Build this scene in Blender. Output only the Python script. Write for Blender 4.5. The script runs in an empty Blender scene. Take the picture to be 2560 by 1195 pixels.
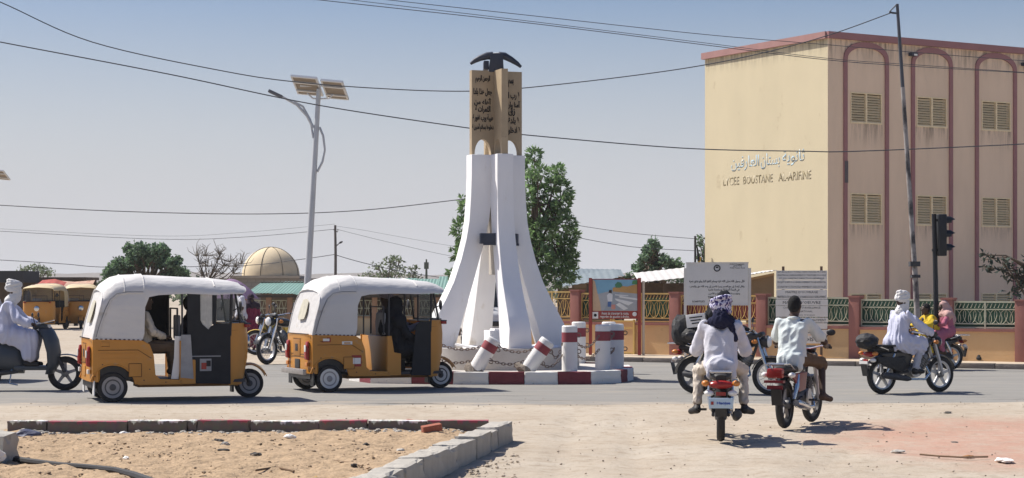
import bpy, bmesh, math, random
import numpy as np
from mathutils import Vector, Matrix, Euler
PI = math.pi; R = math.radians
S = bpy.context.scene
COL = S.collection
# ------------------------------------------------------------------ camera
FPX, HY, CH = 4863.0, 722.0, 1.6          # focal length and horizon row in photo pixels, eye height in metres
cam_d = bpy.data.cameras.new('camera'); cam = bpy.data.objects.new('camera', cam_d); COL.objects.link(cam)
cam.location = (0, 0, CH); cam.rotation_euler = (PI/2, 0, 0)
cam_d.sensor_width = 36.0; cam_d.lens = FPX/2560*36.0
cam_d.shift_y = (HY-597.5)/2560; cam_d.clip_start = 0.1; cam_d.clip_end = 20000
S.camera = cam
# ------------------------------------------------------------------ sky and sun
SUN_EL = R(53); SUN_DIR = Vector((-0.90, 0.43, 0)).normalized()     # horizontal direction towards the sun
w = bpy.data.worlds.new('World'); S.world = w; w.use_nodes = True
nt = w.node_tree; bg = nt.nodes['Background']
sky = nt.nodes.new('ShaderNodeTexSky'); sky.sky_type = 'NISHITA'; sky.sun_disc = False
sky.sun_elevation = SUN_EL; sky.sun_rotation = math.atan2(SUN_DIR.x, SUN_DIR.y)
sky.altitude = 300; sky.air_density = 1.0; sky.dust_density = 2.6; sky.ozone_density = 1.6
hs = nt.nodes.new('ShaderNodeHueSaturation'); hs.inputs['Saturation'].default_value = 1.4; hs.inputs['Value'].default_value = 0.72
nt.links.new(sky.outputs[0], hs.inputs['Color'])
tn = nt.nodes.new('ShaderNodeMix'); tn.data_type = 'RGBA'; tn.blend_type = 'MULTIPLY'; tn.inputs['Factor'].default_value = 1.0; tn.inputs['B'].default_value = (1.0, 0.985, 1.10, 1); nt.links.new(hs.outputs[0], tn.inputs['A'])
# dusty air: the whole sky pales evenly towards the horizon all the way round
tc = nt.nodes.new('ShaderNodeTexCoord'); sp = nt.nodes.new('ShaderNodeSeparateXYZ'); nt.links.new(tc.outputs['Generated'], sp.inputs[0])
mr = nt.nodes.new('ShaderNodeMapRange'); mr.interpolation_type = 'LINEAR'
mr.inputs['From Min'].default_value = 0.0; mr.inputs['From Max'].default_value = 0.155
mr.inputs['To Min'].default_value = 0.95; mr.inputs['To Max'].default_value = 0.0
nt.links.new(sp.outputs['Z'], mr.inputs['Value'])
mx = nt.nodes.new('ShaderNodeMix'); mx.data_type = 'RGBA'
nt.links.new(mr.outputs[0], mx.inputs['Factor']); nt.links.new(tn.outputs['Result'], mx.inputs['A'])
mx.inputs['B'].default_value = (5.95, 5.95, 6.25, 1)
nt.links.new(mx.outputs['Result'], bg.inputs['Color']); bg.inputs['Strength'].default_value = 0.078
sd = bpy.data.lights.new('sun', 'SUN'); sd.energy = 3.9; sd.angle = R(0.55); sd.color = (1.0, 0.95, 0.87)
sun = bpy.data.objects.new('sun', sd); COL.objects.link(sun)
tosun = Vector((SUN_DIR.x*math.cos(SUN_EL), SUN_DIR.y*math.cos(SUN_EL), math.sin(SUN_EL)))
sun.rotation_euler = tosun.to_track_quat('Z', 'Y').to_euler(); sun.location = (-8, 6, 14)
S.view_settings.view_transform = 'Standard'; S.view_settings.look = 'None'
S.view_settings.exposure = 0.74; S.view_settings.gamma = 1.0; S.view_settings.use_curve_mapping = False
S.cycles.max_bounces = 8; S.cycles.diffuse_bounces = 6; S.cycles.transparent_max_bounces = 12; S.cycles.caustics_reflective = False; S.cycles.caustics_refractive = False

# ------------------------------------------------------------------ helpers
def P(px, py, Y): return Vector(((px-1280)*Y/FPX, Y, CH-(py-HY)*Y/FPX))
def G(px, py, z=0.0):
    Y = (CH-z)*FPX/(py-HY); return Vector(((px-1280)*Y/FPX, Y, z))
MATS = {}
def mat(name, col, rough=0.7, metal=0.0, var=0.12, scale=3.0, bump=0.0, bscale=60.0, dirt=None, emit=None, alpha=None, spec=0.4, island=0.0, stretch=None, coat=0.0):
    """procedural material: base colour with noise variation, optional dirt (colour, threshold, scale), bump, per-island variation"""
    if name in MATS: return MATS[name]
    m = bpy.data.materials.new(name); m.use_nodes = True; n = m.node_tree.nodes; l = m.node_tree.links
    b = n['Principled BSDF']; b.inputs['Roughness'].default_value = rough; b.inputs['Metallic'].default_value = metal
    b.inputs['Specular IOR Level'].default_value = spec; b.inputs['Coat Weight'].default_value = coat
    t = n.new('ShaderNodeTexCoord'); co = t.outputs['Object']
    if stretch:
        mp = n.new('ShaderNodeMapping'); mp.inputs['Scale'].default_value = stretch; l.new(co, mp.inputs['Vector']); co = mp.outputs[0]
    nz = n.new('ShaderNodeTexNoise'); nz.inputs['Scale'].default_value = scale; nz.inputs['Detail'].default_value = 5; nz.inputs['Roughness'].default_value = 0.6
    l.new(co, nz.inputs['Vector'])
    mix = n.new('ShaderNodeMix'); mix.data_type = 'RGBA'
    mix.inputs['A'].default_value = tuple(max(0, c*(1-var*1.6)) for c in col)+(1,)
    mix.inputs['B'].default_value = tuple(min(1, c*(1+var*1.6)) for c in col)+(1,)
    l.new(nz.outputs['Fac'], mix.inputs['Factor']); out = mix.outputs['Result']
    if dirt:
        dc, th, dsc = dirt
        n2 = n.new('ShaderNodeTexNoise'); n2.inputs['Scale'].default_value = dsc; n2.inputs['Detail'].default_value = 7; n2.inputs['Roughness'].default_value = 0.65
        l.new(co, n2.inputs['Vector'])
        rp = n.new('ShaderNodeMapRange'); rp.inputs['From Min'].default_value = th; rp.inputs['From Max'].default_value = th+0.12
        l.new(n2.outputs['Fac'], rp.inputs['Value'])
        m2 = n.new('ShaderNodeMix'); m2.data_type = 'RGBA'; m2.inputs['B'].default_value = tuple(dc)+(1,)
        l.new(rp.outputs[0], m2.inputs['Factor']); l.new(out, m2.inputs['A']); out = m2.outputs['Result']
    if island > 0:
        g = n.new('ShaderNodeNewGeometry'); hv = n.new('ShaderNodeHueSaturation')
        r2 = n.new('ShaderNodeMapRange'); r2.inputs['To Min'].default_value = 1-island; r2.inputs['To Max'].default_value = 1+island
        l.new(g.outputs['Random Per Island'], r2.inputs['Value']); l.new(r2.outputs[0], hv.inputs['Value']); l.new(out, hv.inputs['Color']); out = hv.outputs[0]
    l.new(out, b.inputs['Base Color'])
    if bump > 0:
        nb = n.new('ShaderNodeTexNoise'); nb.inputs['Scale'].default_value = bscale; nb.inputs['Detail'].default_value = 4; l.new(co, nb.inputs['Vector'])
        bp = n.new('ShaderNodeBump'); bp.inputs['Strength'].default_value = min(1, bump); bp.inputs['Distance'].default_value = 0.02*max(1, bump)
        l.new(nb.outputs['Fac'], bp.inputs['Height']); l.new(bp.outputs[0], b.inputs['Normal'])
    if emit: b.inputs['Emission Color'].default_value = tuple(emit[:3])+(1,); b.inputs['Emission Strength'].default_value = emit[3]
    if alpha is not None: b.inputs['Alpha'].default_value = alpha
    MATS[name] = m; return m

class MB:
    """collects shapes into one mesh"""
    def __init__(s): s.v = []; s.f = []; s.mi = []; s.cur = 0
    def _add(s, vs, fs):
        o = len(s.v); s.v += [tuple(x) for x in vs]
        for f in fs: s.f.append(tuple(i+o for i in f)); s.mi.append(s.cur)
    def box(s, c, d, rot=None):
        c = Vector(c); h = Vector(d)/2; M = rot.to_matrix() if isinstance(rot, Euler) else rot
        vs = []
        for z in (-1, 1):
            for y in (-1, 1):
                for x in (-1, 1):
                    p = Vector((x*h.x, y*h.y, z*h.z)); vs.append(c+(M @ p if M else p))
        s._add(vs, [(0, 2, 3, 1), (4, 5, 7, 6), (0, 1, 5, 4), (2, 6, 7, 3), (0, 4, 6, 2), (1, 3, 7, 5)]); return s
    def tube(s, pts, r, n=8, caps=True, closed=False, flat=1.0, up=None):
        pts = [Vector(p) for p in pts]; k = len(pts); rs = r if isinstance(r, (list, tuple)) else [r]*k
        rings = []; prev = None
        for i, p in enumerate(pts):
            if closed: t = (pts[(i+1) % k]-pts[i-1])
            else: t = (pts[min(i+1, k-1)]-pts[max(i-1, 0)])
            t = t.normalized() if t.length > 1e-9 else Vector((0, 0, 1))
            if up is not None: a = Vector(up)
            elif prev is None: a = Vector((0, 0, 1)) if abs(t.z) < 0.9 else Vector((1, 0, 0))
            else: a = prev
            b = t.cross(a)
            if b.length < 1e-6: b = t.cross(Vector((0, 1, 0)))
            b.normalize(); a = b.cross(t).normalized(); prev = a
            rings.append([p+(a*math.cos(2*PI*j/n)*flat+b*math.sin(2*PI*j/n))*rs[i] for j in range(n)])
        s.loft(rings, caps and not closed, closed); return s
    def loft(s, rings, caps=True, closed=False, ringclosed=True):
        n = len(rings[0]); vs = [p for r in rings for p in r]; fs = []
        m = len(rings)
        for i in range(m if closed else m-1):
            for j in range(n if ringclosed else n-1):
                a = i*n+j; b = i*n+(j+1) % n; c = ((i+1) % m)*n+(j+1) % n; d = ((i+1) % m)*n+j
                fs.append((a, b, c, d))
        if caps:
            fs.append(tuple(reversed(range(n)))); fs.append(tuple((m-1)*n+j for j in range(n)))
        s._add(vs, fs); return s
    def lathe(s, prof, n=16, c=(0, 0, 0), axis='z', rot=None):
        rings = []
        c = Vector(c)
        for (r, h) in prof:
            ring = []
            for j in range(n):
                a = 2*PI*j/n; x, y = r*math.cos(a), r*math.sin(a)
                p = {'z': Vector((x, y, h)), 'y': Vector((x, h, -y)), 'x': Vector((h, x, y))}[axis]
                if rot is not None: p = rot @ p
                ring.append(c+p)
            rings.append(ring)
        s.loft(rings, True); return s
    def prism(s, o2, a, b, plane='xz'):
        """extrude 2D outline between a and b along the missing axis"""
        def q(u, v, h): return {'xz': (u, h, v), 'xy': (u, v, h), 'yz': (h, u, v)}[plane]
        n = len(o2); vs = [q(u, v, a) for u, v in o2]+[q(u, v, b) for u, v in o2]
        fs = [tuple(range(n)), tuple(reversed(range(n, 2*n)))]+[(j, j+n, (j+1) % n+n, (j+1) % n) for j in range(n)]
        s._add(vs, fs); return s
    def ell(s, c, r, n=12, m=8, rot=None):
        c = Vector(c); rings = []
        for i in range(m+1):
            ph = -PI/2+PI*i/m; cr = max(math.cos(ph), 0.02)
            ring = []
            for j in range(n):
                a = 2*PI*j/n; p = Vector((r[0]*cr*math.cos(a), r[1]*cr*math.sin(a), r[2]*math.sin(ph)))
                ring.append(c+(rot @ p if rot is not None else p))
            rings.append(ring)
        s.loft(rings, True); return s
    def quad(s, a, b, c, d): s._add([a, b, c, d], [(0, 1, 2, 3)]); return s
    def grid(s, nu, nv, fn):
        vs = [fn(i/nu, j/nv) for i in range(nu+1) for j in range(nv+1)]
        fs = [(i*(nv+1)+j, (i+1)*(nv+1)+j, (i+1)*(nv+1)+j+1, i*(nv+1)+j+1) for i in range(nu) for j in range(nv)]
        s._add(vs, fs); return s
    def mesh(s, name, mats, smooth=35, bevel=0, solid=0, fixn=True):
        me = bpy.data.meshes.new(name); me.from_pydata(s.v, [], s.f)
        mats = mats if isinstance(mats, (list, tuple)) else [mats]
        for m in mats: me.materials.append(m)
        if len(mats) > 1: me.polygons.foreach_set('material_index', s.mi)
        if fixn or bevel or solid:
            bm = bmesh.new(); bm.from_mesh(me)
            bmesh.ops.recalc_face_normals(bm, faces=bm.faces[:])
            if bevel:
                es = [e for e in bm.edges if len(e.link_faces) == 2 and e.calc_face_angle(0) > 0.6]
                bmesh.ops.bevel(bm, geom=es, offset=bevel, segments=2, profile=0.6, affect='EDGES', clamp_overlap=True)
            if solid: bmesh.ops.solidify(bm, geom=bm.faces[:], thickness=solid)
            bm.to_mesh(me); bm.free()
        if smooth:
            me.polygons.foreach_set('use_smooth', [True]*len(me.polygons)); me.set_sharp_from_angle(angle=R(smooth))
        return me
    def build(s, name, mats, parent=None, **k):
        return link(name, s.mesh(name, mats, **k), parent)
def link(name, me, parent=None, loc=None, rot=None, scale=None):
    o = bpy.data.objects.new(name, me); COL.objects.link(o); o.parent = parent
    if loc is not None: o.location = loc
    if rot is not None: o.rotation_euler = rot
    if scale is not None: o.scale = scale
    return o
def thing(name, label, cat, loc=(0, 0, 0), rz=0.0, group=None, scale=None, rot=None):
    o = bpy.data.objects.new(name, None); COL.objects.link(o); o.location = loc; o.rotation_euler = rot if rot else (0, 0, rz)
    o.empty_display_size = 0.2
    if scale: o.scale = (scale,)*3
    return tag(o, label, cat, group)
def tag(o, label=None, cat=None, group=None, kind=None):
    if label: o['label'] = label
    if cat: o['category'] = cat
    if group: o['group'] = group
    if kind: o['kind'] = kind
    return o
def copy_tree(o, parent=None):
    c = o.copy(); COL.objects.link(c); c.parent = parent
    for ch in list(o.children): copy_tree(ch, c)
    return c
def box1(name, c, d, m, parent=None, bevel=0.0, rot=None): return MB().box(c, d, rot).build(name, m, parent, bevel=bevel)
def interp(xs, ys, x): return float(np.interp(x, xs, ys))
rng = random.Random(7)
def vnoise(x, y, seed=0):
    """smooth 2D value noise, numpy arrays"""
    x = np.asarray(x, float); y = np.asarray(y, float)
    xi = np.floor(x).astype(np.int64); yi = np.floor(y).astype(np.int64); xf = x-xi; yf = y-yi
    def h(a, b):
        n = (a*374761393+b*668265263+seed*1442695041) & 0x7fffffff
        n = ((n ^ (n >> 13))*1274126177) & 0x7fffffff
        return ((n ^ (n >> 16)) & 0xffff)/65535.0
    u = xf*xf*(3-2*xf); v = yf*yf*(3-2*yf)
    return (h(xi, yi)*(1-u)+h(xi+1, yi)*u)*(1-v)+(h(xi, yi+1)*(1-u)+h(xi+1, yi+1)*u)*v
# ---- writing: text turned into flat raised meshes; Arabic is shaped into its joined letter forms
_AR = {}
def _ar():
    c = 0xFE80
    for ch, k in [('ء', 1), ('آ', 2), ('أ', 2), ('ؤ', 2), ('إ', 2), ('ئ', 4), ('ا', 2), ('ب', 4), ('ة', 2), ('ت', 4), ('ث', 4), ('ج', 4), ('ح', 4), ('خ', 4), ('د', 2), ('ذ', 2), ('ر', 2), ('ز', 2), ('س', 4), ('ش', 4), ('ص', 4), ('ض', 4), ('ط', 4), ('ظ', 4), ('ع', 4), ('غ', 4), ('ف', 4), ('ق', 4), ('ك', 4), ('ل', 4), ('م', 4), ('ن', 4), ('ه', 4), ('و', 2), ('ى', 2), ('ي', 4)]:
        _AR[ch] = (c, k); c += k
_ar()
def arabic(s):
    s = s.replace('لآ', '\ue001').replace('لأ', '\ue002').replace('لإ', '\ue003').replace('لا', '\ue004')
    lig = {'\ue001': (0xFEF5, 2), '\ue002': (0xFEF7, 2), '\ue003': (0xFEF9, 2), '\ue004': (0xFEFB, 2)}
    T = lambda ch: _AR.get(ch) or lig.get(ch)
    out = []
    for i, ch in enumerate(s):
        t = T(ch)
        if not t: out.append(ch); continue
        pv = T(s[i-1]) if i > 0 else None; nx = T(s[i+1]) if i+1 < len(s) else None
        jp = bool(pv and pv[1] == 4 and t[1] > 1); jn = bool(nx and t[1] == 4 and nx[1] > 1)
        out.append(chr(t[0]+(3 if jp and jn else 1 if jp else 2 if jn else 0)))
    return ''.join(reversed(out))
def text(name, s, m, parent, M, width=None, height=None, bold=0.0, depth=0.004, res=2, align='CENTER', font_scale=1.0):
    cu = bpy.data.curves.new(name, 'FONT'); cu.body = s; cu.align_x = align; cu.align_y = 'CENTER'; cu.resolution_u = res; cu.offset = bold; cu.size = font_scale
    o = bpy.data.objects.new(name, cu); COL.objects.link(o)
    dg = bpy.context.evaluated_depsgraph_get(); me = bpy.data.meshes.new_from_object(o.evaluated_get(dg))
    bpy.data.objects.remove(o); bpy.data.curves.remove(cu)
    me.name = name; vs = np.array([v.co for v in me.vertices]); lo, hi = vs.min(0), vs.max(0); d = hi-lo
    sx = (width/d[0]) if width else 1; sy = (height/d[1]) if height else sx
    if not width: sx = sy
    cx = (lo[0]+hi[0])/2 if align == 'CENTER' else (lo[0] if align == 'LEFT' else hi[0]); cy = (lo[1]+hi[1])/2
    for v in me.vertices: v.co = Vector(((v.co.x-cx)*sx, (v.co.y-cy)*sy, 0.0))
    bm = bmesh.new(); bm.from_mesh(me)
    r = bmesh.ops.extrude_face_region(bm, geom=bm.faces[:]); 
    for g in r['geom']:
        if isinstance(g, bmesh.types.BMVert): g.co.z += depth
    bmesh.ops.recalc_face_normals(bm, faces=bm.faces[:]); bm.to_mesh(me); bm.free()
    me.materials.clear(); me.materials.append(m)
    o = link(name, me, parent); o.matrix_local = M; return o
def upright(x, y, z, rz=0.0):
    """matrix for text standing upright, reading along local +x turned by rz, facing -y"""
    return Matrix.Translation((x, y, z)) @ Matrix.Rotation(rz, 4, 'Z') @ Matrix.Rotation(PI/2, 4, 'X')
# ================================================================== GROUND, ROAD, PAVEMENT
def sand_mat():
    m = bpy.data.materials.new('sand'); m.use_nodes = True; n = m.node_tree.nodes; l = m.node_tree.links; b = n['Principled BSDF']
    b.inputs['Roughness'].default_value = 0.95; b.inputs['Specular IOR Level'].default_value = 0.1
    t = n.new('ShaderNodeTexCoord')
    def noise(sc, det=6, rough=0.6, vec=None):
        z = n.new('ShaderNodeTexNoise'); z.inputs['Scale'].default_value = sc; z.inputs['Detail'].default_value = det; z.inputs['Roughness'].default_value = rough
        l.new(vec or t.outputs['Object'], z.inputs['Vector']); return z.outputs['Fac']
    def ramp(f, a, b_):
        r = n.new('ShaderNodeMapRange'); r.inputs['From Min'].default_value = a; r.inputs['From Max'].default_value = b_; l.new(f, r.inputs['Value']); return r.outputs[0]
    def mixc(f, A, B):
        x = n.new('ShaderNodeMix'); x.data_type = 'RGBA'
        for v, k in ((A, 'A'), (B, 'B')):
            if isinstance(v, tuple): x.inputs[k].default_value = v+(1,)
            else: l.new(v, x.inputs[k])
        l.new(f, x.inputs['Factor']); return x.outputs['Result']
    c = mixc(ramp(noise(0.6), 0.35, 0.65), (0.40, 0.335, 0.26), (0.455, 0.40, 0.325))
    c = mixc(ramp(noise(5.0, 8), 0.5, 0.75), c, (0.31, 0.25, 0.185))
    c = mixc(ramp(noise(26.0, 6, 0.7), 0.56, 0.72), c, (0.24, 0.19, 0.14))
    c = mixc(ramp(noise(40.0, 4, 0.7), 0.60, 0.74), c, (0.50, 0.45, 0.38))
    # red laterite spread over the sand on the right of the junction
    sx = n.new('ShaderNodeSeparateXYZ'); l.new(t.outputs['Object'], sx.inputs[0])
    def math_(op, a, b_=None):
        x = n.new('ShaderNodeMath'); x.operation = op
        for i, v in enumerate((a, b_)):
            if v is None: continue
            if isinstance(v, (int, float)): x.inputs[i].default_value = v
            else: l.new(v, x.inputs[i])
        return x.outputs[0]
    dx = math_('DIVIDE', math_('SUBTRACT', sx.outputs['X'], 6.0), 2.35); dy = math_('DIVIDE', math_('SUBTRACT', sx.outputs['Y'], 20.6), 3.3)
    d = math_('SQRT', math_('ADD', math_('MULTIPLY', dx, dx), math_('MULTIPLY', dy, dy)))
    d = math_('ADD', d, math_('MULTIPLY', noise(1.1, 8, 0.7), 0.9))
    red = math_('SUBTRACT', 1.0, ramp(d, 1.30, 1.75))
    red = math_('MULTIPLY', red, ramp(noise(3.0, 8, 0.75), 0.2, 0.55))
    c = mixc(math_('MULTIPLY', red, 0.72), c, (0.43, 0.235, 0.175))
    l.new(c, b.inputs['Base Color'])
    bp = n.new('ShaderNodeBump'); bp.inputs['Strength'].default_value = 0.55; bp.inputs['Distance'].default_value = 0.03
    hgt = math_('ADD', noise(9.0, 8, 0.7), math_('MULTIPLY', noise(55.0, 3), 0.25)); l.new(hgt, bp.inputs['Height']); l.new(bp.outputs[0], b.inputs['Normal'])
    return m
M_sand = sand_mat()
M_bed = mat('planter_soil', (0.385, 0.28, 0.18), 0.95, var=0.30, scale=9, bump=1.0, bscale=26, dirt=((0.20, 0.14, 0.085), 0.56, 19), spec=0.1)
M_asph = mat('dusty_asphalt', (0.245, 0.235, 0.215), 0.92, var=0.10, scale=1.6, bump=0.25, bscale=70, dirt=((0.30, 0.275, 0.235), 0.56, 0.9), spec=0.2, stretch=(0.5, 1.6, 1))
def drift():
    n = M_asph.node_tree.nodes; l = M_asph.node_tree.links; b = n['Principled BSDF']; src = b.inputs['Base Color'].links[0].from_socket
    t = n.new('ShaderNodeTexCoord'); sp_ = n.new('ShaderNodeSeparateXYZ'); l.new(t.outputs['Object'], sp_.inputs[0])
    mp = n.new('ShaderNodeMapping'); mp.inputs['Scale'].default_value = (.55, 1.5, 1); l.new(t.outputs['Object'], mp.inputs[0])
    nz = n.new('ShaderNodeTexNoise'); nz.inputs['Scale'].default_value = 1.3; nz.inputs['Detail'].default_value = 8; nz.inputs['Roughness'].default_value = .68; l.new(mp.outputs[0], nz.inputs['Vector'])
    a = n.new('ShaderNodeMath'); a.operation = 'MULTIPLY_ADD'; a.inputs[1].default_value = 6.0; l.new(nz.outputs['Fac'], a.inputs[0]); l.new(sp_.outputs['Y'], a.inputs[2])
    r = n.new('ShaderNodeMapRange'); r.inputs['From Min'].default_value = 29.2; r.inputs['From Max'].default_value = 30.6; r.inputs['To Min'].default_value = 1; r.inputs['To Max'].default_value = 0; l.new(a.outputs[0], r.inputs['Value'])
    m = n.new('ShaderNodeMix'); m.data_type = 'RGBA'; m.inputs['B'].default_value = (.40, .34, .27, 1); l.new(r.outputs[0], m.inputs['Factor']); l.new(src, m.inputs['A'])
    # faint wheel polish and oil marks along the driving lines
    w_ = n.new('ShaderNodeTexNoise'); w_.inputs['Scale'].default_value = .9; w_.inputs['Detail'].default_value = 6; mp2 = n.new('ShaderNodeMapping'); mp2.inputs['Scale'].default_value = (.12, 2.2, 1); l.new(t.outputs['Object'], mp2.inputs[0]); l.new(mp2.outputs[0], w_.inputs['Vector'])
    r2 = n.new('ShaderNodeMapRange'); r2.inputs['From Min'].default_value = .52; r2.inputs['From Max'].default_value = .72; r2.inputs['To Max'].default_value = .45; l.new(w_.outputs['Fac'], r2.inputs['Value'])
    m2 = n.new('ShaderNodeMix'); m2.data_type = 'RGBA'; m2.inputs['B'].default_value = (.16, .15, .135, 1); l.new(r2.outputs[0], m2.inputs['Factor']); l.new(m.outputs['Result'], m2.inputs['A']); l.new(m2.outputs['Result'], b.inputs['Base Color'])
drift()
M_conc = mat('grey_concrete', (0.40, 0.375, 0.33), 0.9, var=0.16, scale=6, bump=0.35, bscale=45, dirt=((0.27, 0.24, 0.20), 0.60, 9), spec=0.2)
M_dkconc = mat('worn_dark_concrete', (0.24, 0.205, 0.175), 0.92, var=0.2, scale=8, bump=0.5, bscale=40, dirt=((0.14, 0.115, 0.10), 0.58, 14), spec=0.2)
M_pave = mat('pavement_screed', (0.50, 0.42, 0.32), 0.92, var=0.1, scale=2.5, bump=0.2, bscale=40, dirt=((0.38, 0.31, 0.23), 0.6, 3), spec=0.15)
M_wpaint = mat('chipped_white_paint', (0.74, 0.72, 0.68), 0.8, var=0.06, scale=5, bump=0.25, bscale=40, dirt=((0.36, 0.33, 0.29), 0.63, 11), spec=0.25)
M_mpaint = mat('chipped_maroon_paint', (0.19, 0.045, 0.055), 0.75, var=0.18, scale=6, bump=0.25, bscale=40, dirt=((0.33, 0.25, 0.22), 0.66, 13), spec=0.25)

def axis(dense, lo, hi, far):
    a = list(np.arange(lo, hi+1e-6, dense)); stp = dense; x = hi
    while x < far: stp *= 1.6; x += stp; a.append(x)
    stp = dense; x = lo
    while x > -far: stp *= 1.6; x -= stp; a.insert(0, x)
    return np.array(a)
def build_ground():
    xs = axis(0.12, -9, 9.5, 4000); ys = axis(0.12, 14.5, 27.5, 4000)
    X, Y = np.meshgrid(xs, ys, indexing='ij')
    Z = 0.05*(vnoise(X*0.9, Y*0.9, 1)-0.5)+0.022*(vnoise(X*3.1, Y*3.1, 2)-0.5)+0.012*(vnoise(X*6.7, Y*6.7, 3)-0.5)
    edge = np.clip((25.6-Y)/1.4, 0, 1); side = np.clip((X+9)/1.5, 0, 1)*np.clip((9.5-X)/1.5, 0, 1)
    front = np.clip((Y-14.5)/0.8, 0, 1)
    Z = Z*edge*side*front-0.012*edge-0.0005
    # shallow tyre ruts leading onto the road
    for x0, sl, wd in ((0.55, 0.05, 0.11), (1.25, 0.05, 0.11), (2.35, 0.10, 0.07), (3.6, 0.32, 0.06)):
        d = (X-(x0+sl*(Y-20)))/wd; Z = Z-0.022*np.exp(-d*d)*edge*front
    me = bpy.data.meshes.new('ground'); nu, nv = X.shape
    idx = np.arange(nu*nv).reshape(nu, nv)
    q = np.stack([idx[:-1, :-1], idx[1:, :-1], idx[1:, 1:], idx[:-1, 1:]], -1).reshape(-1, 4)
    me.from_pydata(np.stack([X, Y, Z], -1).reshape(-1, 3).tolist(), [], q.tolist()); me.materials.append(M_sand)
    me.polygons.foreach_set('use_smooth', [True]*len(me.polygons))
    return tag(link('ground', me), 'pale trampled sand with a reddish patch around the road junction', kind='structure')
ground = build_ground()

def build_road():
    mb = MB(); r = random.Random(3)
    near = []
    xs = np.arange(-60, 60.1, 0.35)
    y0 = 26.0+0.04*xs
    y0 = np.where(xs < -6, 25.75+0.0*xs, y0)
    yn = y0+0.75*(vnoise(xs*0.55, xs*0, 5)-0.5)+0.4*(vnoise(xs*2.1, xs*0, 6)-0.5)
    far = np.where(xs < 0.3, 43.6+np.minimum(0, (xs-0.3))*0.0-np.clip((0.3-xs)/5.5, 0, 1)*2.6, 43.6-(xs-0.3)*(5.7/10.9)+0.12)
    far = far+np.where(xs < -1, 0.6*(vnoise(xs*0.6, xs*0, 8)-0.5), 0)
    far = np.maximum(far, yn+6)
    n = len(xs); K = 14
    vs = []
    for i in range(n):
        for k in range(K+1):
            t = k/K; vs.append((xs[i], yn[i]*(1-t)+far[i]*t, 0.0045) if k else (xs[i], yn[i]-.9, -.05))
    fs = [(i*(K+1)+k, (i+1)*(K+1)+k, (i+1)*(K+1)+k+1, i*(K+1)+k+1) for i in range(n-1) for k in range(K)]
    mb._add(vs, fs); o = mb.build('road', M_asph, smooth=0, fixn=True)
    return tag(o, 'dusty grey asphalt road crossing behind the sandy verge', kind='structure')
road = build_road()
def build_cracks():
    r = random.Random(19); M_crk = mat('crack_dark', (.09, .08, .07), .95)
    for k in range(18):
        x = r.uniform(-6.5, 7.5); y = r.uniform(26.6, 28.2) if k < 12 else r.uniform(28, 36); L = r.uniform(.5, 1.7); a = r.uniform(-.25, .25); n = 9; mb = MB(); up_, dn_ = [], []
        for i in range(n):
            t = i/(n-1); cx = x+L*t*math.cos(a); cy = y+L*t*math.sin(a)+r.uniform(-.06, .06); w_ = .018*(math.sin(PI*t)*.8+.15); up_.append((cx, cy+w_, .0085)); dn_.append((cx, cy-w_, .0085))
        for i in range(n-1): mb.quad(dn_[i], dn_[i+1], up_[i+1], up_[i])
        mb.build('crack', M_crk, road, smooth=0)
build_cracks()

# far pavement with its kerb stones in front of the school fence
K0 = Vector((0.3, 43.6, 0)); K1 = Vector((13.0, 43.6-12.7*5.7/10.9, 0)); F0 = Vector((0.5, 46.2, 0)); F1 = Vector((13.6, 46.2-13.1*7/11.1, 0))
def build_pavement():
    kd = (K1-K0).normalized(); nrm = Vector((-kd.y, kd.x, 0)); 
    a, b = K0+nrm*0.16, K1+nrm*0.16
    mb = MB(); top = 0.10
    out = [(a.x, a.y), (b.x, b.y), (F1.x+0.4, F1.y+0.5), (F0.x-0.6, F0.y+0.7), (-3.0, 48.5), (-3.2, 46.0)]
    mb.prism(out, 0.0, top, 'xy'); o = mb.build('pavement', M_pave, smooth=0)
    tag(o, 'raised sandy pavement along the school fence', kind='structure')
    L = (K1-K0).length; ang = math.atan2(kd.y, kd.x); n = 15
    sh = MB().box((L/n/2, 0.075, 0.0525), (L/n-0.012, 0.15, 0.105)).mesh('kerb_stone', M_dkconc, bevel=0.012)
    for i in range(n):
        p = K0+kd*(L*i/n); k = link('kerb_stone', sh, o, (p.x, p.y, -0.003+rng.uniform(0, .008)), (0, rng.uniform(-.006, .006), ang))
    return o
pavement = build_pavement()

# planter bed in the foreground, edged by painted kerb stones at the back and bare concrete ones on the right
def build_planter():
    bed = []; xs = np.linspace(-5.3, 0.0, 120); ys = np.linspace(13.2, 20.32, 150)
    X, Y = np.meshgrid(xs, ys, indexing='ij')
    X = -5.3+(X+5.3)/5.3*(5.3-0.22+ (Y-20.2)*(1.0/6.0)-0.03)          # right border follows the slanting kerb
    Z = 0.118+0.05*(vnoise(X*0.8, Y*0.8, 11)-0.5)+0.04*(vnoise(X*2.6, Y*2.6, 12)-0.5)+0.032*(vnoise(X*6.5, Y*6.5, 13)-0.5)+0.03*(vnoise(X*13, Y*13, 14)-0.5)
    nu, nv = X.shape; idx = np.arange(nu*nv).reshape(nu, nv)
    q = np.stack([idx[:-1, :-1], idx[1:, :-1], idx[1:, 1:], idx[:-1, 1:]], -1).reshape(-1, 4)
    me = bpy.data.meshes.new('planter_bed'); me.from_pydata(np.stack([X, Y, Z], -1).reshape(-1, 3).tolist(), [], q.tolist()); me.materials.append(M_bed)
    me.polygons.foreach_set('use_smooth', [True]*len(me.polygons)); o = link('planter_bed', me)
    tag(o, 'rough ochre soil with litter inside the kerbed planter', kind='structure')
    return o
bed = build_planter()
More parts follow.
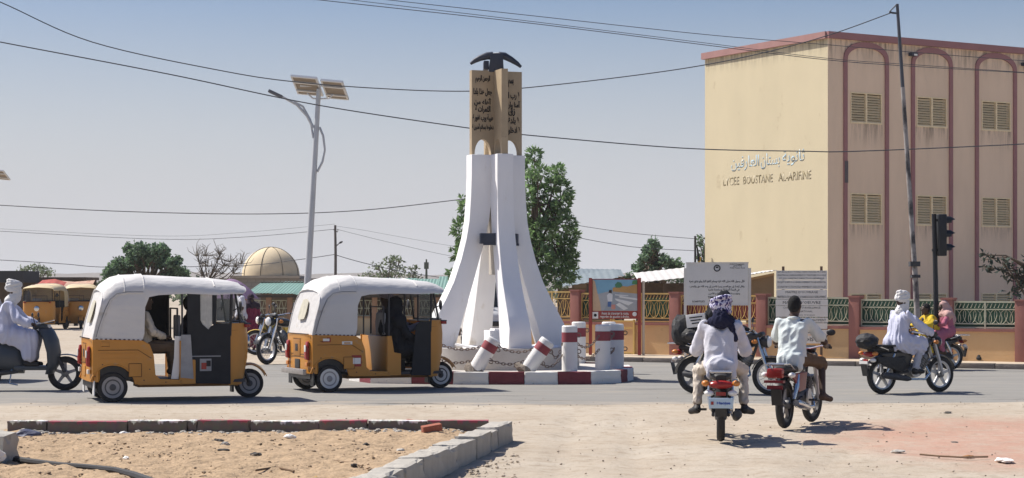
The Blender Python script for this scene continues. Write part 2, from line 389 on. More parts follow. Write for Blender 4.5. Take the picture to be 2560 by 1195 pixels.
def stone(sz, seed, chip=0.012):
    """a kerb stone with chipped, uneven edges; origin at the near bottom left corner"""
    r = random.Random(seed); lx, ly, lz = sz
    bm = bmesh.new(); bmesh.ops.create_cube(bm, size=1.0)
    for v in bm.verts: v.co = Vector(((v.co.x+0.5)*lx, (v.co.y+0.5)*ly, (v.co.z+0.5)*lz))
    bmesh.ops.subdivide_edges(bm, edges=bm.edges[:], cuts=4, use_grid_fill=True)
    for v in bm.verts:
        e = sum(1 for c, m in zip(v.co, sz) if c < 1e-4 or c > m-1e-4)
        if e >= 2 and v.co.z > 0.3*lz:
            c = Vector((lx/2, ly/2, lz/2)); d = (c-v.co).normalized(); v.co += d*r.uniform(0, chip)*(2.2 if r.random() < .15 else 1)
        else: v.co += Vector((r.uniform(-1, 1), r.uniform(-1, 1), r.uniform(-1, 1)))*0.003
    me = bpy.data.meshes.new('kerb_stone'); bm.to_mesh(me); bm.free(); return me
pk = thing('planter_kerb', 'low kerb around the soil bed, painted white and maroon along the road and bare concrete on the slant', 'kerb', (0, 20.2, 0))
def painted_kerb_mat(name, paint):
    m = bpy.data.materials.new(name); m.use_nodes = True; n = m.node_tree.nodes; l = m.node_tree.links; b = n['Principled BSDF']; b.inputs['Roughness'].default_value = .9
    t = n.new('ShaderNodeTexCoord'); sp_ = n.new('ShaderNodeSeparateXYZ'); l.new(t.outputs['Object'], sp_.inputs[0])
    nz = n.new('ShaderNodeTexNoise'); nz.inputs['Scale'].default_value = 9; nz.inputs['Detail'].default_value = 8; l.new(t.outputs['Object'], nz.inputs['Vector'])
    mp = n.new('ShaderNodeMapping'); mp.inputs['Scale'].default_value = (26, 26, 1.5); l.new(t.outputs['Object'], mp.inputs[0])
    n3 = n.new('ShaderNodeTexNoise'); n3.inputs['Scale'].default_value = 1.0; n3.inputs['Detail'].default_value = 3; l.new(mp.outputs[0], n3.inputs['Vector'])
    ma = n.new('ShaderNodeMath'); ma.operation = 'MULTIPLY_ADD'; ma.inputs[1].default_value = 0.10; l.new(nz.outputs['Fac'], ma.inputs[0]); l.new(sp_.outputs['Z'], ma.inputs[2])
    mb_ = n.new('ShaderNodeMath'); mb_.operation = 'MULTIPLY_ADD'; mb_.inputs[1].default_value = 0.10; l.new(n3.outputs['Fac'], mb_.inputs[0]); l.new(ma.outputs[0], mb_.inputs[2])
    r = n.new('ShaderNodeMapRange'); r.inputs['From Min'].default_value = 0.315; r.inputs['From Max'].default_value = 0.335; l.new(mb_.outputs[0], r.inputs['Value'])
    mx_ = n.new('ShaderNodeMix'); mx_.data_type = 'RGBA'; mx_.inputs['A'].default_value = (0.20, 0.17, 0.145, 1); mx_.inputs['B'].default_value = tuple(paint)+(1,)
    l.new(r.outputs[0], mx_.inputs['Factor'])
    n4 = n.new('ShaderNodeTexNoise'); n4.inputs['Scale'].default_value = 14; n4.inputs['Detail'].default_value = 6; l.new(t.outputs['Object'], n4.inputs['Vector'])
    m5 = n.new('ShaderNodeMix'); m5.data_type = 'RGBA'; m5.blend_type = 'MULTIPLY'; m5.inputs['Factor'].default_value = 0.5
    l.new(mx_.outputs['Result'], m5.inputs['A']); l.new(n4.outputs['Color'], m5.inputs['B']); l.new(m5.outputs['Result'], b.inputs['Base Color'])
    bp = n.new('ShaderNodeBump'); bp.inputs['Strength'].default_value = .5; bp.inputs['Distance'].default_value = .01; l.new(nz.outputs['Fac'], bp.inputs['Height']); l.new(bp.outputs[0], b.inputs['Normal'])
    return m
M_kw = painted_kerb_mat('kerb_white_top', (0.95, 0.93, 0.88)); M_km = painted_kerb_mat('kerb_maroon_top', (0.45, 0.10, 0.14))
xk = -5.25; i = 0
for lx, pm in ((0.42, 'w'), (0.84, 'm'), (0.62, 'w'), (0.10, 'w'), (0.55, 'm'), (0.72, 'w'), (0.50, 'm'), (0.62, 'w'), (0.64, 'm')):
    me = stone((lx-0.004, 0.16, 0.235), 40+i); me.materials.append(M_kw if pm == 'w' else M_km)
    k = link('kerb_stone', me, pk, (xk, 0.0+rng.uniform(-.012, .012), rng.uniform(-.012, .004)), (0, rng.uniform(-.01, .01), rng.uniform(-.012, .012))); xk += lx; i += 1
# slanting row of bare concrete kerb stones coming towards the viewer
p = Vector((-0.22, 20.33-20.2)); dirv = Vector((-1.0, -6.0)).normalized(); ang = math.atan2(dirv.y, dirv.x)
for lx in (0.9, 0.42, 0.78, 0.86, 0.66, 0.80, 0.75, 0.9, 0.9):
    me = stone((lx-0.012, 0.235, 0.225), 60+i, 0.026); me.materials.append(M_conc); me.polygons.foreach_set('use_smooth', [False]*len(me.polygons))
    k = link('kerb_stone', me, pk, (p.x, p.y, rng.uniform(-.03, -.005)), (rng.uniform(-.03, .03), rng.uniform(-.02, .02), ang+rng.uniform(-.03, .03)-0.0)); p = p+dirv*lx; i += 1
# the left return of the kerb, partly broken, with a torn plastic sack caught on it
me = stone((0.9, 0.75, 0.40), 90, 0.05); me.materials.append(M_conc); kb = link('concrete_block', me)
kb.location = (-5.2, 16.35, 0.0); kb.rotation_euler = (0, 0.05, 0.06)
tag(kb, 'broken dark concrete block at the left end of the planter', 'block')
def crumple(name, c, r, m, seed, label, cat, group=None, amp=.45, flat=.6):
    bm = bmesh.new(); bmesh.ops.create_icosphere(bm, subdivisions=3, radius=1.0); q = random.Random(seed); ax = [Vector((q.uniform(-1, 1), q.uniform(-1, 1), q.uniform(-1, 1)))*q.uniform(1.5, 5) for _ in range(7)]
    for v in bm.verts:
        d = sum(abs(math.sin(a.dot(v.co)+k)) for k, a in enumerate(ax))/7-.5; v.co = v.co*(1+amp*d*2); v.co = Vector((v.co.x*r[0], v.co.y*r[1], v.co.z*r[2]*flat))
    me = bpy.data.meshes.new(name); bm.to_mesh(me); bm.free(); me.materials.append(m)
    o = link(name, me, None, c, (0, 0, q.uniform(0, 6))); return tag(o, label, cat, group)
M_plast = mat('white_plastic', (0.80, 0.78, 0.74), 0.5, var=.05)
M_black = mat('dull_black', (0.022, 0.022, 0.024), 0.7, var=.2, scale=8)
crumple('plastic_sack', (-4.52, 16.27, 0.22), (0.22, 0.12, 0.13), M_plast, 4, 'torn white plastic sack over the broken block at the planter corner', 'sack', amp=.6)
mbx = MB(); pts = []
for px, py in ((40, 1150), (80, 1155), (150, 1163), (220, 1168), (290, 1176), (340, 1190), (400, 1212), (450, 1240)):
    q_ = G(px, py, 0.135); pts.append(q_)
mbx.tube(pts, [0.035, .03, .026, .026, .028, .034, .036, .036], 8); tag(mbx.build('dark_strip', M_black), 'dark strip lying in a curve across the planter soil', 'hose')  # dark curved strip, modelled as a thin tube along the soil
# ================================================================== MONUMENT ON ITS ROUNDABOUT ISLAND
MC = Vector((-0.29, 34.8, 0)); PSI = R(20)
M_mwhite = mat('monument_whitewash', (0.85, 0.835, 0.825), 0.85, var=0.05, scale=2.0, bump=0.12, bscale=30, dirt=((0.66, 0.61, 0.54), 0.60, 2.2), spec=0.2, stretch=(1.5, 1.5, .6))
M_mbeige = mat('monument_inner_stain', (0.52, 0.48, 0.42), 0.9, var=0.15, scale=2.0, dirt=((0.40, 0.31, 0.20), 0.6, 1.8), stretch=(2, 2, .5))
M_brown = mat('monument_bronze_paint', (0.40, 0.31, 0.20), 0.6, var=0.14, scale=3.0, dirt=((0.33, 0.26, 0.17), 0.62, 5), spec=0.4)
M_ink = mat('black_lettering', (0.012, 0.011, 0.012), 0.6, var=.1)
M_slate = mat('dark_slate_metal', (0.035, 0.042, 0.062), 0.55, var=.25, scale=5)
M_beigelow = mat('island_render', (0.52, 0.49, 0.45), 0.9, var=.1, scale=3, bump=.2, bscale=35, dirt=((0.42, 0.37, 0.31), 0.6, 5))
# island: raised top, alternating kerb stones
def build_island():
    out = []
    shape = [(-2.55, -0.9), (-2.1, -1.95), (-0.98+.29, -2.38), (0.5, -2.42), (1.62, -2.36), (2.15, -1.75), (2.42, -0.75), (2.42, 0.6), (2.0, 1.7), (0.9, 2.3), (-0.8, 2.35), (-2.0, 1.8), (-2.55, 0.6)]
    mb = MB().prism([(x*0.95, y*0.95) for x, y in shape], 0.0, 0.20, 'xy')
    o = mb.build('roundabout_island', M_beigelow, smooth=0); o.location = MC
    tag(o, 'low island in the road carrying the white monument', kind='structure')
    # walk the outline and lay stones
    n = len(shape); k = 0
    for i in range(n):
        a = Vector(shape[i]+(0,)); b = Vector(shape[(i+1) % n]+(0,)); L = (b-a).length; m = max(1, round(L/0.62)); d = (b-a)/L
        for j in range(m):
            ll = L/m
            me = stone((ll-0.006, 0.16, 0.215), 200+k, .014); me.materials.append(M_mpaint if k % 2 else M_wpaint)
            p0 = a+d*(ll*j); ks = link('kerb_stone', me, o, (p0.x, p0.y, rng.uniform(-.004, .006)), (0, 0, math.atan2(d.y, d.x))); k += 1
    return o
island = build_island()
ring = MB()
def ring_prof(r0, r1, z0, z1, n=48):
    mb = MB(); rings = []
    for (r, z) in ((r0, z0), (r1+.03, z0), (r1, z1), (r0, z1)):
        rings.append([(r*math.cos(2*PI*j/n), r*math.sin(2*PI*j/n), z) for j in range(n)])
    mb.loft(rings, False, True); return mb
mon = thing('monument', 'tall white four-legged monument with brown inscribed slabs and a black pickaxe head on top', 'monument', MC, PSI)
mb = ring_prof(1.28, 1.47, 0.19, 0.57); mb.build('basin_wall', M_beigelow, mon)
mb = MB().lathe([(1.285, 0.19), (1.285, 0.47), (0.2, 0.50)], 40); mb.build('basin_floor', M_beigelow, mon)
# legs: thick plates flaring outwards at the foot; local -y is the front leg
zs = [0.45, 0.55, 0.75, 0.92, 1.14, 1.41, 1.72, 2.13, 2.49, 2.80, 3.2, 3.6, 3.985]
ro = [1.275, 1.275, 1.275, 1.265, 1.15, 1.00, 0.845, 0.70, 0.605, 0.55, 0.52, 0.505, 0.505]
ri = [0.86, 0.84, 0.78, 0.73, 0.66, 0.575, 0.48, 0.36, 0.25, 0.18, 0.13, 0.12, 0.12]
th = [0.44, 0.43, 0.415, 0.395, 0.375, 0.36, 0.345, 0.33, 0.315, 0.305, 0.30, 0.30, 0.30]
def leg_mesh():
    mb = MB(); rings = []
    for i in range(len(zs)):
        h = th[i]/2; rings.append([(-h, -ri[i], zs[i]), (-h, -ro[i], zs[i]), (h, -ro[i], zs[i]), (h, -ri[i], zs[i])])
    mb.loft(rings, True); return mb.mesh('leg', M_mwhite, smooth=25, bevel=0.012)
lm = leg_mesh()
for k in range(4): link('leg', lm, mon, None, (0, 0, k*PI/2))
MB().box((0, 0, 2.9), (0.20, 0.20, 2.1)).build('core_column', M_mbeige, mon, bevel=.01)
# brown slabs with an arch cut at the bottom of each arm
def slab_mesh():
    o2 = [(0.055, 3.985), (0.055, 5.49), (0.475, 5.49), (0.475, 3.985), (0.42, 3.985)]
    for k in range(0, 13):
        a = PI*k/12; o2.append((0.265+0.155*math.cos(a), 4.0+0.265*math.sin(a)))
    o2.append((0.11, 3.985))
    mb = MB().prism(o2, -0.06, 0.06, 'xz'); return mb.mesh('slab', M_brown, smooth=0)
sm = slab_mesh()
for k in range(4): link('slab', sm, mon, None, (0, 0, k*PI/2))
MB().box((0, 0, 4.74), (0.11, 0.11, 1.5)).build('slab_core', M_brown, mon)
# inscriptions on the camera-side faces of left (-x) and right (+x) arms
left = [(5.33, 'الرحمن الرحيم', 0.24), (5.10, 'جعل هذا بلدا', 0.30), (4.93, 'أهله من', 0.28), (4.79, 'الثمرات ﴾', 0.25), (4.64, 'طيبة ورب غفور ﴾', 0.33), (4.47, 'دخلوها بسلام آمنين ﴾', 0.37)]
right = [(5.28, 'بسم', 0.10), (5.05, '﴿ رب ا', 0.22), (4.89, 'آمنا وار', 0.22), (4.76, 'زق', 0.13), (4.60, '﴿ بلدة', 0.21), (4.43, '﴿ ادخلو', 0.23)]
for z, s, wd in left:
    text('inscription', arabic(s), M_ink, mon, upright(-0.07-min(.4, wd*1.15)/2-(0.40-min(.4, wd*1.15))*0.5, -0.064, z), width=min(.4, wd*1.15), height=0.145, bold=0.03)
for z, s, wd in right:
    text('inscription', arabic(s), M_ink, mon, upright(0.215+wd/2, -0.064, z), width=wd, height=0.145, bold=0.03)
# pickaxe head on top, turned to face the camera
pk_ = MB()
rot = Matrix.Rotation(-PSI+R(4), 4, 'Z')
pk_.prism([(-0.13, 5.47), (-0.10, 5.72), (-0.13, 5.80), (0.10, 5.81), (0.125, 5.72), (0.14, 5.47)], -0.10, 0.10, 'xz')
for sg, dz in ((-1, 0.0), (1, -0.05)):
    pts = [(sg*0.05, 0, 5.77), (sg*0.16, 0, 5.765), (sg*0.28, 0, 5.725+dz*.5), (sg*0.38, 0, 5.675+dz*.8), (sg*0.455, 0, 5.62+dz)]
    pk_.tube(pts, [0.075, 0.068, 0.055, 0.043, 0.026], 8, up=(0, 1, 0))
o = pk_.build('pickaxe_head', M_slate, mon, bevel=.008); o.matrix_local = rot
mbh = MB().box((-0.17, 0.10, 5.60), (0.09, 0.30, 0.15)); h_ = mbh.build('handle_stub', M_slate, o, bevel=.01)
MB().ell((0.02, -0.03, 5.795), (0.10, 0.07, 0.028)).build('worn_patch', mat('bare_grey', (0.42, 0.42, 0.42), .8, var=.2, scale=12), o)
# floodlight boxes between the legs, white pedestal and loose panels in the middle
for x, y, rz in ((-0.24, -0.36, 0.0), (0.33, -0.10, 1.2)):
    fb = MB().box((0, 0, 0), (0.36, 0.14, 0.185)).build('floodlight_box', M_slate, mon, bevel=.015); fb.location = (x, y, 2.49); fb.rotation_euler = (0, 0, rz-0.2)
    MB().box((0, -0.05, -0.10), (0.24, 0.06, 0.04)).build('bracket', M_slate, fb)
pd_ = MB().box((0, 0, 0), (0.46, 0.46, 0.40)).build('pedestal', M_mwhite, mon, bevel=.012); pd_.location = (0.05, -0.10, 0.66)
MB().box((0, 0, 0.215), (0.30, 0.26, 0.03)).build('top_plate', M_mwhite, pd_)
for x, y, z, rx, ry, rz in ((-0.55, -0.62, 0.57, .14, .1, .5), (-0.28, -0.9, 0.55, -.12, .08, -.2), (0.62, -0.75, 0.56, .12, -.1, .9)):
    q = MB().box((0, 0, 0), (0.75, 0.42, 0.035)).build('cover_panel', M_mwhite, mon); q.location = (x, y, z); q.rotation_euler = (rx, ry, rz)
# bollards and chains around the island
M_bolw = mat('bollard_white', (0.74, 0.725, 0.70), 0.8, var=.05, scale=4, bump=.25, bscale=30, dirt=((0.36, 0.32, 0.27), 0.60, 6))
M_bolm = mat('bollard_maroon', (0.26, 0.05, 0.06), 0.75, var=.15, scale=6, dirt=((0.40, 0.30, 0.27), 0.68, 12))
M_rubble = mat('broken_concrete', (0.22, 0.185, 0.15), .95, var=.3, scale=14, bump=.9, bscale=30)
M_chain = mat('rusty_chain', (0.20, 0.15, 0.12), .8, var=.3, scale=20)
HB, RB = 0.78, 0.132
def bollard(x, y, label, tilt=None, rz=0, z=0.20):
    t = thing('bollard', label, 'bollard', (x, y, z), 0, 'bollards around the roundabout island')
    if tilt: t.rotation_euler = Euler((0, tilt, rz)); t.scale = (.98, .98, .84)
    MB().lathe([(RB, 0.0), (RB, 0.50)], 20).build('shaft', M_bolw, t, smooth=40)
    MB().lathe([(RB+.002, 0.50), (RB+.002, 0.665)], 20).build('painted_band', M_bolm, t, smooth=40)
    MB().lathe([(RB, 0.665), (RB, HB-0.02), (RB-.02, HB)], 20).build('cap', M_bolw, t, smooth=30)
    if tilt:
        q = random.Random(int(x*100)); bm = bmesh.new(); bmesh.ops.create_icosphere(bm, subdivisions=2, radius=1)
        for v in bm.verts: v.co = Vector((v.co.x*.20, v.co.y*.18, v.co.z*.13))*q.uniform(.75, 1.15)
        me = bpy.data.meshes.new('broken_base'); bm.to_mesh(me); bm.free(); me.materials.append(M_rubble); link('broken_base', me, t, (-.02, 0, 0.02))
    for rr in (0.62, 0.34):
        MB().tube([(RB*.8+0.05+0.035*math.cos(a), 0.0+0.0, rr+0.035*math.sin(a)) for a in np.linspace(0, 2*PI, 13)[:-1]], 0.009, 6, closed=True).build('eye_ring', M_chain, t)
    return t
def bpos(px, py, z=0.20): q = G(px, py, z); return q.x, q.y
B = {}
for key, px, py, lab, tl, rz in (
    ('t1', 1186, 929, 'leaning broken bollard beside the front of the parked-side three-wheeler, base cracked open', 0.55, 0.0),
    ('t2', 1314, 930, 'leaning broken bollard in front of the monument, its white flank scraped bare', 0.62, 0.0),
    ('a', 1424, 929, 'upright bollard nearest to the leaning ones, front row', None, 0),
    ('b', 1447, 908, 'upright bollard half hidden behind the front one, beside the monument leg', None, 0),
    ('c', 1507, 924, 'upright bollard left of the closely set right-hand pair', None, 0),
    ('d', 1522, 908, 'upright bollard almost hidden behind the right-hand pair', None, 0),
    ('e', 1541, 920, 'rightmost upright bollard on the island kerb', None, 0)):
    x, y = bpos(px, py)
    if y > MC.y-2.22+0 and False: pass
    B[key] = bollard(x, y, lab, tl, rz)
B['t1']['label'] = 'left leaning broken bollard with a cracked base, in front of the monument'
B['t2']['label'] = 'right leaning broken bollard with a scraped white flank, in front of the monument'
bpy.context.view_layer.update()
def chain(a, b, za, zb, sag, label):
    bpy.context.view_layer.update()
    A = B[a].matrix_world @ Vector((0, 0, za)); Bp = B[b].matrix_world @ Vector((0, 0, zb))
    d = (Bp-A); d.z = 0; d.normalize(); A = A+d*RB*.9-Vector((0, .05, 0)); Bp = Bp-d*RB*.9-Vector((0, .05, 0))
    L = (Bp-A).length; n = max(6, int(L/0.052)); mb = MB()
    for i in range(n):
        t = (i+.5)/n; p = A.lerp(Bp, t); p.z -= sag*4*t*(1-t)
        t2 = min(1, t+.5/n); q = A.lerp(Bp, t2); q.z -= sag*4*t2*(1-t2); u = (q-p).normalized()
        s = Vector((0, 0, 1)).cross(u).normalized() if i % 2 else u.cross(Vector((0, 0, 1)).cross(u)).normalized()
        hl = L/n*.72; pts = [p+u*hl*math.cos(a_)+s*0.02*math.sin(a_) for a_ in np.linspace(0, 2*PI, 9)[:-1]]
        mb.tube(pts, 0.0075, 5, closed=True)
    return tag(mb.build('chain', M_chain), label, 'chain', 'chains between the bollards')
chain('t1', 't2', .62, .62, .10, 'upper chain hanging between the two leaning bollards')
chain('t1', 't2', .30, .30, .08, 'lower pale chain between the two leaning bollards')
chain('t2', 'a', .62, .55, .24, 'upper chain drooping from the right leaning bollard to the first upright one')
chain('t2', 'a', .25, .3, .14, 'lower chain from the right leaning bollard to the first upright one')
chain('a', 'c', .55, .60, .17, 'upper chain between the first upright bollard and the right-hand group')
chain('a', 'c', .33, .36, .14, 'lower pale chain between the first upright bollard and the right-hand group')
chain('c', 'e', .6, .62, .08, 'short upper chain joining the right-hand pair of bollards')
chain('c', 'e', .33, .36, .08, 'short lower chain joining the right-hand pair of bollards')
# chains running off the left side of the leaning bollard
x, y = bpos(1060, 927); B['h'] = bollard(x, y, 'upright bollard behind the nose of the second three-wheeler', None)
chain('h', 't1', .55, .62, .12, 'upper chain from the left leaning bollard behind the three-wheeler nose')
chain('h', 't1', .28, .30, .10, 'lower chain from the left leaning bollard behind the three-wheeler nose')

# ================================================================== SCHOOL BUILDING
BC = Vector((8.93, 55.0, 0)); bd = Vector((0.864, 0.503, 0)).normalized(); BANG = math.atan2(bd.y, bd.x); BZ = 8.78
M_cream = mat('cream_render', (0.625, 0.545, 0.375), 0.92, var=.06, scale=.9, bump=.1, bscale=25, dirt=((0.47, 0.38, 0.24), 0.62, 1.6), spec=.15, stretch=(1, 1, .55))
M_cream2 = mat('cream_render_grimy', (0.78, 0.605, 0.445), 0.92, var=.10, scale=1.0, bump=.12, bscale=25, dirt=((0.30, 0.25, 0.19), 0.64, 1.3), spec=.15, stretch=(1.4, 1.4, .35))
M_pink = mat('dusty_rose_paint', (0.33, 0.17, 0.17), 0.85, var=.12, scale=2.5, dirt=((0.24, 0.13, 0.13), 0.68, 5), spec=.2)
M_shut = mat('ochre_shutter_metal', (0.80, 0.66, 0.42), 0.6, var=.15, scale=5, dirt=((0.30, 0.18, 0.08), 0.66, 9))
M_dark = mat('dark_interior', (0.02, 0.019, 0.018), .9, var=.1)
M_bluetxt = mat('faded_blue_paint', (0.36, 0.47, 0.53), .9, var=.15, scale=4, dirt=((0.60, 0.53, 0.385), 0.50, 7))
M_browntxt = mat('faded_brown_paint', (0.26, 0.21, 0.115), .9, var=.2, scale=4, dirt=((0.60, 0.53, 0.385), 0.47, 5))
sch = thing('school_building', 'cream three-storey school with rose arched mouldings and louvred ochre shutters', 'building', BC, BANG)
def wt(px):
    k = (px-1280)/FPX; return (BC.y*k-BC.x)/(bd.x-bd.y*k)
def wz(px, py): return CH-(py-HY)*(BC.y+bd.y*wt(px))/FPX
mb = MB(); mb.cur = 0
LX, LY = 15.0, 5.9
mb.quad((0, LY, 0), (0, 0, 0), (0, 0, BZ), (0, LY, BZ)); mb.quad((0, LY, 0), (0, LY, BZ), (LX, LY, BZ), (LX, LY, 0)); mb.quad((LX, LY, 0), (LX, LY, BZ), (LX, 0, BZ), (LX, 0, 0)); mb.quad((0, 0, BZ), (LX, 0, BZ), (LX, LY, BZ), (0, LY, BZ))
mb.build('end_wall', M_cream, sch, smooth=0, fixn=False)
# front wall with real window openings
wins = []
for pc, pw in ((2165, 38), (2329, 36.5), (2490, 35)):
    for zc_px, rowz in ((271.5, 0), (523, 1), (773, 2)):
        t0, t1 = wt(pc-pw), wt(pc+pw)
        base = 2165; zc = wz(base, (271.5, 523, 773)[rowz]); wins.append((t0, t1, zc-0.435, zc+0.435))
extra = [(w_[0]+2.05*k, w_[1]+2.05*k, w_[2], w_[3]) for w_ in wins[-3:] for k in (1, 2, 3)]
wins += [e for e in extra if e[1] < LX-0.3]
xs_ = sorted({0, LX}|{w_[0] for w_ in wins}|{w_[1] for w_ in wins}); zs_ = sorted({0, BZ}|{w_[2] for w_ in wins}|{w_[3] for w_ in wins})
fw = MB()
for a, b in zip(xs_, xs_[1:]):
    for c, d in zip(zs_, zs_[1:]):
        if any(w_[0]-1e-6 <= a and b <= w_[1]+1e-6 and w_[2]-1e-6 <= c and d <= w_[3]+1e-6 for w_ in wins): continue
        fw.quad((a, 0, c), (b, 0, c), (b, 0, d), (a, 0, d))
for a, b, c, d in wins:
    D = .18
    fw.quad((a, 0, c), (a, 0, d), (a, D, d), (a, D, c)); fw.quad((b, 0, c), (b, D, c), (b, D, d), (b, 0, d)); fw.quad((a, 0, c), (a, D, c), (b, D, c), (b, 0, c)); fw.quad((a, 0, d), (b, 0, d), (b, D, d), (a, D, d))
fw.build('front_wall', M_cream2, sch, smooth=0, fixn=False)
ww = wins[0][1]-wins[0][0]; wh = .87; slat_me = {}
for a, b, c, d in wins:
    wd = b-a; key = round(wd, 2)
    fr = MB(); fr.box((wd/2, .02, .02), (wd+.05, .07, .045)); fr.box((wd/2, .02, wh-.0), (wd+.05, .07, .04)); fr.box((0, .02, wh/2), (.035, .068, wh)); fr.box((wd, .02, wh/2), (.035, .068, wh)); fr.box((wd/2, .015, wh/2), (.06, .072, wh-.02))
    wo = fr.build('window', M_shut, sch, smooth=0); wo.location = (a, 0, c)
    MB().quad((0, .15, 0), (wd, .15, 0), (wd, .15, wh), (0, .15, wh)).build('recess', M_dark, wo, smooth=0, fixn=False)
    if key not in slat_me:
        sw = wd/2-.055; slat_me[key] = MB().box((0, 0, 0), (sw, .080, .010), Euler((R(45), 0, 0))).mesh('slat', M_shut, smooth=0)
    for s_ in (.25, .75):
        for k in range(11):
            link('slat', slat_me[key], wo, (wd*s_, .02, .065+k*(wh-.11)/10.4), (rng.uniform(-.05, .05), 0, 0))
# dark louvre blocks need no glass; rust and grime streaks are in the wall material
# rose mouldings: arches standing proud of the wall
def arch(cx, hw, bw=.125):
    sp_ = wz(2165, 150)-0.02; top = wz(2165, 106); n = 14
    outer = [(cx-hw, .3)]+[(cx-hw*math.cos(PI*k/n), sp_+(top-sp_)*math.sin(PI*k/n)**0.82) for k in range(n+1)]+[(cx+hw, .3)]
    iw = hw-bw; inner = [(cx-iw, .3)]+[(cx-iw*math.cos(PI*k/n), sp_-.02+(top-sp_-bw*1.1)*math.sin(PI*k/n)**0.82) for k in range(n+1)]+[(cx+iw, .3)]
    m_ = MB(); k = len(outer)
    for i in range(k-1):
        for (y0) in (-.05,):
            a, b, c, d = outer[i], outer[i+1], inner[i+1], inner[i]
            q = lambda p_, y: (p_[0], y, p_[1])
            m_.quad(q(a, -.05), q(b, -.05), q(c, -.05), q(d, -.05)); m_.quad(q(a, 0), q(b, 0), q(b, -.05), q(a, -.05)); m_.quad(q(d, -.05), q(c, -.05), q(c, 0), q(d, 0))
    m_.build('arch_moulding', M_pink, sch, smooth=0)
for pc, a, b in ((2165, 2108, 2220), (2329, 2277, 2380), (2490, 2437, 2540)):
    arch((wt(a)+wt(b))/2, (wt(b)-wt(a))/2)
step = wt(2490)-wt(2329)
for k in (1, 2, 3): arch((wt(2437)+wt(2540))/2+step*k, (wt(2540)-wt(2437))/2)
pb = MB(); pb.box((LX/2, -.04, BZ+.0), (LX+.1, .12, .19)); pb.build('parapet_band', M_pink, sch, smooth=0)
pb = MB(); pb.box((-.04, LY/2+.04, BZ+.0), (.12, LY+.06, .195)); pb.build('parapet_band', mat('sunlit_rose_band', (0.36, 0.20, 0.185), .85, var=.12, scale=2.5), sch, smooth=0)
MB().box((wt(2113), -.056, wz(2113, 430)), (.12, .012, .62)).build('bare_plaster_patch', mat('grey_scar', (.12, .105, .11), .9), sch)
for px, py in ((2275, 137), (2556, 162)):
    wl = MB().box((0, -.14, 0), (.24, .16, .10)).build('wall_lamp', M_slate, sch, bevel=.01); wl.location = (wt(px), 0, wz(px, py)); MB().box((0.02, -.225, -.02), (.12, .01, .05)).build('lens', M_plast, wl)
# lettering on the end wall
def ez(px, py): 
    k = (px-1280)/FPX; e = (-bd.y, bd.x); s_ = (BC.y*k-BC.x)/(e[0]-e[1]*k); return s_, CH-(py-HY)*(BC.y+e[1]*s_)/FPX
def end_text(s, x0, x1, py0, py1, m, h, bold):
    s0, z0 = ez(x0, py0); s1, z1 = ez(x1, py1); yc = (s0+s1)/2; 
    ro = Matrix.Translation((-.003, yc, (z0+z1)/2)) @ Matrix.Rotation(-PI/2, 4, 'Z') @ Matrix.Rotation(PI/2, 4, 'X')
    return text('painted_lettering', s, m, sch, ro, width=abs(s0-s1), height=h, bold=bold, depth=.001)
end_text(arabic('العارفين'), 1828, 1898, 411, 405, M_bluetxt, .44, .012); end_text(arabic('بستان'), 1902, 1950, 404, 400, M_bluetxt, .46, .012); end_text(arabic('ثانوية'), 1956, 2012, 396, 391, M_bluetxt, .46, .012)
end_text('LYCEE', 1808, 1848, 455, 451, M_browntxt, .25, .012); end_text('BOUSTANE', 1858, 1932, 449, 446, M_browntxt, .25, .012); end_text('AL-ARIFINE', 1946, 2028, 442, 437, M_browntxt, .25, .012)

def grime_mat():
    m = bpy.data.materials.new('rain_grime'); m.use_nodes = True; n = m.node_tree.nodes; l = m.node_tree.links; b = n['Principled BSDF']; b.inputs['Base Color'].default_value = (.085, .07, .055, 1); b.inputs['Roughness'].default_value = .95
    t = n.new('ShaderNodeTexCoord'); oi = n.new('ShaderNodeObjectInfo'); ad = n.new('ShaderNodeVectorMath'); ad.operation = 'ADD'; l.new(t.outputs['Object'], ad.inputs[0]); l.new(oi.outputs['Location'], ad.inputs[1])
    mp = n.new('ShaderNodeMapping'); mp.inputs['Scale'].default_value = (11, 11, .9); l.new(ad.outputs[0], mp.inputs[0]); nz = n.new('ShaderNodeTexNoise'); nz.inputs['Scale'].default_value = 1; nz.inputs['Detail'].default_value = 6; nz.inputs['Roughness'].default_value = .7; l.new(mp.outputs[0], nz.inputs['Vector'])
    r = n.new('ShaderNodeMapRange'); r.inputs['From Min'].default_value = .44; r.inputs['From Max'].default_value = .72; r.inputs['To Max'].default_value = .62; l.new(nz.outputs['Fac'], r.inputs['Value'])
    g = n.new('ShaderNodeSeparateXYZ'); l.new(t.outputs['Generated'], g.inputs[0]); p = n.new('ShaderNodeMath'); p.operation = 'POWER'; p.inputs[1].default_value = 1.3; l.new(g.outputs['Z'], p.inputs[0])
    k = n.new('ShaderNodeMath'); k.operation = 'MULTIPLY'; l.new(r.outputs[0], k.inputs[0]); l.new(p.outputs[0], k.inputs[1]); l.new(k.outputs[0], b.inputs['Alpha']); return m
M_grime = grime_mat()
def grime(x0, x1, z1, ln, end=False):
    mb = MB()
    if end: mb.quad((-.004, x0, z1-ln), (-.004, x1, z1-ln), (-.004, x1, z1), (-.004, x0, z1))
    else: mb.quad((x0, -.004, z1-ln), (x1, -.004, z1-ln), (x1, -.004, z1), (x0, -.004, z1))
    return mb.build('grime_streak', M_grime, sch, smooth=0, fixn=False)
for k, (a, b, c, d) in enumerate(wins):
    if a < 9: grime(a-.06, b+.06, c, (.75, .5, .3)[k % 3])
for a, b in ((.05, 2.2), (2.2, 4.6), (4.6, 7.2), (7.2, 9.5)): grime(a, b, BZ-.1, .9)
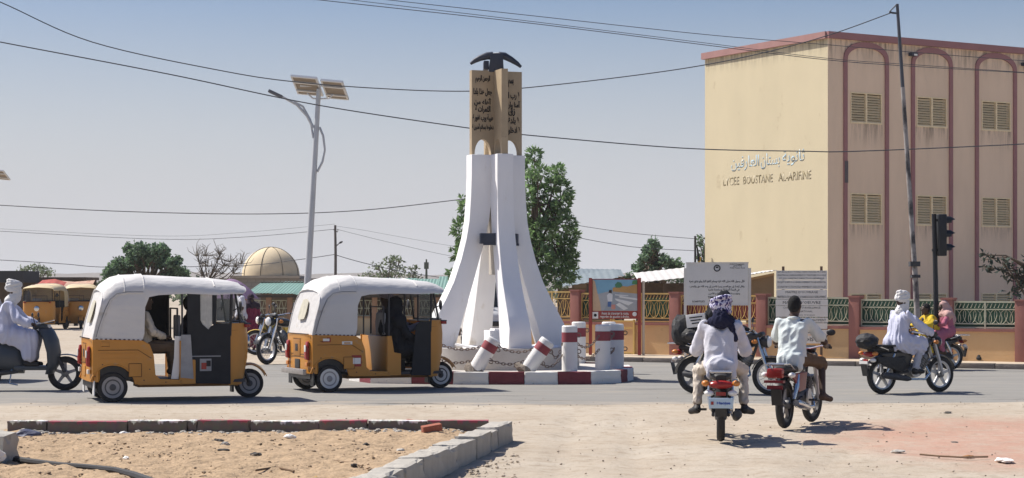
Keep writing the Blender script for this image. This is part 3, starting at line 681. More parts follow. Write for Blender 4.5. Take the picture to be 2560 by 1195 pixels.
for a, b, ln in ((.05, 5.85, .55),): grime(a, b, BZ-.1, ln, True)
# ================================================================== SCHOOL FENCE
M_fwall = mat('ochre_wall_render', (0.64, 0.425, 0.225), .92, var=.10, scale=2, bump=.15, bscale=25, dirt=((0.36, 0.24, 0.12), .64, 4), spec=.15)
M_frose = mat('fence_rose_paint', (0.33, 0.15, 0.125), .88, var=.14, scale=3, dirt=((0.22, .10, .085), .66, 6), spec=.15)
M_yel = mat('yellow_fence_metal', (0.60, 0.43, 0.15), .65, var=.15, scale=6, dirt=((0.34, .22, .10), .66, 12))
M_cgrn = mat('pale_fence_metal', (0.50, 0.50, 0.37), .65, var=.15, scale=6)
M_grn = mat('dark_green_sheet', (0.03, 0.085, 0.055), .75, var=.25, scale=5)
M_mar = mat('maroon_sheet', (0.17, 0.035, 0.04), .75, var=.2, scale=5)
FD = (F1-F0); FL = FD.length; FD.normalize(); FANG = math.atan2(FD.y, FD.x)
def fs_(px):
    k = (px-1280)/FPX; return (F0.y*k-F0.x)/(FD.x-FD.y*k)
def ftop(s): return 1.535-0.245*(s/13.0)
def fled(s): return 0.845-0.085*(s/13.0)
fence = thing('school_fence', 'ochre and rose wall with ornamental metal grilles in front of the school', 'fence', F0, FANG)
pill_px = [1318, 1443, 1691, 1908, 2140, 2372, 2556, 2790]
ps = [fs_(p_) for p_ in pill_px]
def lens(w_, h_):
    return MB().tube([(w_/2*math.sin(a), 0, h_/2*math.cos(a)) for a in np.linspace(0, 2*PI, 15)[:-1]], .0085, 5, closed=True)
loop_me = {m_.name: lens(.19, 1.0).mesh('lattice_loop', m_) for m_ in (M_yel, M_cgrn)}
stub_me = {m_.name: MB().tube([(-.02, 0, -.045), (.02, 0, .045)], .009, 5).mesh('lattice_stub', m_) for m_ in (M_yel, M_cgrn)}
spec = ['yel', 'grnY', 'mar', 'grn', 'grn', 'grn', 'open', 'open']
for i, s in enumerate(ps):
    zt = ftop(s)+.03
    q = MB().box((s, 0, zt/2), (.24, .26, zt)).build('pillar', M_frose, fence, bevel=.01); MB().box((s, 0, zt+.02), (.27, .29, .04)).build('pillar_cap', M_frose, q)
for i in range(len(ps)-1):
    a, b = ps[i]+.12, ps[i+1]-.12; sm_ = (a+b)/2; zl = fled(sm_)
    MB().box((sm_, .0, (zl-.06)/2), (b-a, .18, zl-.06)).build('wall_panel', M_fwall, fence, smooth=0)
    MB().box((sm_, -.01, zl-.03), (b-a, .23, .06)).build('ledge', M_frose, fence, smooth=0)
    gm = M_yel if spec[i] in ('yel', 'grnY', 'open', 'mar') else M_cgrn; z0, z1 = zl+.0, ftop(sm_)
    fr = MB()
    for z in (z0+.025, z0+.10, z1-.155, z1): fr.box((sm_, 0, z), (b-a, .03, .022 if z < z1 else .035))
    npost = max(2, round((b-a)/.75))
    for k in range(npost+1): fr.box((a+(b-a)*k/npost, 0, (z0+z1)/2), (.032, .034, z1-z0))
    g = fr.build('grille', gm, fence, smooth=0)
    hh = (z1-.155)-(z0+.10); nl = max(4, round((b-a)/.115))
    for k in range(nl):
        x = a+(b-a)*(k+.5)/nl; link('lattice_loop', loop_me[gm.name], g, (x, 0, z0+.10+hh/2), (0, R(16 if k % 2 else -16), 0), (.8, 1, hh*.98))
    ns = max(6, round((b-a)/.085))
    for k in range(ns): link('lattice_stub', stub_me[gm.name], g, (a+(b-a)*(k+.5)/ns, 0, z1-.08))
    if spec[i] in ('grn', 'mar', 'grnY'):
        MB().box((sm_, .06, (z0+z1)/2-.005), (b-a, .008, z1-z0-.03 if spec[i] == 'grn' else (z1-z0-.17))).build('backing_sheet', M_mar if spec[i] == 'mar' else M_grn, fence, smooth=0)
# little yellow gate leaf under the painted board
sg0, sg1 = fs_(1541), fs_(1592); zg = fled((sg0+sg1)/2)
gt = MB().box(((sg0+sg1)/2, -.125, .1+(zg+.03-.1)/2), (sg1-sg0, .03, zg-.09)).build('gate_leaf', M_fwall, fence, smooth=0)
gf = MB()
for x in (sg0, sg1, ): gf.box((x, -.13, .1+(zg-.05)/2), (.04, .05, zg-.02))
for z in (.13, zg-.13, zg+.03): gf.box(((sg0+sg1)/2, -.13, z), (sg1-sg0, .045, .03))
gf.build('gate_frame', M_yel, fence, smooth=0)
# ================================================================== STREET FURNITURE, SIGNS, WIRES
M_galv = mat('galvanised_steel', (0.52, 0.53, 0.54), .5, metal=.25, var=.1, scale=4)
M_pan = mat('solar_panel_back', (0.25, 0.205, 0.16), .6, var=.2, scale=6)
M_panf = mat('solar_panel_front', (0.03, 0.035, 0.06), .25, var=.1)
M_alu = mat('aluminium_frame', (0.62, 0.62, 0.62), .5, metal=.4, var=.05)
M_dkst = mat('dark_steel', (0.05, 0.05, 0.055), .6, var=.2, scale=8)
# leaning solar street lamp behind the three-wheelers
LY_ = 44.0
def lamp(base_px, top_px, label, mirror=False):
    bz = P(base_px[0], base_px[1], LY_); b0 = Vector((bz.x-(722+CH*FPX/LY_-base_px[1])/FPX*LY_*0.058, LY_, 0)); tp = P(top_px[0], top_px[1], LY_)
    t = thing('street_lamp', label, 'street lamp', b0, 0, 'solar street lamps'); up = tp-b0; H = up.length
    pl = MB().tube([Vector((0, 0, 0)), up*.5, up*1.0], [.088, .072, .052], 14).build('pole', M_galv, t)
    MB().box((0, -.09, H*.215), (.14, .08, .22)).build('junction_box', M_dkst, t)
    u = up.normalized(); k = LY_/FPX
    def L(px, py, dy=0): q = P(px, py, LY_); return Vector((q.x-b0.x, dy, q.z))
    MB().tube([L(784, 320), L(768, 290), L(742, 262), L(710, 244), L(700, 240)], [.035, .033, .03, .028, .026], 10).build('lamp_arm', M_galv, t)
    MB().tube([L(783, 345), L(776, 300), L(757, 266), L(735, 254)], .024, 8).build('brace', M_galv, t)
    MB().tube([L(799, 318), L(808, 340), L(812, 375), L(806, 405), L(793, 430)], .026, 8).build('curved_brace', M_galv, t)
    a, b = L(672, 227), L(706, 243); d = (b-a).normalized()
    MB().box((0, 0, 0), ((b-a).length, .20, .075)).build('lamp_head', mat('lamp_head_grey', (.13, .13, .14), .5), t, bevel=.015).matrix_local = Matrix.Translation((a+b)/2) @ Matrix.Rotation(-math.atan2(d.z, d.x), 4, 'Y')
    fr = MB().box((0, 0, 0), (.9, .06, .05)).build('panel_bracket', M_alu, t); fr.location = L(800, 214)
    # two panels tilted back, undersides towards the viewer
    for x0, x1, y0, y1, sk in ((732, 804, 194, 234, 0), (806, 868, 202, 246, 0)):
        w_ = (x1-x0-10)*k; h_ = .82
        pn = MB().box((0, 0, 0), (w_, h_, .035)).build('solar_panel', M_pan, t, smooth=0)
        M_ = Matrix.Translation(L((x0+x1)/2, (y0+y1)/2)) @ Matrix.Rotation(R(7), 4, 'Y') @ Matrix.Rotation(R(-20), 4, 'X') @ Matrix(((1, .25, 0, 0), (0, 1, 0, 0), (0, 0, 1, 0), (0, 0, 0, 1)))
        pn.matrix_local = M_
        f_ = MB()
        for s_ in (-1, 1): f_.box((0, s_*h_/2, 0), (w_+.04, .04, .05)); f_.box((s_*w_/2, 0, 0), (.04, h_, .052))
        f_.box((0, -.18, -.03), (w_, .05, .04)); f_.box((0, .22, -.03), (w_, .05, .04)); f_.build('panel_frame', M_alu, pn, smooth=0)
        MB().box((0, 0, .022), (w_-.05, h_-.05, .008)).build('cells', M_panf, pn)
    MB().tube([L(768, 233), L(782, 246), L(797, 247), L(822, 246), L(834, 236)], .018, 6).build('panel_strut', M_alu, t)
    return t
lamp_a = lamp((769, 706), (797, 222), 'leaning grey solar street lamp with two panels, behind the three-wheelers')
lamp_b = copy_tree(lamp_a); lamp_b['label'] = 'street lamp at the left edge of the picture, only its solar panel corner in view'
lamp_b.location = (-20.9, 76.8, 0)      # farther off: only its right panel reaches into the picture
# utility pole leaning by the school pavement
up0 = G(2300, 906, .10); upole = thing('utility_pole', 'thin leaning steel utility pole on the pavement in front of the school', 'utility pole', up0)
tp = P(2243, 10, up0.y)-up0; md = P(2286, 660, up0.y)-up0
M_polelt = mat('pole_pale_paint', (0.34, 0.31, 0.29), .7, var=.3, scale=3, dirt=((.06, .055, .055), .47, 2.5), stretch=(1, 1, .6)); M_poledk = mat('pole_dark_steel', (.07, .075, .09), .6, var=.2)
MB().tube([Vector((0, 0, 0)), md], [.062, .058], 12).build('lower_section', M_polelt, upole)
MB().tube([md*.98, md.lerp(tp, .35), md.lerp(tp, .68)], [.053, .048, .043], 12).build('middle_section', M_polelt, upole)
MB().tube([md.lerp(tp, .66), tp], [.040, .031], 12).build('upper_section', M_poledk, upole)
MB().box(md, (.2, .2, .10)).build('clamp', M_dkst, upole); MB().box(md+Vector((.02, 0, -.25)), (.17, .17, .06)).build('clamp', M_dkst, upole)
MB().tube([tp, tp+Vector((-.09, 0, -.09)), tp+Vector((-.16, 0, -.16))], .012, 6).build('stay', M_dkst, upole)
MB().tube([tp+Vector((0.01, 0, -.19)), tp+Vector((-.10, 0, -.18)), tp+Vector((-.16, 0, -.16))], .02, 6).build('insulator_arm', M_dkst, upole)
# traffic light
tl0 = G(2342, 912, .10); tl = thing('traffic_light', 'black traffic light on a slim black post, seen from the side', 'traffic light', tl0); ky = tl0.y/FPX
def TL(px, py, dy=0): q = P(px, py, tl0.y); return Vector((q.x-tl0.x, dy, q.z-.10))
M_tlb = mat('traffic_light_black', (.014, .015, .018), .5, var=.2, scale=10)
MB().tube([Vector((0, 0, 0)), TL(2339, 700), TL(2335, 535)], [.055, .05, .047], 12).build('post', M_tlb, tl)
hd = TL(2354, 588); bw_, bh_ = 20*ky, 104*ky
hb = MB().box((0, 0, 0), (bw_, .26, bh_)).build('signal_head', M_tlb, tl, bevel=.02); hb.location = hd
for s_ in (-1, 1): MB().box((-bw_/2-.05, 0, s_*bh_*.36), (.12, .06, .05)).build('mounting_arm', M_tlb, hb)
for k in range(3):
    z = bh_*(.33-.33*k); MB().lathe([(.085, 0), (.085, .012), (.02, .02)], 14, (bw_/2, 0, z), 'x').build('signal_lens', mat('lens_%d' % k, ((.25, .02, .02), (.28, .16, .02), (.02, .18, .09))[k], .3), hb)
    v = MB(); n_ = 12; rings = []
    for (x_, r_) in ((0, .105), (.10, .10), (.16, .095)):
        rings.append([(bw_/2+x_*(1 if x_ < .15 else (1.0)), r_*math.cos(a), z+r_*math.sin(a)) for a in np.linspace(-.3, PI+.3, n_)])
    for j in range(n_): # the visor is cut back towards its lower ends
        a = np.linspace(-.3, PI+.3, n_)[j]; q = rings[2][j]; rings[2][j] = (bw_/2+.06+.13*max(0, math.sin(a)), q[1], q[2]-.05*max(0, math.sin(a)))
    v.loft(rings, False, False, False); v.build('visor', M_tlb, hb, solid=.006)
# ---------------------------------------------------------------- painted road-safety board
def flat_board(name, label, cat, x0, x1, y0, y1, Y, thick, m, rz=0.0):
    a, b = P(x0, y1, Y), P(x1, y0, Y); t = thing(name, label, cat, (a.x, Y, 0), rz); w_ = b.x-a.x
    return t, w_, a.z, b.z
Yb_ = 44.1
bb, bw, bz0, bz1 = flat_board('painted_billboard', 'painted road safety board with a street scene and a red caption strip', 'billboard', 1474, 1602, 697, 797, Yb_, .03, None, R(-8))
M_red = mat('board_red_paint', (0.33, 0.055, 0.04), .7, var=.15, scale=5)
bh = bz1-bz0; zc0 = bz0+bh*.20
MB().box((bw/2, .02, (bz0+bz1)/2), (bw-.02, .02, bh)).build('back_panel', M_red, bb, smooth=0)
for x in (.02, bw-.03): MB().box((x, 0, (bz1+.02)/2), (.07, .07, bz1+.02)).build('post', M_red if x < .5 else M_red, bb, smooth=0)
def art(name, pts, col, y, sc=4, var=.15):
    """a flat painted area: points in 0..1 board coordinates"""
    ax0, ax1, az0, az1 = .07, bw-.08, zc0, bz1-.02
    MB().prism([(ax0+(ax1-ax0)*u, az0+(az1-az0)*v) for u, v in pts], y-.003, y, 'xz').build(name, mat('art_'+name+str(col), col, .8, var=var, scale=sc), bb, smooth=0)
art('painted_sky', [(0, .5), (1, .5), (1, 1), (0, 1)], (.22, .42, .55), .009)
art('painted_street', [(0, 0), (1, 0), (1, .62), (.35, .62), (0, .5)], (.40, .41, .42), .006)
art('painted_house', [(0, 0), (.19, 0), (.17, .25), (.10, .62), (.05, .95), (0, 1)], (.62, .43, .27), .003)
art('painted_house', [(.45, .62), (1, .55), (1, .86), (.78, .78), (.62, .80), (.45, .74)], (.52, .30, .11), .003)
art('painted_pavement', [(.25, .0), (.42, .52), (.62, .60), (.55, .40), (.62, .05), (.60, 0)], (.33, .36, .39), .003)
for k, q in enumerate(([(.50, .40), (.92, .27), (.80, .17), (.52, .34)], [(.60, .48), (1, .40), (1, .34), (.60, .43)], [(.52, .20), (.70, .02), (.80, .08), (.60, .26)], [(.50, .53), (.8, .50), (.8, .47), (.50, .50)])): art('painted_crossing_stripe', q, (.72, .72, .70), .0)
art('painted_tree', [(.52, .74), (.50, .84), (.56, .93), (.64, .90), (.67, .80), (.62, .74)], (.08, .22, .12), .0); art('painted_tree', [(.88, .86), (.90, .97), (1, .99), (1, .84)], (.09, .25, .10), .0)
art('painted_figure', [(.34, .30), (.32, .50), (.38, .58), (.45, .52), (.44, .30)], (.70, .70, .70), .0); art('painted_figure', [(.36, .57), (.37, .67), (.43, .67), (.43, .57)], (.05, .035, .03), .0); art('painted_figure', [(.34, .13), (.34, .30), (.42, .30), (.41, .13)], (.08, .16, .36), .0); art('painted_figure', [(.42, .05), (.42, .20), (.51, .20), (.51, .05)], (.60, .28, .22), .0)
mk = MB().box((.13, .005, bz0+bh*.09), (.13, .012, .15)).build('emblem_panel', M_plast, bb); MB().lathe([(.035, -.009), (.035, -.003)], 14, (.13, .005, bz0+bh*.09), 'y').build('emblem', M_ink, mk)
M_wtxt = mat('white_lettering', (.8, .79, .76), .7, var=.03)
text('caption', 'Avant de traverser la route,', M_wtxt, bb, upright(.27, .004, bz0+bh*.135), width=.62, height=.075, bold=.012, align='LEFT')
text('caption', 'regarder de gauche à droite.', M_wtxt, bb, upright(.24, .004, bz0+bh*.05), width=.66, height=.075, bold=.012, align='LEFT')
MB().lathe([(.05, .0), (.05, .006)], 14, (bw-.14, .0, bz0+bh*.12), 'y').build('caption_badge', M_wtxt, bb)
MB().tube([(fs_(1600)-fs_(1600)+bw+.06, .02, 0), (bw+.06, .02, bz1-.05)], .03, 8).build('side_pole', mat('chalky_pole', (.60, .52, .40), .8), bb)
# ---------------------------------------------------------------- big Arabic notice board on posts
Ys = 43.2
sb, sw, sz0, sz1 = flat_board('notice_board', 'large pale grey notice board with Arabic lines on white posts', 'sign', 1716, 1866, 657, 762, Ys, .03, None, R(-14))
M_sgn = mat('pale_sign_sheet', (.64, .625, .60), .7, var=.07, scale=3, dirt=((.33, .31, .28), .68, 6))
sw *= 1.03; sh_ = sz1-sz0
MB().box((sw/2, 0, (sz0+sz1)/2), (sw, .03, sh_)).build('panel', M_sgn, sb, smooth=0)
M_sgf = mat('sign_white_frame', (.62, .60, .56), .7)
for x in (-.03, sw+.03): MB().box((x, .03, (sz1-.12)/2), (.055, .055, sz1-.12)).build('post', M_sgf, sb, smooth=0)
for z in (sz0, sz1): MB().box((sw/2, -.004, z), (sw+.02, .045, .022)).build('frame_rail', M_sgf, sb, smooth=0)
def sline(s, u0, u1, v, h, m=M_ink, bold=.01, parent=None): text('lettering', s, m, sb, upright(sw*(u0+u1)/2, -.0155, sz1-sh_*v), width=sw*(u1-u0), height=h, bold=bold, depth=.003)
em = MB().tube([(sw*.5+.065*math.cos(a), -.019, sz1-sh_*.13+.065*math.sin(a)) for a in np.linspace(0, 2*PI, 21)[:-1]], .012, 6, closed=True).build('emblem', M_ink, sb); MB().box((sw*.5, -.018, sz1-sh_*.11), (.055, .006, .03)).build('emblem_mark', M_ink, em)
for s, u0, u1, v in (('جمهورية تشاد', .70, .94, .035), ('ولاية وداي', .76, .90, .075), ('بلدية مدينة أبشة', .71, .95, .12)): sline(arabic(s), u0, u1, v, .045)
sline(arabic('قال رسول الله صلى الله عليه وسلم: اتقوا النار ولو بشق تمرة'), .05, .94, .45, .075, bold=.016)
sline(arabic('وقال أيضا: إن مع العسر يسرا فاصبر إن وعد الله حق والنصر :'), .05, .94, .565, .075, bold=.016)
sline(arabic('في السنة المباركة مساجدنا عامرة'), .36, .86, .65, .07, bold=.014); sline(arabic('ومؤسسة الخيرية : بنو آدم الأمين'), .36, .87, .735, .065, bold=.014)
sline('TIMI 2 AXIS', .35, .60, .825, .055, bold=.014); sline('B.360/TLEO', .10, .30, .92, .04); sline('Support', .37, .55, .915, .05)
# ---------------------------------------------------------------- stacked plank sign of the building site
Yp = 42.2
q0 = P(1940, 876, Yp); wsg = (2066-1940)*Yp/FPX
plk = thing('project_sign', 'stack of white lettered planks on two posts announcing building works', 'sign', (q0.x, Yp, 0), R(-10)); wsg *= 1.01
for u in (.14, .88): MB().box((wsg*u, .03, P(0, 666, Yp).z/2), (.055, .05, P(0, 666, Yp).z)).build('post', mat('brown_post', (.16, .10, .065), .8), plk, smooth=0)
M_plk = mat('white_plank', (.72, .69, .65), .75, var=.08, scale=4, dirt=((.42, .38, .34), .66, 7))
rows = [(676.5, 699.5, ['REPUBLIQUE DU TCHAD UNITE TRAVAIL PROGRES', "MINISTERE DE L'AMENAGEMENT DU TERRITOIRE DE LA VILLE", "ET DE L'HABITAT DIRECTION GENERALE"]), (700.3, 723.5, ["PROJET D'APPUI A L'ENSEIGNEMENT FONDAMENTAL", 'CONSTRUCTION EQUIPEMENT DES ECOLES']), (724.3, 748, ["MAITRE D'OUVRAGE", "MINISTERE DE L'ECONOMIE ET DE LA PLANIFICATION DU DEVELOPPEMENT"]), (748.8, 763.6, ["MAITRE-D'OEUVRE"]), (764.5, 792, ['CONTROLE ET SURVEILLANCE', 'FONDS NATIONAL', 'Appui aux travaux']), (794, 806, ['ENTREPRISE GENERALE DE BATIMENT']), (807.5, 822, ['BATIMAT']), (824, 836, ['Delai']), (838, 858, ['MOIS'])]
for y0, y1, lines in rows:
    za, zb = P(0, y1, Yp).z, P(0, y0, Yp).z
    pk2 = MB().box((wsg/2, 0, (za+zb)/2), (wsg+rng.uniform(-.02, .02), .022, zb-za)).build('plank', M_plk, plk, smooth=0)
    pk2.rotation_euler = (0, 0, rng.uniform(-.006, .006))
    for k, s in enumerate(lines):
        hz = (zb-za)/len(lines); wd = min(wsg*.94, len(s)*hz*.42); text('lettering', s, M_ink, pk2, upright(wsg/2 if len(s) > 12 else wsg*.6, -.0115, zb-hz*(k+.5)), width=wd, height=hz*.50, bold=(.018 if len(s) < 14 else .0), depth=.002, res=1)
# small white notice near the monument leg
wn = thing('small_notice', 'small white notice plate on the fence grille beside the monument', 'sign', P(1366, 800, 45.5)); 
MB().box((.13, 0, .15), (.27, .015, .32)).build('plate', M_plk, wn)
for k in range(5): MB().box((.13, -.010, .26-.05*k), (.20-.02*(k % 2), .004, .014)).build('written_line', M_ink, wn)

# ---------------------------------------------------------------- overhead wires
M_wire = mat('wire_black', (.045, .05, .06), .6, var=.1)
def wire(pts, Ys_, label, r=.011):
    """pts in photo pixels with depths: smooth curve through them"""
    xs = [p_[0] for p_ in pts]; ys = [p_[1] for p_ in pts]; n = len(pts)
    # piecewise cubic (Catmull-Rom) resampling
    out = []
    for i in range(n-1):
        p0, p1, p2, p3 = pts[max(i-1, 0)], pts[i], pts[i+1], pts[min(i+2, n-1)]
        for k in range(8):
            t = k/8
            q = [0.5*((2*p1[c])+(-p0[c]+p2[c])*t+(2*p0[c]-5*p1[c]+4*p2[c]-p3[c])*t*t+(-p0[c]+3*p1[c]-3*p2[c]+p3[c])*t*t*t) for c in (0, 1)]
            out.append(q)
    out.append(pts[-1]); x0, x1 = xs[0], xs[-1]
    P3 = [P(q[0], q[1], Ys_[0]+(Ys_[1]-Ys_[0])*(q[0]-x0)/(x1-x0)) for q in out]
    return tag(MB().tube(P3, r*.78, 5).build('overhead_wire', M_wire, smooth=60), label, 'wire', 'overhead wires')
wire([(-200, -75), (0, 5), (230, 105), (560, 178), (760, 207), (1000, 224), (1170, 228), (1300, 221), (1560, 192), (1770, 161), (1950, 122), (2090, 82), (2228, 32)], (38, up0.y), 'wire sagging behind the monument slabs up to the leaning utility pole', .014)
wire([(-200, 66), (0, 105), (420, 185), (790, 262), (1170, 320), (1300, 336), (1700, 370), (2000, 378), (2150, 378), (2560, 360), (2800, 344)], (37, 41), 'long wire crossing in front of the school wall at mid height', .015)
wire([(-200, 498), (0, 513), (320, 529), (640, 535), (900, 526), (1165, 497), (1235, 487)], (52, 49), 'wire sagging low across the left sky to behind the monument', .016)
wire([(700, -32), (1000, 3), (1300, 36), (1760, 86), (2070, 112), (2300, 132), (2560, 152), (2800, 170)], (45, 52), 'uppermost thin wire running over the top of the school', .011)
wire([(650, -18), (800, 0), (1300, 55), (1760, 112), (2070, 150), (2300, 167), (2560, 182), (2800, 195)], (44, 51), 'second thin wire below the uppermost one, crossing the arch tops', .012)
wire([(650, -30), (880, 0), (1300, 50), (1760, 107), (2070, 146), (2300, 163), (2560, 181), (2800, 197)], (46, 52), 'third thin wire close along the second one', .010)
Yq = 85.0
wire([(-300, 560), (0, 578), (400, 598), (620, 592), (838, 573)], (Yq, Yq), 'distant wire from the left edge to the far lamp pole top', .014)
wire([(-300, 552), (0, 572), (400, 590), (620, 580), (838, 560)], (Yq+2, Yq), 'thinner distant wire just above it to the far pole top', .008)
wire([(-200, 640), (0, 650), (160, 660), (280, 668), (600, 664), (740, 650), (838, 636)], (Yq, Yq), 'distant low wire over the market to the far lamp pole', .02)
wire([(838, 637), (900, 655), (1000, 678), (1090, 692), (1150, 700)], (Yq, Yq), 'distant low wire right of the far lamp pole', .02)
wire([(838, 572), (900, 588), (1000, 612), (1140, 642), (1300, 660)], (Yq, Yq), 'distant wire falling right from the far pole top', .010)
wire([(838, 565), (900, 574), (1000, 592), (1140, 616), (1300, 630)], (Yq, Yq+4), 'faint distant wire falling right above the other', .007)
wire([(1380, 548), (1436, 562), (1580, 583), (1738, 597)], (62, 60), 'upper wire between the tall tree and the dark flag pole', .012)
wire([(1380, 574), (1436, 592), (1580, 617), (1738, 627)], (62, 60), 'lower wire between the tall tree and the dark flag pole', .012)
# far pole with lamp
fp = thing('far_lamp_pole', 'distant thin electricity pole with a small lamp left of the monument', 'pole', (P(838, 0, Yq).x, Yq, 0))
def FP(px, py): q = P(px, py, Yq); return Vector((q.x-P(838, 0, Yq).x, 0, q.z))
M_wood = mat('weathered_pole', (.12, .105, .095), .8, var=.2)
MB().tube([(0, 0, 0), FP(839, 640), FP(838, 563)], [.07, .06, .05], 8).build('pole', M_wood, fp); MB().tube([FP(834, 574), FP(844, 580), FP(845, 573)], .022, 6).build('insulator_arm', M_wood, fp)
ar = MB().tube([FP(840, 616), FP(847, 609)], .022, 6).build('lamp_arm', M_wood, fp); MB().ell(FP(852, 606), (.10, .08, .045), rot=Matrix.Rotation(-.5, 3, 'Y')).build('lamp_head', M_dkst, ar)
# dark flag pole left of the school
fg = thing('flag_pole', 'dark pole with a furled black and yellow flag left of the school', 'flag pole', (P(1738, 0, 60).x, 60, 0))
MB().tube([(0, 0, 0), (0, 0, P(0, 590, 60).z)], .035, 8).build('pole', M_dkst, fg)
fl = MB().tube([(.05, 0, P(0, 612, 60).z), (.09, 0, P(0, 635, 60).z), (.11, .0, P(0, 652, 60).z)], [.03, .07, .09], 8, flat=.5).build('flag', mat('black_flag', (.02, .02, .022), .9), fg); MB().tube([(.16, -.02, P(0, 642, 60).z), (.10, -.05, P(0, 660, 60).z)], [.03, .045], 6).build('flag_fold', mat('yellow_flag', (.5, .33, .08), .9), fl)
# ================================================================== BACKGROUND: MOSQUE, MARKET SHEDS, TREES, HILLS
M_dome = mat('dome_cream_paint', (0.66, 0.54, 0.36), .85, var=.08, scale=1.5, bump=.15, bscale=12, dirt=((.40, .31, .19), .62, 2.2))
M_gbrick = mat('grey_block_wall', (.22, .205, .19), .9, var=.2, scale=6)
M_rib = mat('dome_dark_rib', (.10, .085, .06), .9)
YD = 100.0; kd_ = YD/FPX
dc = P(677, 690, YD); ms = thing('mosque', 'small mosque with a pale yellow ribbed dome above grey block walls', 'building', (dc.x, YD, 0)); dr = 72*kd_; zb_ = dc.z
prof = [(dr*math.cos(a)*(1.0), zb_+dr*1.0*math.sin(a)) for a in np.linspace(0, PI/2-.03, 14)]
MB().lathe(prof, 40).build('dome', M_dome, ms, smooth=60)
for k in range(8):
    a0 = k*PI/4+.55
    MB().tube([(dr*1.008*math.cos(a)*math.cos(a0), dr*1.008*math.cos(a)*math.sin(a0), zb_+dr*1.008*math.sin(a)) for a in np.linspace(0, PI/2, 12)], .014, 5).build('dome_rib', M_rib, ms)
MB().box((-.1, 0, zb_-.06), (3.5, 3.4, .14)).build('dome_slab', mat('dome_slab', (.36, .31, .25), .9), ms)
wl_ = MB(); wl_.box((-.3, .5, (zb_-.13)/2), (6.4, 4.0, zb_-.13)); wl_.build('wall', M_gbrick, ms, smooth=0)
blk = MB().box((0, 0, 0), (.39, .04, .17)).mesh('block', mat('concrete_block', (.27, .25, .225), .95, var=.15, scale=9), smooth=0)
for r_ in range(4):
    for c_ in range(14):
        link('block', blk, ms, (-2.9+c_*.42+(.2 if r_ % 2 else 0), -1.5, zb_-.25-r_*.195))
# long market shed with teal roof sheets
M_teal = mat('teal_roof_sheet', (.16, .28, .24), .7, var=.18, scale=1.2, dirt=((.22, .22, .17), .62, 3))
M_pillar = mat('shed_brown_pillar', (.30, .185, .12), .9, var=.2)
M_cream3 = mat('low_cream_wall', (.50, .40, .26), .9, var=.12, scale=2)
YS = 68.0; ks = YS/FPX
sx0, sx1 = P(628, 0, YS).x, P(1150, 0, YS).x
shed = thing('market_shed', 'long low shed with teal corrugated roof behind the monument and three-wheelers', 'shed', (sx0, YS, 0)); SL = sx1-sx0
ze, zr = P(0, 733, YS).z, P(0, 704, YS+3).z
nsh = 9
for k in range(nsh):
    w_ = SL/nsh; z_e = ze+.0; z_r = zr+(.20*k/nsh)
    mbs = MB(); nw = 14
    def sheet(u, v, w_=w_, z_e=z_e, z_r=z_r): 
        return (w_*u*1.02, -1.2+v*4.2, z_e+(z_r-z_e)*v+.011*math.sin(u*2*PI*7))
    mbs.grid(42, 2, sheet); o = mbs.build('roof_sheet', M_teal, shed, smooth=50, solid=.006); o.location = (w_*k, 0, rng.uniform(-.03, .03)); o.rotation_euler = (rng.uniform(-.01, .01), rng.uniform(-.012, .012), 0)
MB().box((SL/2, -1.15, ze-.10), (SL, .08, .09)).build('eave_beam', mat('dark_timber', (.06, .05, .042), .9), shed)
for k in range(11): MB().box((SL*k/10, -.9, ze/2), (.18, .18, ze)).build('pillar', M_pillar, shed, smooth=0)
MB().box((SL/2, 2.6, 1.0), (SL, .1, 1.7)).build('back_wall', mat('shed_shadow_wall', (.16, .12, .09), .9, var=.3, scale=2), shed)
MB().box((SL/2, -.85, .30), (SL, .14, .60)).build('low_wall', M_cream3, shed); MB().box((SL/2, -.86, .62), (SL+.02, .2, .07)).build('low_wall_cap', mat('wall_cap_brown', (.33, .23, .14), .9), shed)
bar_me = MB().tube([(-.03, 0, 0), (.03, 0, .25), (-.03, 0, .5)], .011, 4).mesh('grille_bar', M_cgrn)
for k in range(0, 76): link('grille_bar', bar_me, shed, (SL*(k+.5)/76, -.84, .68), (0, 0, PI*(k % 2)))
for z in (.68, .93, 1.2): MB().box((SL/2, -.84, z), (SL, .03, .022)).build('grille_rail', M_cgrn, shed)

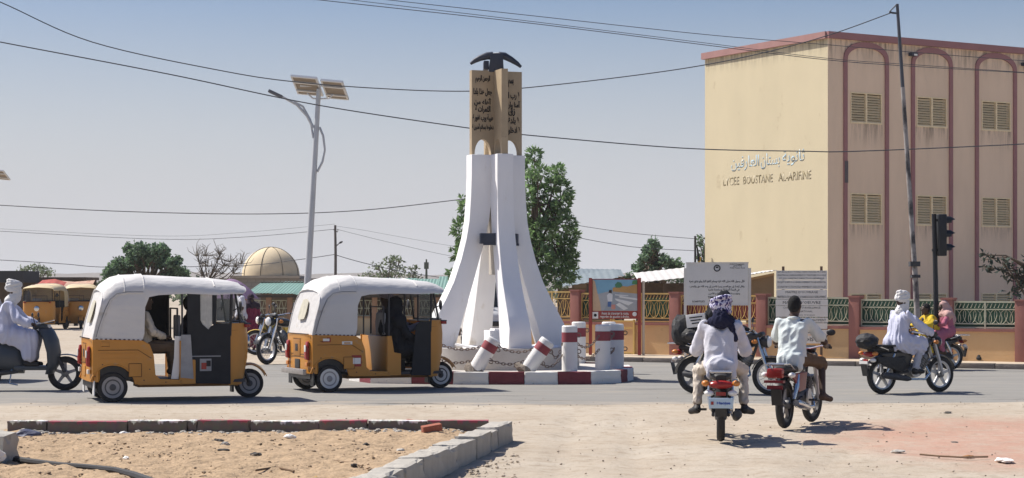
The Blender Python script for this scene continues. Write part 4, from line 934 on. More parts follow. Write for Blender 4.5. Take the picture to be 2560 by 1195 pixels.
M_tin = mat('pale_tin_sheet', (.62, .60, .57), .55, metal=.2, var=.08, scale=2); M_tinb = mat('blue_grey_tin', (.18, .215, .23), .6, var=.15, scale=2)
M_dkwood = mat('dark_stall_wood', (.10, .07, .05), .9, var=.3, scale=5); M_stallw = mat('stall_brown_board', (.21, .145, .09), .9, var=.25, scale=3)
def stall(name, label, x0, x1, yt0, yt1, ybase, Y, roof, wall, depth=2.5, ov=.25):
    """stall: roof front edge runs from photo row yt0 (left) to yt1 (right)"""
    a, b = P(x0, yt0, Y), P(x1, yt1, Y); t = thing(name, label, 'stall', (a.x, Y, 0), 0, 'market stalls'); L_ = b.x-a.x
    def rf(u, v): return (L_*u, -ov+v*depth, a.z+(b.z-a.z)*u+.28*v+.007*math.sin(u*2*PI*L_*5))
    MB().grid(max(12, int(L_*24)), 2, rf).build('roof', roof, t, smooth=50, solid=.008)
    MB().box((L_/2, depth*.6, min(a.z, b.z)/2), (L_*.96, .08, min(a.z, b.z)*.98)).build('back_board', wall, t, smooth=0)
    for u in (.02, .5, .98): MB().box((L_*u, .0, (a.z+(b.z-a.z)*u-.04)/2), (.09, .09, a.z+(b.z-a.z)*u-.04)).build('post', M_dkwood, t, smooth=0)
    MB().box((L_/2, .1, .42), (L_*.9, .5, .84)).build('counter', wall, t, smooth=0)
    for k in range(6): MB().box((L_*(.12+.15*k), .12, .84+.09), (.22, .3, .16+.05*(k % 3))).build('ware', (M_dkwood, M_frose, M_stallw)[k % 3], t, bevel=.01)
    return t
stall('market_stall', 'brown market stall under a grey green tin roof right of the tall tree', 1395, 1545, 718, 694, 840, 56, M_tinb, M_stallw)
stall('market_stall', 'dark stall under a bright pale tin roof between the two sign boards', 1596, 1728, 706, 692, 840, 54, M_tin, M_dkwood)
stall('market_stall', 'far grey blue tin roofed shed behind the road safety board', 1430, 1560, 688, 690, 830, 75, M_tinb, M_stallw)
# shed with side wall between the notice board and the plank sign
sd_ = thing('tin_shed', 'brown sided shed with a pale tin roof between notice board and plank sign', 'shed', (P(1868, 0, 47).x, 47.2, 0))
a, b = P(1868, 692, 47), P(1938, 678, 47); L_ = b.x-a.x
MB().quad((0, 0, 0), (L_, 0, 0), (L_, 0, b.z-.04), (0, 0, a.z-.06)).build('side_wall', mat('shed_board', (.26, .175, .095), .9, var=.12, scale=3), sd_, solid=.03)
MB().grid(20, 2, lambda u, v: (-.12+(L_+.15)*u, -.3+v*2.2, a.z+(b.z-a.z)*u+.03+.012*math.sin(u*50))).build('roof', M_tin, sd_, solid=.01); MB().box((L_/2, -.05, (a.z+b.z)/2-.07), (L_, .06, .06), Euler((0, -math.atan2(b.z-a.z, L_), 0))).build('eave_batten', mat('raw_batten', (.40, .25, .12), .9), sd_)
# left market: awnings and dark roofs
def slab_roof(label, x0, x1, y0, y1, Y, m, dep=3):
    a, b = P(x0, y1, Y), P(x1, y0, Y); t = thing('flat_roof_stall', label, 'stall', (a.x, Y, 0), 0, 'market stalls'); L_ = b.x-a.x
    MB().box((L_/2, dep/2, (a.z+b.z)/2), (L_, dep, b.z-a.z)).build('roof_slab', m, t, smooth=0)
    MB().box((L_/2, dep*.8, a.z/2), (L_, .1, a.z)).build('back_wall', M_dkwood, t)
    for u in (.05, .95): MB().box((L_*u, .2, a.z/2), (.12, .12, a.z)).build('post', M_dkwood, t)
    return t
slab_roof('dark flat roofed hut at the far left edge behind the scooter rider', -60, 58, 677, 706, 88, mat('dark_grey_roof', (.045, .045, .05), .9), 3)
slab_roof('low dark roofed stall row behind the red awning', 40, 214, 693, 700, 92, M_dkwood, 3)
def awning(label, pts, Y, m, dep=1.6):
    t = thing('market_awning', label, 'awning', (P(pts[0][0], 0, Y).x, Y, 0), 0, 'market awnings'); x0 = P(pts[0][0], 0, Y).x
    n = len(pts); top = [P(p_[0], p_[1], Y)-Vector((x0, Y, 0)) for p_ in pts]; bot = [P(p_[0], p_[2], Y)-Vector((x0, Y, 0)) for p_ in pts]
    def fn(u, v):
        f = u*(n-1); i = min(int(f), n-2); q = f-i; a = top[i].lerp(top[i+1], q); b = bot[i].lerp(bot[i+1], q); p_ = a.lerp(b, v); p_.y = dep*(1-v)-.3; p_.z += .04*math.sin(u*23)*v-.05*math.sin(v*PI); return p_
    MB().grid(24, 5, fn).build('cloth', m, t, smooth=60, solid=.006)
    for q in (0, n//2, n-1): MB().tube([(bot[q].x, -.28, 0), (bot[q].x, -.28, bot[q].z)], .035, 6).build('pole', M_dkwood, t)
    return t
awning('red market awning over the parked three-wheelers', [(88, 700, 712), (120, 697, 718), (150, 705, 722)], 86, mat('red_awning', (.40, .09, .07), .9, var=.2, scale=2))
awning('peach market awning to the right of the red one', [(118, 700, 716), (170, 704, 722), (222, 700, 730)], 87, mat('peach_awning', (.52, .34, .25), .9, var=.25, scale=2, dirt=((.30, .12, .08), .56, 2)))
awning('long sagging cloth awning low behind the parked three-wheelers', [(150, 722, 735), (190, 726, 738), (236, 720, 734)], 89, mat('tan_awning', (.38, .30, .19), .9, var=.2, scale=2))

# ---------------------------------------------------------------- trees
M_bark = mat('tree_bark', (.10, .075, .055), .95, var=.25, scale=8, bump=.4, bscale=20)
M_leafA = mat('leaf_mid_green', (.165, .24, .125), .5, var=.3, scale=1.2, island=.45, spec=.3)
M_leafB = mat('leaf_deep_green', (.13, .185, .13), .5, var=.3, scale=1.2, island=.45, spec=.3)
M_leafC = mat('leaf_dusty_green', (.16, .18, .13), .7, var=.25, scale=1.0, island=.35, spec=.2)
M_leafD = mat('leaf_far_grey', (.085, .10, .07), .8, var=.2, scale=1.0, island=.3, spec=.1)
def leafy(m):
    n = m.node_tree.nodes; l = m.node_tree.links; b = n['Principled BSDF']; src = b.inputs['Base Color'].links[0].from_socket
    tr = n.new('ShaderNodeBsdfTranslucent'); g = n.new('ShaderNodeMix'); g.data_type = 'RGBA'; g.blend_type = 'MULTIPLY'; g.inputs['Factor'].default_value = 1; g.inputs['B'].default_value = (1.15, 1.3, .95, 1); l.new(src, g.inputs['A']); l.new(g.outputs['Result'], tr.inputs[0])
    mx_ = n.new('ShaderNodeMixShader'); mx_.inputs[0].default_value = .42; l.new(b.outputs[0], mx_.inputs[1]); l.new(tr.outputs[0], mx_.inputs[2]); l.new(mx_.outputs[0], n['Material Output'].inputs['Surface'])
for m_ in (M_leafA, M_leafB, M_leafC, M_leafD): leafy(m_)
def leaves(mb, pts, size, r, elong=2.2, out=None, droop=0.0):
    for p_ in pts:
        d = Vector((r.gauss(0, 1), r.gauss(0, 1), r.gauss(0, 1)))
        if out is not None: d = d*.55+(p_-out).normalized()*1.0
        d.z -= droop; d.normalize(); s = size*r.uniform(.6, 1.35)
        sd_2 = d.cross(Vector((r.gauss(0, 1), r.gauss(0, 1), r.gauss(0, 1)))); sd_2.normalize()
        n = d.cross(sd_2)*s*.18
        a = p_; w_ = sd_2*s*.5/elong*2*.5
        mb._add([a, a+d*s*.5+w_+n, a+d*s, a+d*s*.5-w_+n], [(0, 1, 2, 3)])
def tree(name, label, base, clumps, leaf_m, size, per, seed, trunk_top, trunk_r=.12, elong=2.2, droop=0.0, star=False, group=None, bare=False, limb_to=None):
    """clumps: list of (centre Vector local, radius triple)"""
    r = random.Random(seed); t = thing(name, label, 'tree', base, 0, group)
    tb = MB(); tt = Vector(trunk_top); mid = tt*.5+Vector((r.uniform(-.1, .1), r.uniform(-.1, .1), 0))
    tb.tube([(0, 0, -.05), mid, tt], [trunk_r, trunk_r*.8, trunk_r*.55], 8)
    for c, rad in clumps:
        st = tt*r.uniform(.45, 1.0); m_ = st.lerp(c, .5)+Vector((r.uniform(-.15, .15), r.uniform(-.15, .15), r.uniform(0, .2)))
        tb.tube([st, m_, c], [trunk_r*.4, trunk_r*.25, trunk_r*.08], 5)
        for _ in range(4):
            e = c+Vector((r.gauss(0, .5)*rad[0], r.gauss(0, .5)*rad[1], r.gauss(0, .5)*rad[2])); tb.tube([m_.lerp(c, .6), e], [trunk_r*.14, trunk_r*.04], 4)
    tb.build('trunk', M_bark, t)
    if bare: return t
    mb = MB()
    for c, rad in clumps:
        k = int(per*(rad[0]*rad[1]*rad[2])**(2/3)/.2)+8
        if star:
            for _ in range(k//7+3):
                v = Vector((r.gauss(0, 1), r.gauss(0, 1), r.gauss(0, 1))).normalized()*r.uniform(.45, 1.05); q = c+Vector((v.x*rad[0], v.y*rad[1], v.z*rad[2]))
                leaves(mb, [q+Vector((r.gauss(0, 1), r.gauss(0, 1), r.gauss(0, 1)))*size*.10 for _ in range(9)], size, r, elong, q-v*size*.6, droop)
        else:
            pts = []
            for _ in range(k):
                v = Vector((r.gauss(0, 1), r.gauss(0, 1), r.gauss(0, 1))).normalized()*(r.random()**.4)*r.uniform(.8, 1.12); pts.append(c+Vector((v.x*rad[0], v.y*rad[1], v.z*rad[2])))
            leaves(mb, pts, size, r, elong, None, droop)
    mb.build('crown', leaf_m, t, smooth=0, fixn=False); return t
def cl(px, py, Y, rx, ry=None, base=None, dy=0.0):
    k = Y/FPX; q = P(px, py, Y)-base; q.y += dy; return (q, (rx*k, (rx if ry is None else rx)*k, (ry or rx)*k))
# tall tree right behind the monument
Y4 = 50.0; b4 = Vector((P(1335, 0, Y4).x, Y4, 0)); r4 = random.Random(5)
C4 = []
for px, py, rx, ry in ((1337, 388, 16, 22), (1430, 590, 16, 22), (1428, 640, 18, 22), (1425, 680, 22, 22), (1370, 520, 20, 20), (1325, 415, 20, 20), (1345, 432, 22, 18), (1320, 455, 22, 22), (1400, 428, 22, 22), (1385, 460, 26, 20), (1412, 470, 18, 24), (1318, 500, 18, 30), (1350, 482, 18, 14), (1408, 510, 24, 24), (1385, 540, 26, 22), (1330, 550, 26, 26), (1415, 560, 22, 24), (1360, 575, 30, 24), (1330, 610, 34, 30), (1380, 610, 36, 30), (1418, 610, 22, 24), (1350, 650, 40, 32), (1400, 655, 34, 30), (1330, 690, 40, 26), (1400, 695, 36, 24), (1165, 520, 16, 30), (1155, 580, 22, 34), (1160, 640, 34, 34), (1150, 690, 30, 24), (1230, 560, 40, 60), (1240, 640, 60, 40), (1280, 590, 40, 40)):
    C4.append(cl(px, py, Y4, rx*.95, ry*.95, b4, r4.uniform(-.5, .6)))
tree('leafy_tree', 'tall bright green tree with pointed crown rising behind the monument', b4, C4, M_leafA, .145, 760, 11, (0, 0, P(0, 480, Y4).z), .11, elong=3.0, star=True)
# round bush left
Y1 = 80.0; b1 = Vector((P(365, 0, Y1).x, Y1, 0)); C1 = []; r1 = random.Random(8)
for k in range(64):
    a = r1.uniform(0, PI); rr = r1.uniform(.35, 1.0)**.6; px = 365+100*rr*math.cos(a); py = 712-98*rr*math.sin(a); C1.append(cl(px, py, Y1, r1.uniform(11, 19), None, b1, r1.uniform(-1.2, 1.2)))
tree('round_tree', 'dense round dark green tree above the left three-wheeler roof', b1, C1, M_leafB, .14, 420, 21, (0, 0, 1.6), .16, elong=1.3)
# bare tree
Y2 = 84.0; b2 = Vector((P(520, 0, Y2).x, Y2, 0)); C2 = [cl(px, py, Y2, 14, 18, b2) for px, py in ((498, 660), (512, 640), (520, 665), (545, 650), (560, 665), (575, 655), (590, 668), (530, 680), (555, 685), (585, 685), (505, 690), (602, 660), (490, 640), (548, 636))]
t2 = tree('bare_tree', 'leafless grey branching tree between the round tree and the dome', b2, C2, M_leafD, .08, 30, 31, (0, 0, P(0, 700, Y2).z), .09, bare=True)
tw = MB(); r2 = random.Random(77)
for c, rad in C2:
    for _ in range(12):
        e = c+Vector((r2.gauss(0, .9)*rad[0], r2.gauss(0, .9)*rad[1], abs(r2.gauss(0, .9))*rad[2])); e2 = e+Vector((r2.gauss(0, .12), r2.gauss(0, .1), r2.uniform(0, .22))); tw.tube([c, e, e2], [.018, .012, .006], 4)
tw.build('twigs', mat('dry_twig', (.20, .18, .155), .9, var=.2), t2)
# feathery trees right of the lamp
Y3 = 105.0; b3 = Vector((P(968, 0, Y3).x, Y3, 0)); r3 = random.Random(14)
C3 = [cl(px, py, Y3, rx, ry, b3, r3.uniform(-1, 1)) for px, py, rx, ry in ((945, 665, 22, 8), (975, 652, 24, 9), (990, 668, 24, 10), (960, 682, 30, 10), (925, 686, 18, 7), (1000, 685, 20, 9), (985, 645, 14, 5), (950, 695, 30, 9), (1000, 650, 10, 4), (905, 694, 12, 5))]
tree('thorn_tree', 'feathery grey green thorn tree above the second three-wheeler', b3, C3, M_leafC, .22, 70, 41, (0, 0, P(0, 690, Y3).z), .12, elong=2.5)
b3b = Vector((P(1033, 0, 110).x, 110, 0)); C3b = [cl(px, py, 110, rx, ry, b3b) for px, py, rx, ry in ((1030, 672, 6, 8), (1040, 668, 6, 8), (1033, 686, 11, 10), (1022, 692, 10, 8), (1045, 694, 8, 6))]
tree('small_far_tree', 'small pointed far tree just left of the monument, right of the feathery one', b3b, C3b, M_leafC, .2, 90, 43, (0, 0, 2.0), .08)
# conical tree left of the school
Y5 = 76.0; b5 = Vector((P(1635, 0, Y5).x, Y5, 0)); r5 = random.Random(17); C5 = []
for k in range(60):
    v = r5.random()**.75; py = 604+108*v; hw = 10+98*v; px = 1634+r5.uniform(-1, 1)*hw; C5.append(cl(px, py, Y5, r5.uniform(9, 15), None, b5, r5.uniform(-1, 1)))
tree('conical_tree', 'cone shaped dark green tree left of the school end wall', b5, C5, M_leafB, .15, 260, 51, (0, 0, 3.0), .14, elong=1.4)
b6 = Vector((P(1762, 0, 70).x, 70, 0)); C6 = [cl(px, py, 70, 10, 13, b6) for px, py in ((1748, 605), (1756, 622), (1745, 640), (1757, 650), (1752, 598), (1750, 672))]
tree('slim_tree', 'slim tree peeping out beside the left edge of the school', b6, C6, M_leafB, .15, 120, 52, (0, 0, 3.0), .1, elong=1.5)
# dark feathery tree at the right edge, in the shade of the school
Y7 = 44.5; b7 = Vector((P(2592, 0, Y7).x, Y7, 0)); C7 = [cl(px, py, Y7, rx, ry, b7, dy) for px, py, rx, ry, dy in ((2455, 637, 16, 6, 0), (2480, 646, 22, 7, .2), (2500, 655, 22, 7, -.2), (2530, 664, 26, 10, .1), (2470, 668, 18, 6, .3), (2520, 690, 24, 12, 0), (2550, 700, 26, 20, .2), (2540, 730, 26, 18, 0), (2575, 690, 30, 24, 0), (2590, 650, 30, 20, .3), (2600, 720, 40, 24, 0), (2560, 672, 20, 12, 0), (2508, 674, 14, 6, 0))]
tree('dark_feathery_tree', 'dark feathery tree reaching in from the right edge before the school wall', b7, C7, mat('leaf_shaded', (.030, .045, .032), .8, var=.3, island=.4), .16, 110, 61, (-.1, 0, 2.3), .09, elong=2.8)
b8 = Vector((P(95, 0, 110).x, 110, 0)); r8 = random.Random(3); C8 = [cl(px, py, 110, rx, ry, b8, r8.uniform(-1, 1)) for px, py, rx, ry in ((70, 672, 20, 9), (95, 668, 22, 10), (118, 676, 18, 8), (60, 684, 22, 8), (100, 684, 26, 8), (135, 684, 14, 5))]
tree('low_far_tree', 'wispy far tree above the dark market roofs on the left', b8, C8, M_leafC, .22, 70, 71, (0, 0, 1.8), .12, elong=2.4)
# distant hills and a far belt of scrub
hm = MB(); hx = np.linspace(-1500, 1500, 150); vs = []
for x in hx:
    hgt = 9+9*float(vnoise([x*.011], [0.3], 5)[0])+5*float(vnoise([x*.04], [1.3], 6)[0])
    vs += [(x, 1500, -2), (x, 1500+40, hgt), (x, 1700, -2)]
hm._add(vs, [(i*3+k, i*3+3+k, i*3+4+k, i*3+1+k) for i in range(149) for k in (0, 1)]); tag(hm.build('hills', mat('far_hill', (.22, .19, .16), .95, var=.08, scale=.01)), 'pale far hills along the horizon', kind='structure')
fb_ = MB(); rs = random.Random(9)
for k in range(320):
    x = rs.uniform(-75, 80); y = rs.uniform(185, 240); hh = rs.uniform(.9, 2.2); c = Vector((x, y, hh*.55)); 
    pts = [c+Vector((rs.gauss(0, 1.3), rs.gauss(0, .8), rs.gauss(0, hh*.28))) for _ in range(26)]; leaves(fb_, pts, .7, rs, 1.6)
tag(fb_.build('far_scrub', M_leafD, smooth=0, fixn=False), 'far belt of grey green scrub along the horizon', 'scrub', kind='stuff')
# far radio mast
rm = thing('radio_mast', 'thin far radio mast left of the monument', 'mast', (P(1066, 0, 260).x, 260, 0)); MB().tube([(0, 0, 0), (0, 0, P(0, 648, 260).z)], [.25, .10], 6).build('mast', M_leafD, rm); MB().box((0, 0, P(0, 664, 260).z), (.6, .6, .9)).build('antenna', M_leafD, rm)
# ================================================================== THREE-WHEELERS
M_org = mat('orange_paint', (0.52, 0.225, 0.030), .42, var=.07, scale=3, spec=.5, dirt=((.36, .25, .14), .60, 3.2))
M_vinyl = mat('white_vinyl', (.62, .605, .59), .6, var=.05, scale=3, bump=.9, bscale=5.5, spec=.3, dirt=((.50, .46, .40), .63, 2.6), stretch=(.7, 1.6, 1.3))
M_tyre = mat('tyre_rubber', (.028, .027, .027), .85, var=.2, scale=10)
M_white = mat('white_enamel', (.66, .65, .63), .5, var=.05)
M_rimdk = mat('dark_hub', (.075, .075, .08), .5, metal=.3, var=.2, scale=8)
M_rimgr = mat('grey_hub', (.30, .29, .29), .5, metal=.3, var=.15, scale=8)
M_blkcl = mat('black_cloth', (.018, .019, .022), .8, var=.25, scale=5, bump=.2, bscale=14)
M_blkpl = mat('black_plastic', (.02, .02, .022), .45, var=.15)
M_redl = mat('red_lens', (.30, .02, .018), .25, var=.1); M_orgl = mat('orange_lens', (.55, .2, .04), .3, var=.1)
M_chrome = mat('chrome', (.60, .60, .60), .22, metal=.9, var=.1, scale=8)
M_grey = mat('grey_canvas', (.30, .30, .31), .8, var=.12, scale=6)
def glass_mat(name, tint, alpha):
    m = bpy.data.materials.new(name); m.use_nodes = True; n = m.node_tree.nodes; l = m.node_tree.links; b = n['Principled BSDF']
    b.inputs['Base Color'].default_value = tuple(tint)+(1,); b.inputs['Roughness'].default_value = .08
    tr = n.new('ShaderNodeBsdfTransparent'); tr.inputs[0].default_value = (.93, .95, .95, 1); mx_ = n.new('ShaderNodeMixShader'); mx_.inputs[0].default_value = alpha
    nz = n.new('ShaderNodeTexNoise'); nz.inputs['Scale'].default_value = 6; mr_ = n.new('ShaderNodeMapRange'); mr_.inputs['To Min'].default_value = alpha*.7; mr_.inputs['To Max'].default_value = min(1, alpha*1.3); l.new(nz.outputs['Fac'], mr_.inputs['Value']); l.new(mr_.outputs[0], mx_.inputs[0])
    l.new(tr.outputs[0], mx_.inputs[1]); l.new(b.outputs[0], mx_.inputs[2]); l.new(mx_.outputs[0], n['Material Output'].inputs['Surface']); return m
M_glass = glass_mat('windscreen_glass', (.10, .12, .12), .28); M_film = glass_mat('milky_window_film', (.55, .55, .52), .72)
def wheel(parent, c, Rt, w_, rim, m_wall=None, m_hub=None, name='wheel'):
    o = MB().lathe([(rim*.9, -w_*.42), (Rt*.92, -w_/2), (Rt*.985, -w_*.36), (Rt, -w_*.2), (Rt, w_*.2), (Rt*.985, w_*.36), (Rt*.92, w_/2), (rim*.9, w_*.42)], 28, (0, 0, 0), 'y').build(name, M_tyre, parent, smooth=40); o.location = c
    for s_ in (-1, 1):
        if m_wall: MB().lathe([(rim*1.30, s_*(w_*.495)), (rim*1.28, s_*w_*.52), (rim*.98, s_*w_*.50), (rim*.97, s_*w_*.44)], 28, (0, 0, 0), 'y').build('sidewall_ring', m_wall, o)
        MB().lathe([(rim, s_*w_*.40), (rim*.95, s_*w_*.52), (rim*.80, s_*w_*.50), (rim*.7, s_*w_*.38), (rim*.45, s_*w_*.40), (rim*.36, s_*w_*.56), (rim*.1, s_*w_*.60)], 24, (0, 0, 0), 'y').build('hub', m_hub or M_rimdk, o)
    return o
def rickshaw(label, near, rz, v=1, wall=None, hub=None, plate=None):
    """near: ground point of the right rear wheel; rz: heading"""
    base = Vector(near)-Matrix.Rotation(rz, 3, 'Z') @ Vector((0, -.57, 0))
    t = thing('auto_rickshaw', label, 'three-wheeler', base, rz, 'three-wheelers', 1.03)
    wheel(t, (0, -.57, .208), .208, .13, .115, wall, hub); wheel(t, (0, .57, .208), .208, .13, .115, wall, hub); wheel(t, (2.0, 0, .208), .208, .12, .115, wall, M_rimdk)
    # canopy
    def sec(x, zb, zt, w_, lean=False):
        rr, rz_ = .36, .22; zs_ = max(zt-rz_, zb+.02); pts = []
        zl = [zb, zb+(zs_-zb)*.5, zs_]
        half = [(-w_, z) for z in zl]+[(-(w_-rr)-rr*math.cos(a), zs_+(zt-zs_)*math.sin(a)) for a in (R(30), R(60), R(90))]
        ctr = [(0, zt+.015)]
        full = half+ctr+[(-y, z) for y, z in reversed(half)]
        for y, z in full:
            xx = x
            if lean: xx = x+.16*min(1, max(0, (z-.86)/.62))**1.2-.03*(1-(abs(y)/w_)**3)
            pts.append(Vector((xx, y, z)))
        return pts
    st = [sec(-.265, .86, 1.53, .635, True), sec(-.06, .86, 1.63, .655), sec(.04, .86, 1.70, .66), sec(.16, .855, 1.735, .66), sec(.31, .85, 1.745, .66), sec(.40, .845, 1.74, .66), sec(.425, .95, 1.738, .66), sec(.435, 1.30, 1.737, .66), sec(.49, 1.44, 1.735, .66), sec(.62, 1.475, 1.73, .66), sec(1.0, 1.475, 1.715, .655), sec(1.4, 1.475, 1.69, .65), sec(1.68, 1.475, 1.665, .64), sec(1.79, 1.485, 1.64, .62), sec(1.845, 1.515, 1.595, .60)]
    q = random.Random(int(abs(near[0])*97)+v)
    for i, s_ in enumerate(st):
        if i in (0, 14): continue
        for p_ in s_:
            if p_.z > 1.45: p_.z += q.uniform(-.008, .006)-.012*math.sin(p_.x*11)*(abs(p_.y) > .3)
    mb = MB(); mb.loft(st, False, False, False); mb._add(st[0], [tuple(range(len(st[0])))])
    can = mb.build('canopy', M_vinyl, t, smooth=48, solid=.012)
    for i_ in (3, 6, 11):   # roof hoops pressing through the cloth
        MB().tube([p_+Vector((0, 0, .003)) if p_.z > 1.4 else p_ for p_ in st[i_] if p_.z > 1.5], .008, 6).build('hoop_seam', M_vinyl, can)
    MB().tube([st[0][k]+Vector((-.004, 0, 0)) for k in range(len(st[0]))], .012, 6).build('rear_seam', M_vinyl, can)
    rw = [(-.17, 1.10), (-.2, 1.2), (-.17, 1.36), (-.05, 1.40), (.12, 1.39), (.16, 1.30), (.16, 1.13), (.10, 1.08)]
    MB()._add([Vector((-.265+.16*((z-.86)/.62)**1.2-.045, y+.03, z)) for y, z in rw], []) 
    wm = MB(); wm._add([Vector((-.265+.16*((z-.86)/.62)**1.2-.037, y+.03, z)) for y, z in rw], [tuple(range(8))]); wm.build('rear_window', mat('yellowed_film', (.56, .52, .40), .4, var=.2, scale=8), can, solid=.006)
    for s_ in (-1, 1):
        pp = [(-.215, .885), (-.17, 1.05), (-.10, 1.25), (-.03, 1.40), (.06, 1.475), (.20, 1.50), (.42, 1.50)]
        MB().tube([(x_, s_*.664, z_) for x_, z_ in pp], .008, 5).build('panel_piping', M_vinyl, can); MB().tube([(x_-.012, s_*.662, z_+.012) for x_, z_ in pp], .004, 4).build('panel_seam', mat('seam_shadow', (.22, .21, .20), .9), can)
        lc = MB().box((0, 0, 0), (.030, .008, .014)).mesh('lace', M_blkpl)
        for k in range(11): link('lace', lc, can, (-.22+.062*k, s_*.672, .872-.002*k))
    for k in range(18): MB().box((-.305, -.54+.0635*k, .875), (.010, .028, .014)).build('lace', M_blkpl, can)
    # lower tub
    arc = [(.30*math.cos(a), .208+.30*math.sin(a)) for a in np.linspace(R(8), R(163), 14)]
    out = [(-.272, .30), (-.272, .865), (.40, .85), (.50, .79), (.555, .64), (.58, .37), (.64, .315), (.95, .30), (.95, .235), (.36, .235)]+arc
    for s_ in (-1, 1):
        sp2 = MB().prism(out, s_*.645, s_*.615, 'xz').build('side_panel', M_org, t, smooth=0, bevel=.006)
        if s_ < 0 or True:
            MB().box((.30, s_*.648, .44), (.17, .012, .18)).build('fuel_flap', M_org, sp2, bevel=.02); MB().box((-.10, s_*.648, .80), (.11, .012, .06)).build('vent_flap', M_org, sp2, bevel=.008)
            MB().box((.10, s_*.647, .665), (.55, .010, .014)).build('pressed_rib', M_org, sp2); MB().box((.10, s_*.647, .60), (.50, .010, .010)).build('pressed_rib', M_org, sp2)
            for q0, q1 in (((.385, .35), (.385, .53)), ((.215, .53), (.385, .53)), ((.215, .35), (.215, .53)), ((.215, .35), (.385, .35)), ((-.20, .715), (.34, .715)), ((.34, .715), (.52, .60)), ((-.155, .77), (-.045, .77))): MB().tube([(q0[0], s_*.6555, q0[1]), (q1[0], s_*.6555, q1[1])], .0035, 4).build('panel_seam', mat('orange_shadow_seam', (.14, .06, .012), .7), sp2)
            for q0 in ((-.24, .36), (.42, .30), (.50, .45), (-.14, .52), (.72, .27)): MB().ell((q0[0], s_*.647, q0[1]), (.009, .004, .009), 6, 4).build('rivet', M_blkpl, sp2)
            MB().tube([(x_*1.04, s_*.643, .208+(z_-.208)*1.04) for x_, z_ in arc], .012, 6).build('arch_lip', M_org, sp2)
    plan = [(-.20, -.646), (-.255, -.63), (-.285, -.56), (-.297, -.3), (-.30, 0), (-.297, .3), (-.285, .56), (-.255, .63), (-.20, .646)]
    rp = MB().prism(plan+[(x+.03, y*.95) for x, y in reversed(plan)], .285, .868, 'xy').build('rear_panel', M_org, t, smooth=30)
    MB().box((-.303, .05, .66), (.012, .34, .25)).build('plate_recess', mat('deep_orange', (.36, .16, .03), .5), rp, bevel=.01); MB().box((-.309, .05, .665), (.008, .13, .11)).build('badge', M_blkpl, rp, bevel=.01)
    MB().box((-.305, .02, .42), (.012, .24, .14)).build('lower_plate', M_blkpl if v == 2 else M_org, rp, bevel=.015)
    for y in (-.62, .62): MB().tube([(-.262, y*.985, .33), (-.262, y*.985, .85)], .012, 5).build('corner_rib', M_org, rp)
    for z_ in (.53, .57, .80): MB().box((-.302, .05, z_), (.006, .40 if z_ > .7 else .9, .006)).build('pressed_line', mat('orange_shadow_seam', (.14, .06, .012), .7), rp)
    for y in (-.50, .50):
        tl_ = MB().prism([(-.295, .48), (-.34, .50), (-.345, .60), (-.32, .76), (-.295, .77)], y-.055, y+.055, 'xz').build('tail_light', M_redl, t, bevel=.01); MB().box((-.342, y, .66), (.012, .08, .10)).build('reverse_lens', M_white, tl_, bevel=.004)
        MB().box((-.315, y, .42), (.03, .10, .06)).build('turn_lens', M_white if v == 1 else M_orgl, tl_, bevel=.005)
    MB().box((-.19, 0, .25), (.16, 1.05, .10)).build('rear_valance', M_blkpl, t)
    if v == 2:
        MB().box((-.37, 0, .31), (.06, 1.16, .085)).build('bumper', mat('rusty_chrome', (.38, .35, .33), .4, metal=.5, var=.25, scale=10), t, bevel=.015)
    for y in (-.57, .57): MB().box((-.25, y, .20), (.015, .16, .20)).build('mud_flap', M_white if v == 1 else M_blkpl, t)
    for y in (-.46, .46): MB().box((.02, y, .44), (.50, .27, .26)).build('wheel_well', M_blkpl, t)
    MB().tube([(0, -.5, .208), (0, .5, .208)], .05, 8).build('axle', M_dkst, t); MB().box((-.02, .05, .28), (.45, .5, .22)).build('engine', M_dkst, t, bevel=.03)
    MB().box((1.08, 0, .275), (1.5, 1.18, .04)).build('floor', M_dkst, t); MB().box((1.10, 0, .22), (1.4, .5, .07)).build('chassis', mat('dirty_orange', (.30, .16, .06), .7), t)
    MB().box((.24, 0, .56), (.46, 1.12, .13)).build('rear_seat', M_blkpl, t, bevel=.03); MB().box((-.06, 0, .85), (.10, 1.12, .50)).build('rear_backrest', M_blkpl, t, bevel=.03)
    # partition and driver bay
    MB().box((.94, .02, .56), (.04, 1.16, .54)).build('partition', M_org, t, bevel=.01)
    for s_ in (-1, 1):
        MB().prism([(.91, .24), (1.13, .24), (1.13, .57), (1.02, .59), (.98, .84), (.91, .84)], s_*.645, s_*.61, 'xz').build('door_post', M_org, t, smooth=0, bevel=.006)
        MB().tube([(.95, s_*.60, .82), (.95, s_*.60, 1.50)], .014, 6).build('hand_bar', M_dkst, t)
        MB().tube([(1.62, s_*.60, .9), (1.64, s_*.60, 1.52)], .02, 6).build('front_pillar', M_blkpl, t)
    hr_ = MB().box((.93, -.28, 1.02), (.05, .36, .34)).build('driver_backrest', M_grey, t, bevel=.03); MB().tube([(.9, -.5, .86), (.9, -.5, 1.28), (.9, .1, 1.28), (.9, .1, .86)], .014, 6).build('back_frame', M_dkst, hr_)
    MB().box((1.18, 0, .53), (.34, .62, .12)).build('driver_seat', M_blkpl, t, bevel=.03)
    MB().box((1.18, 0, .38), (.30, .55, .18)).build('seat_box', M_dkst, t)
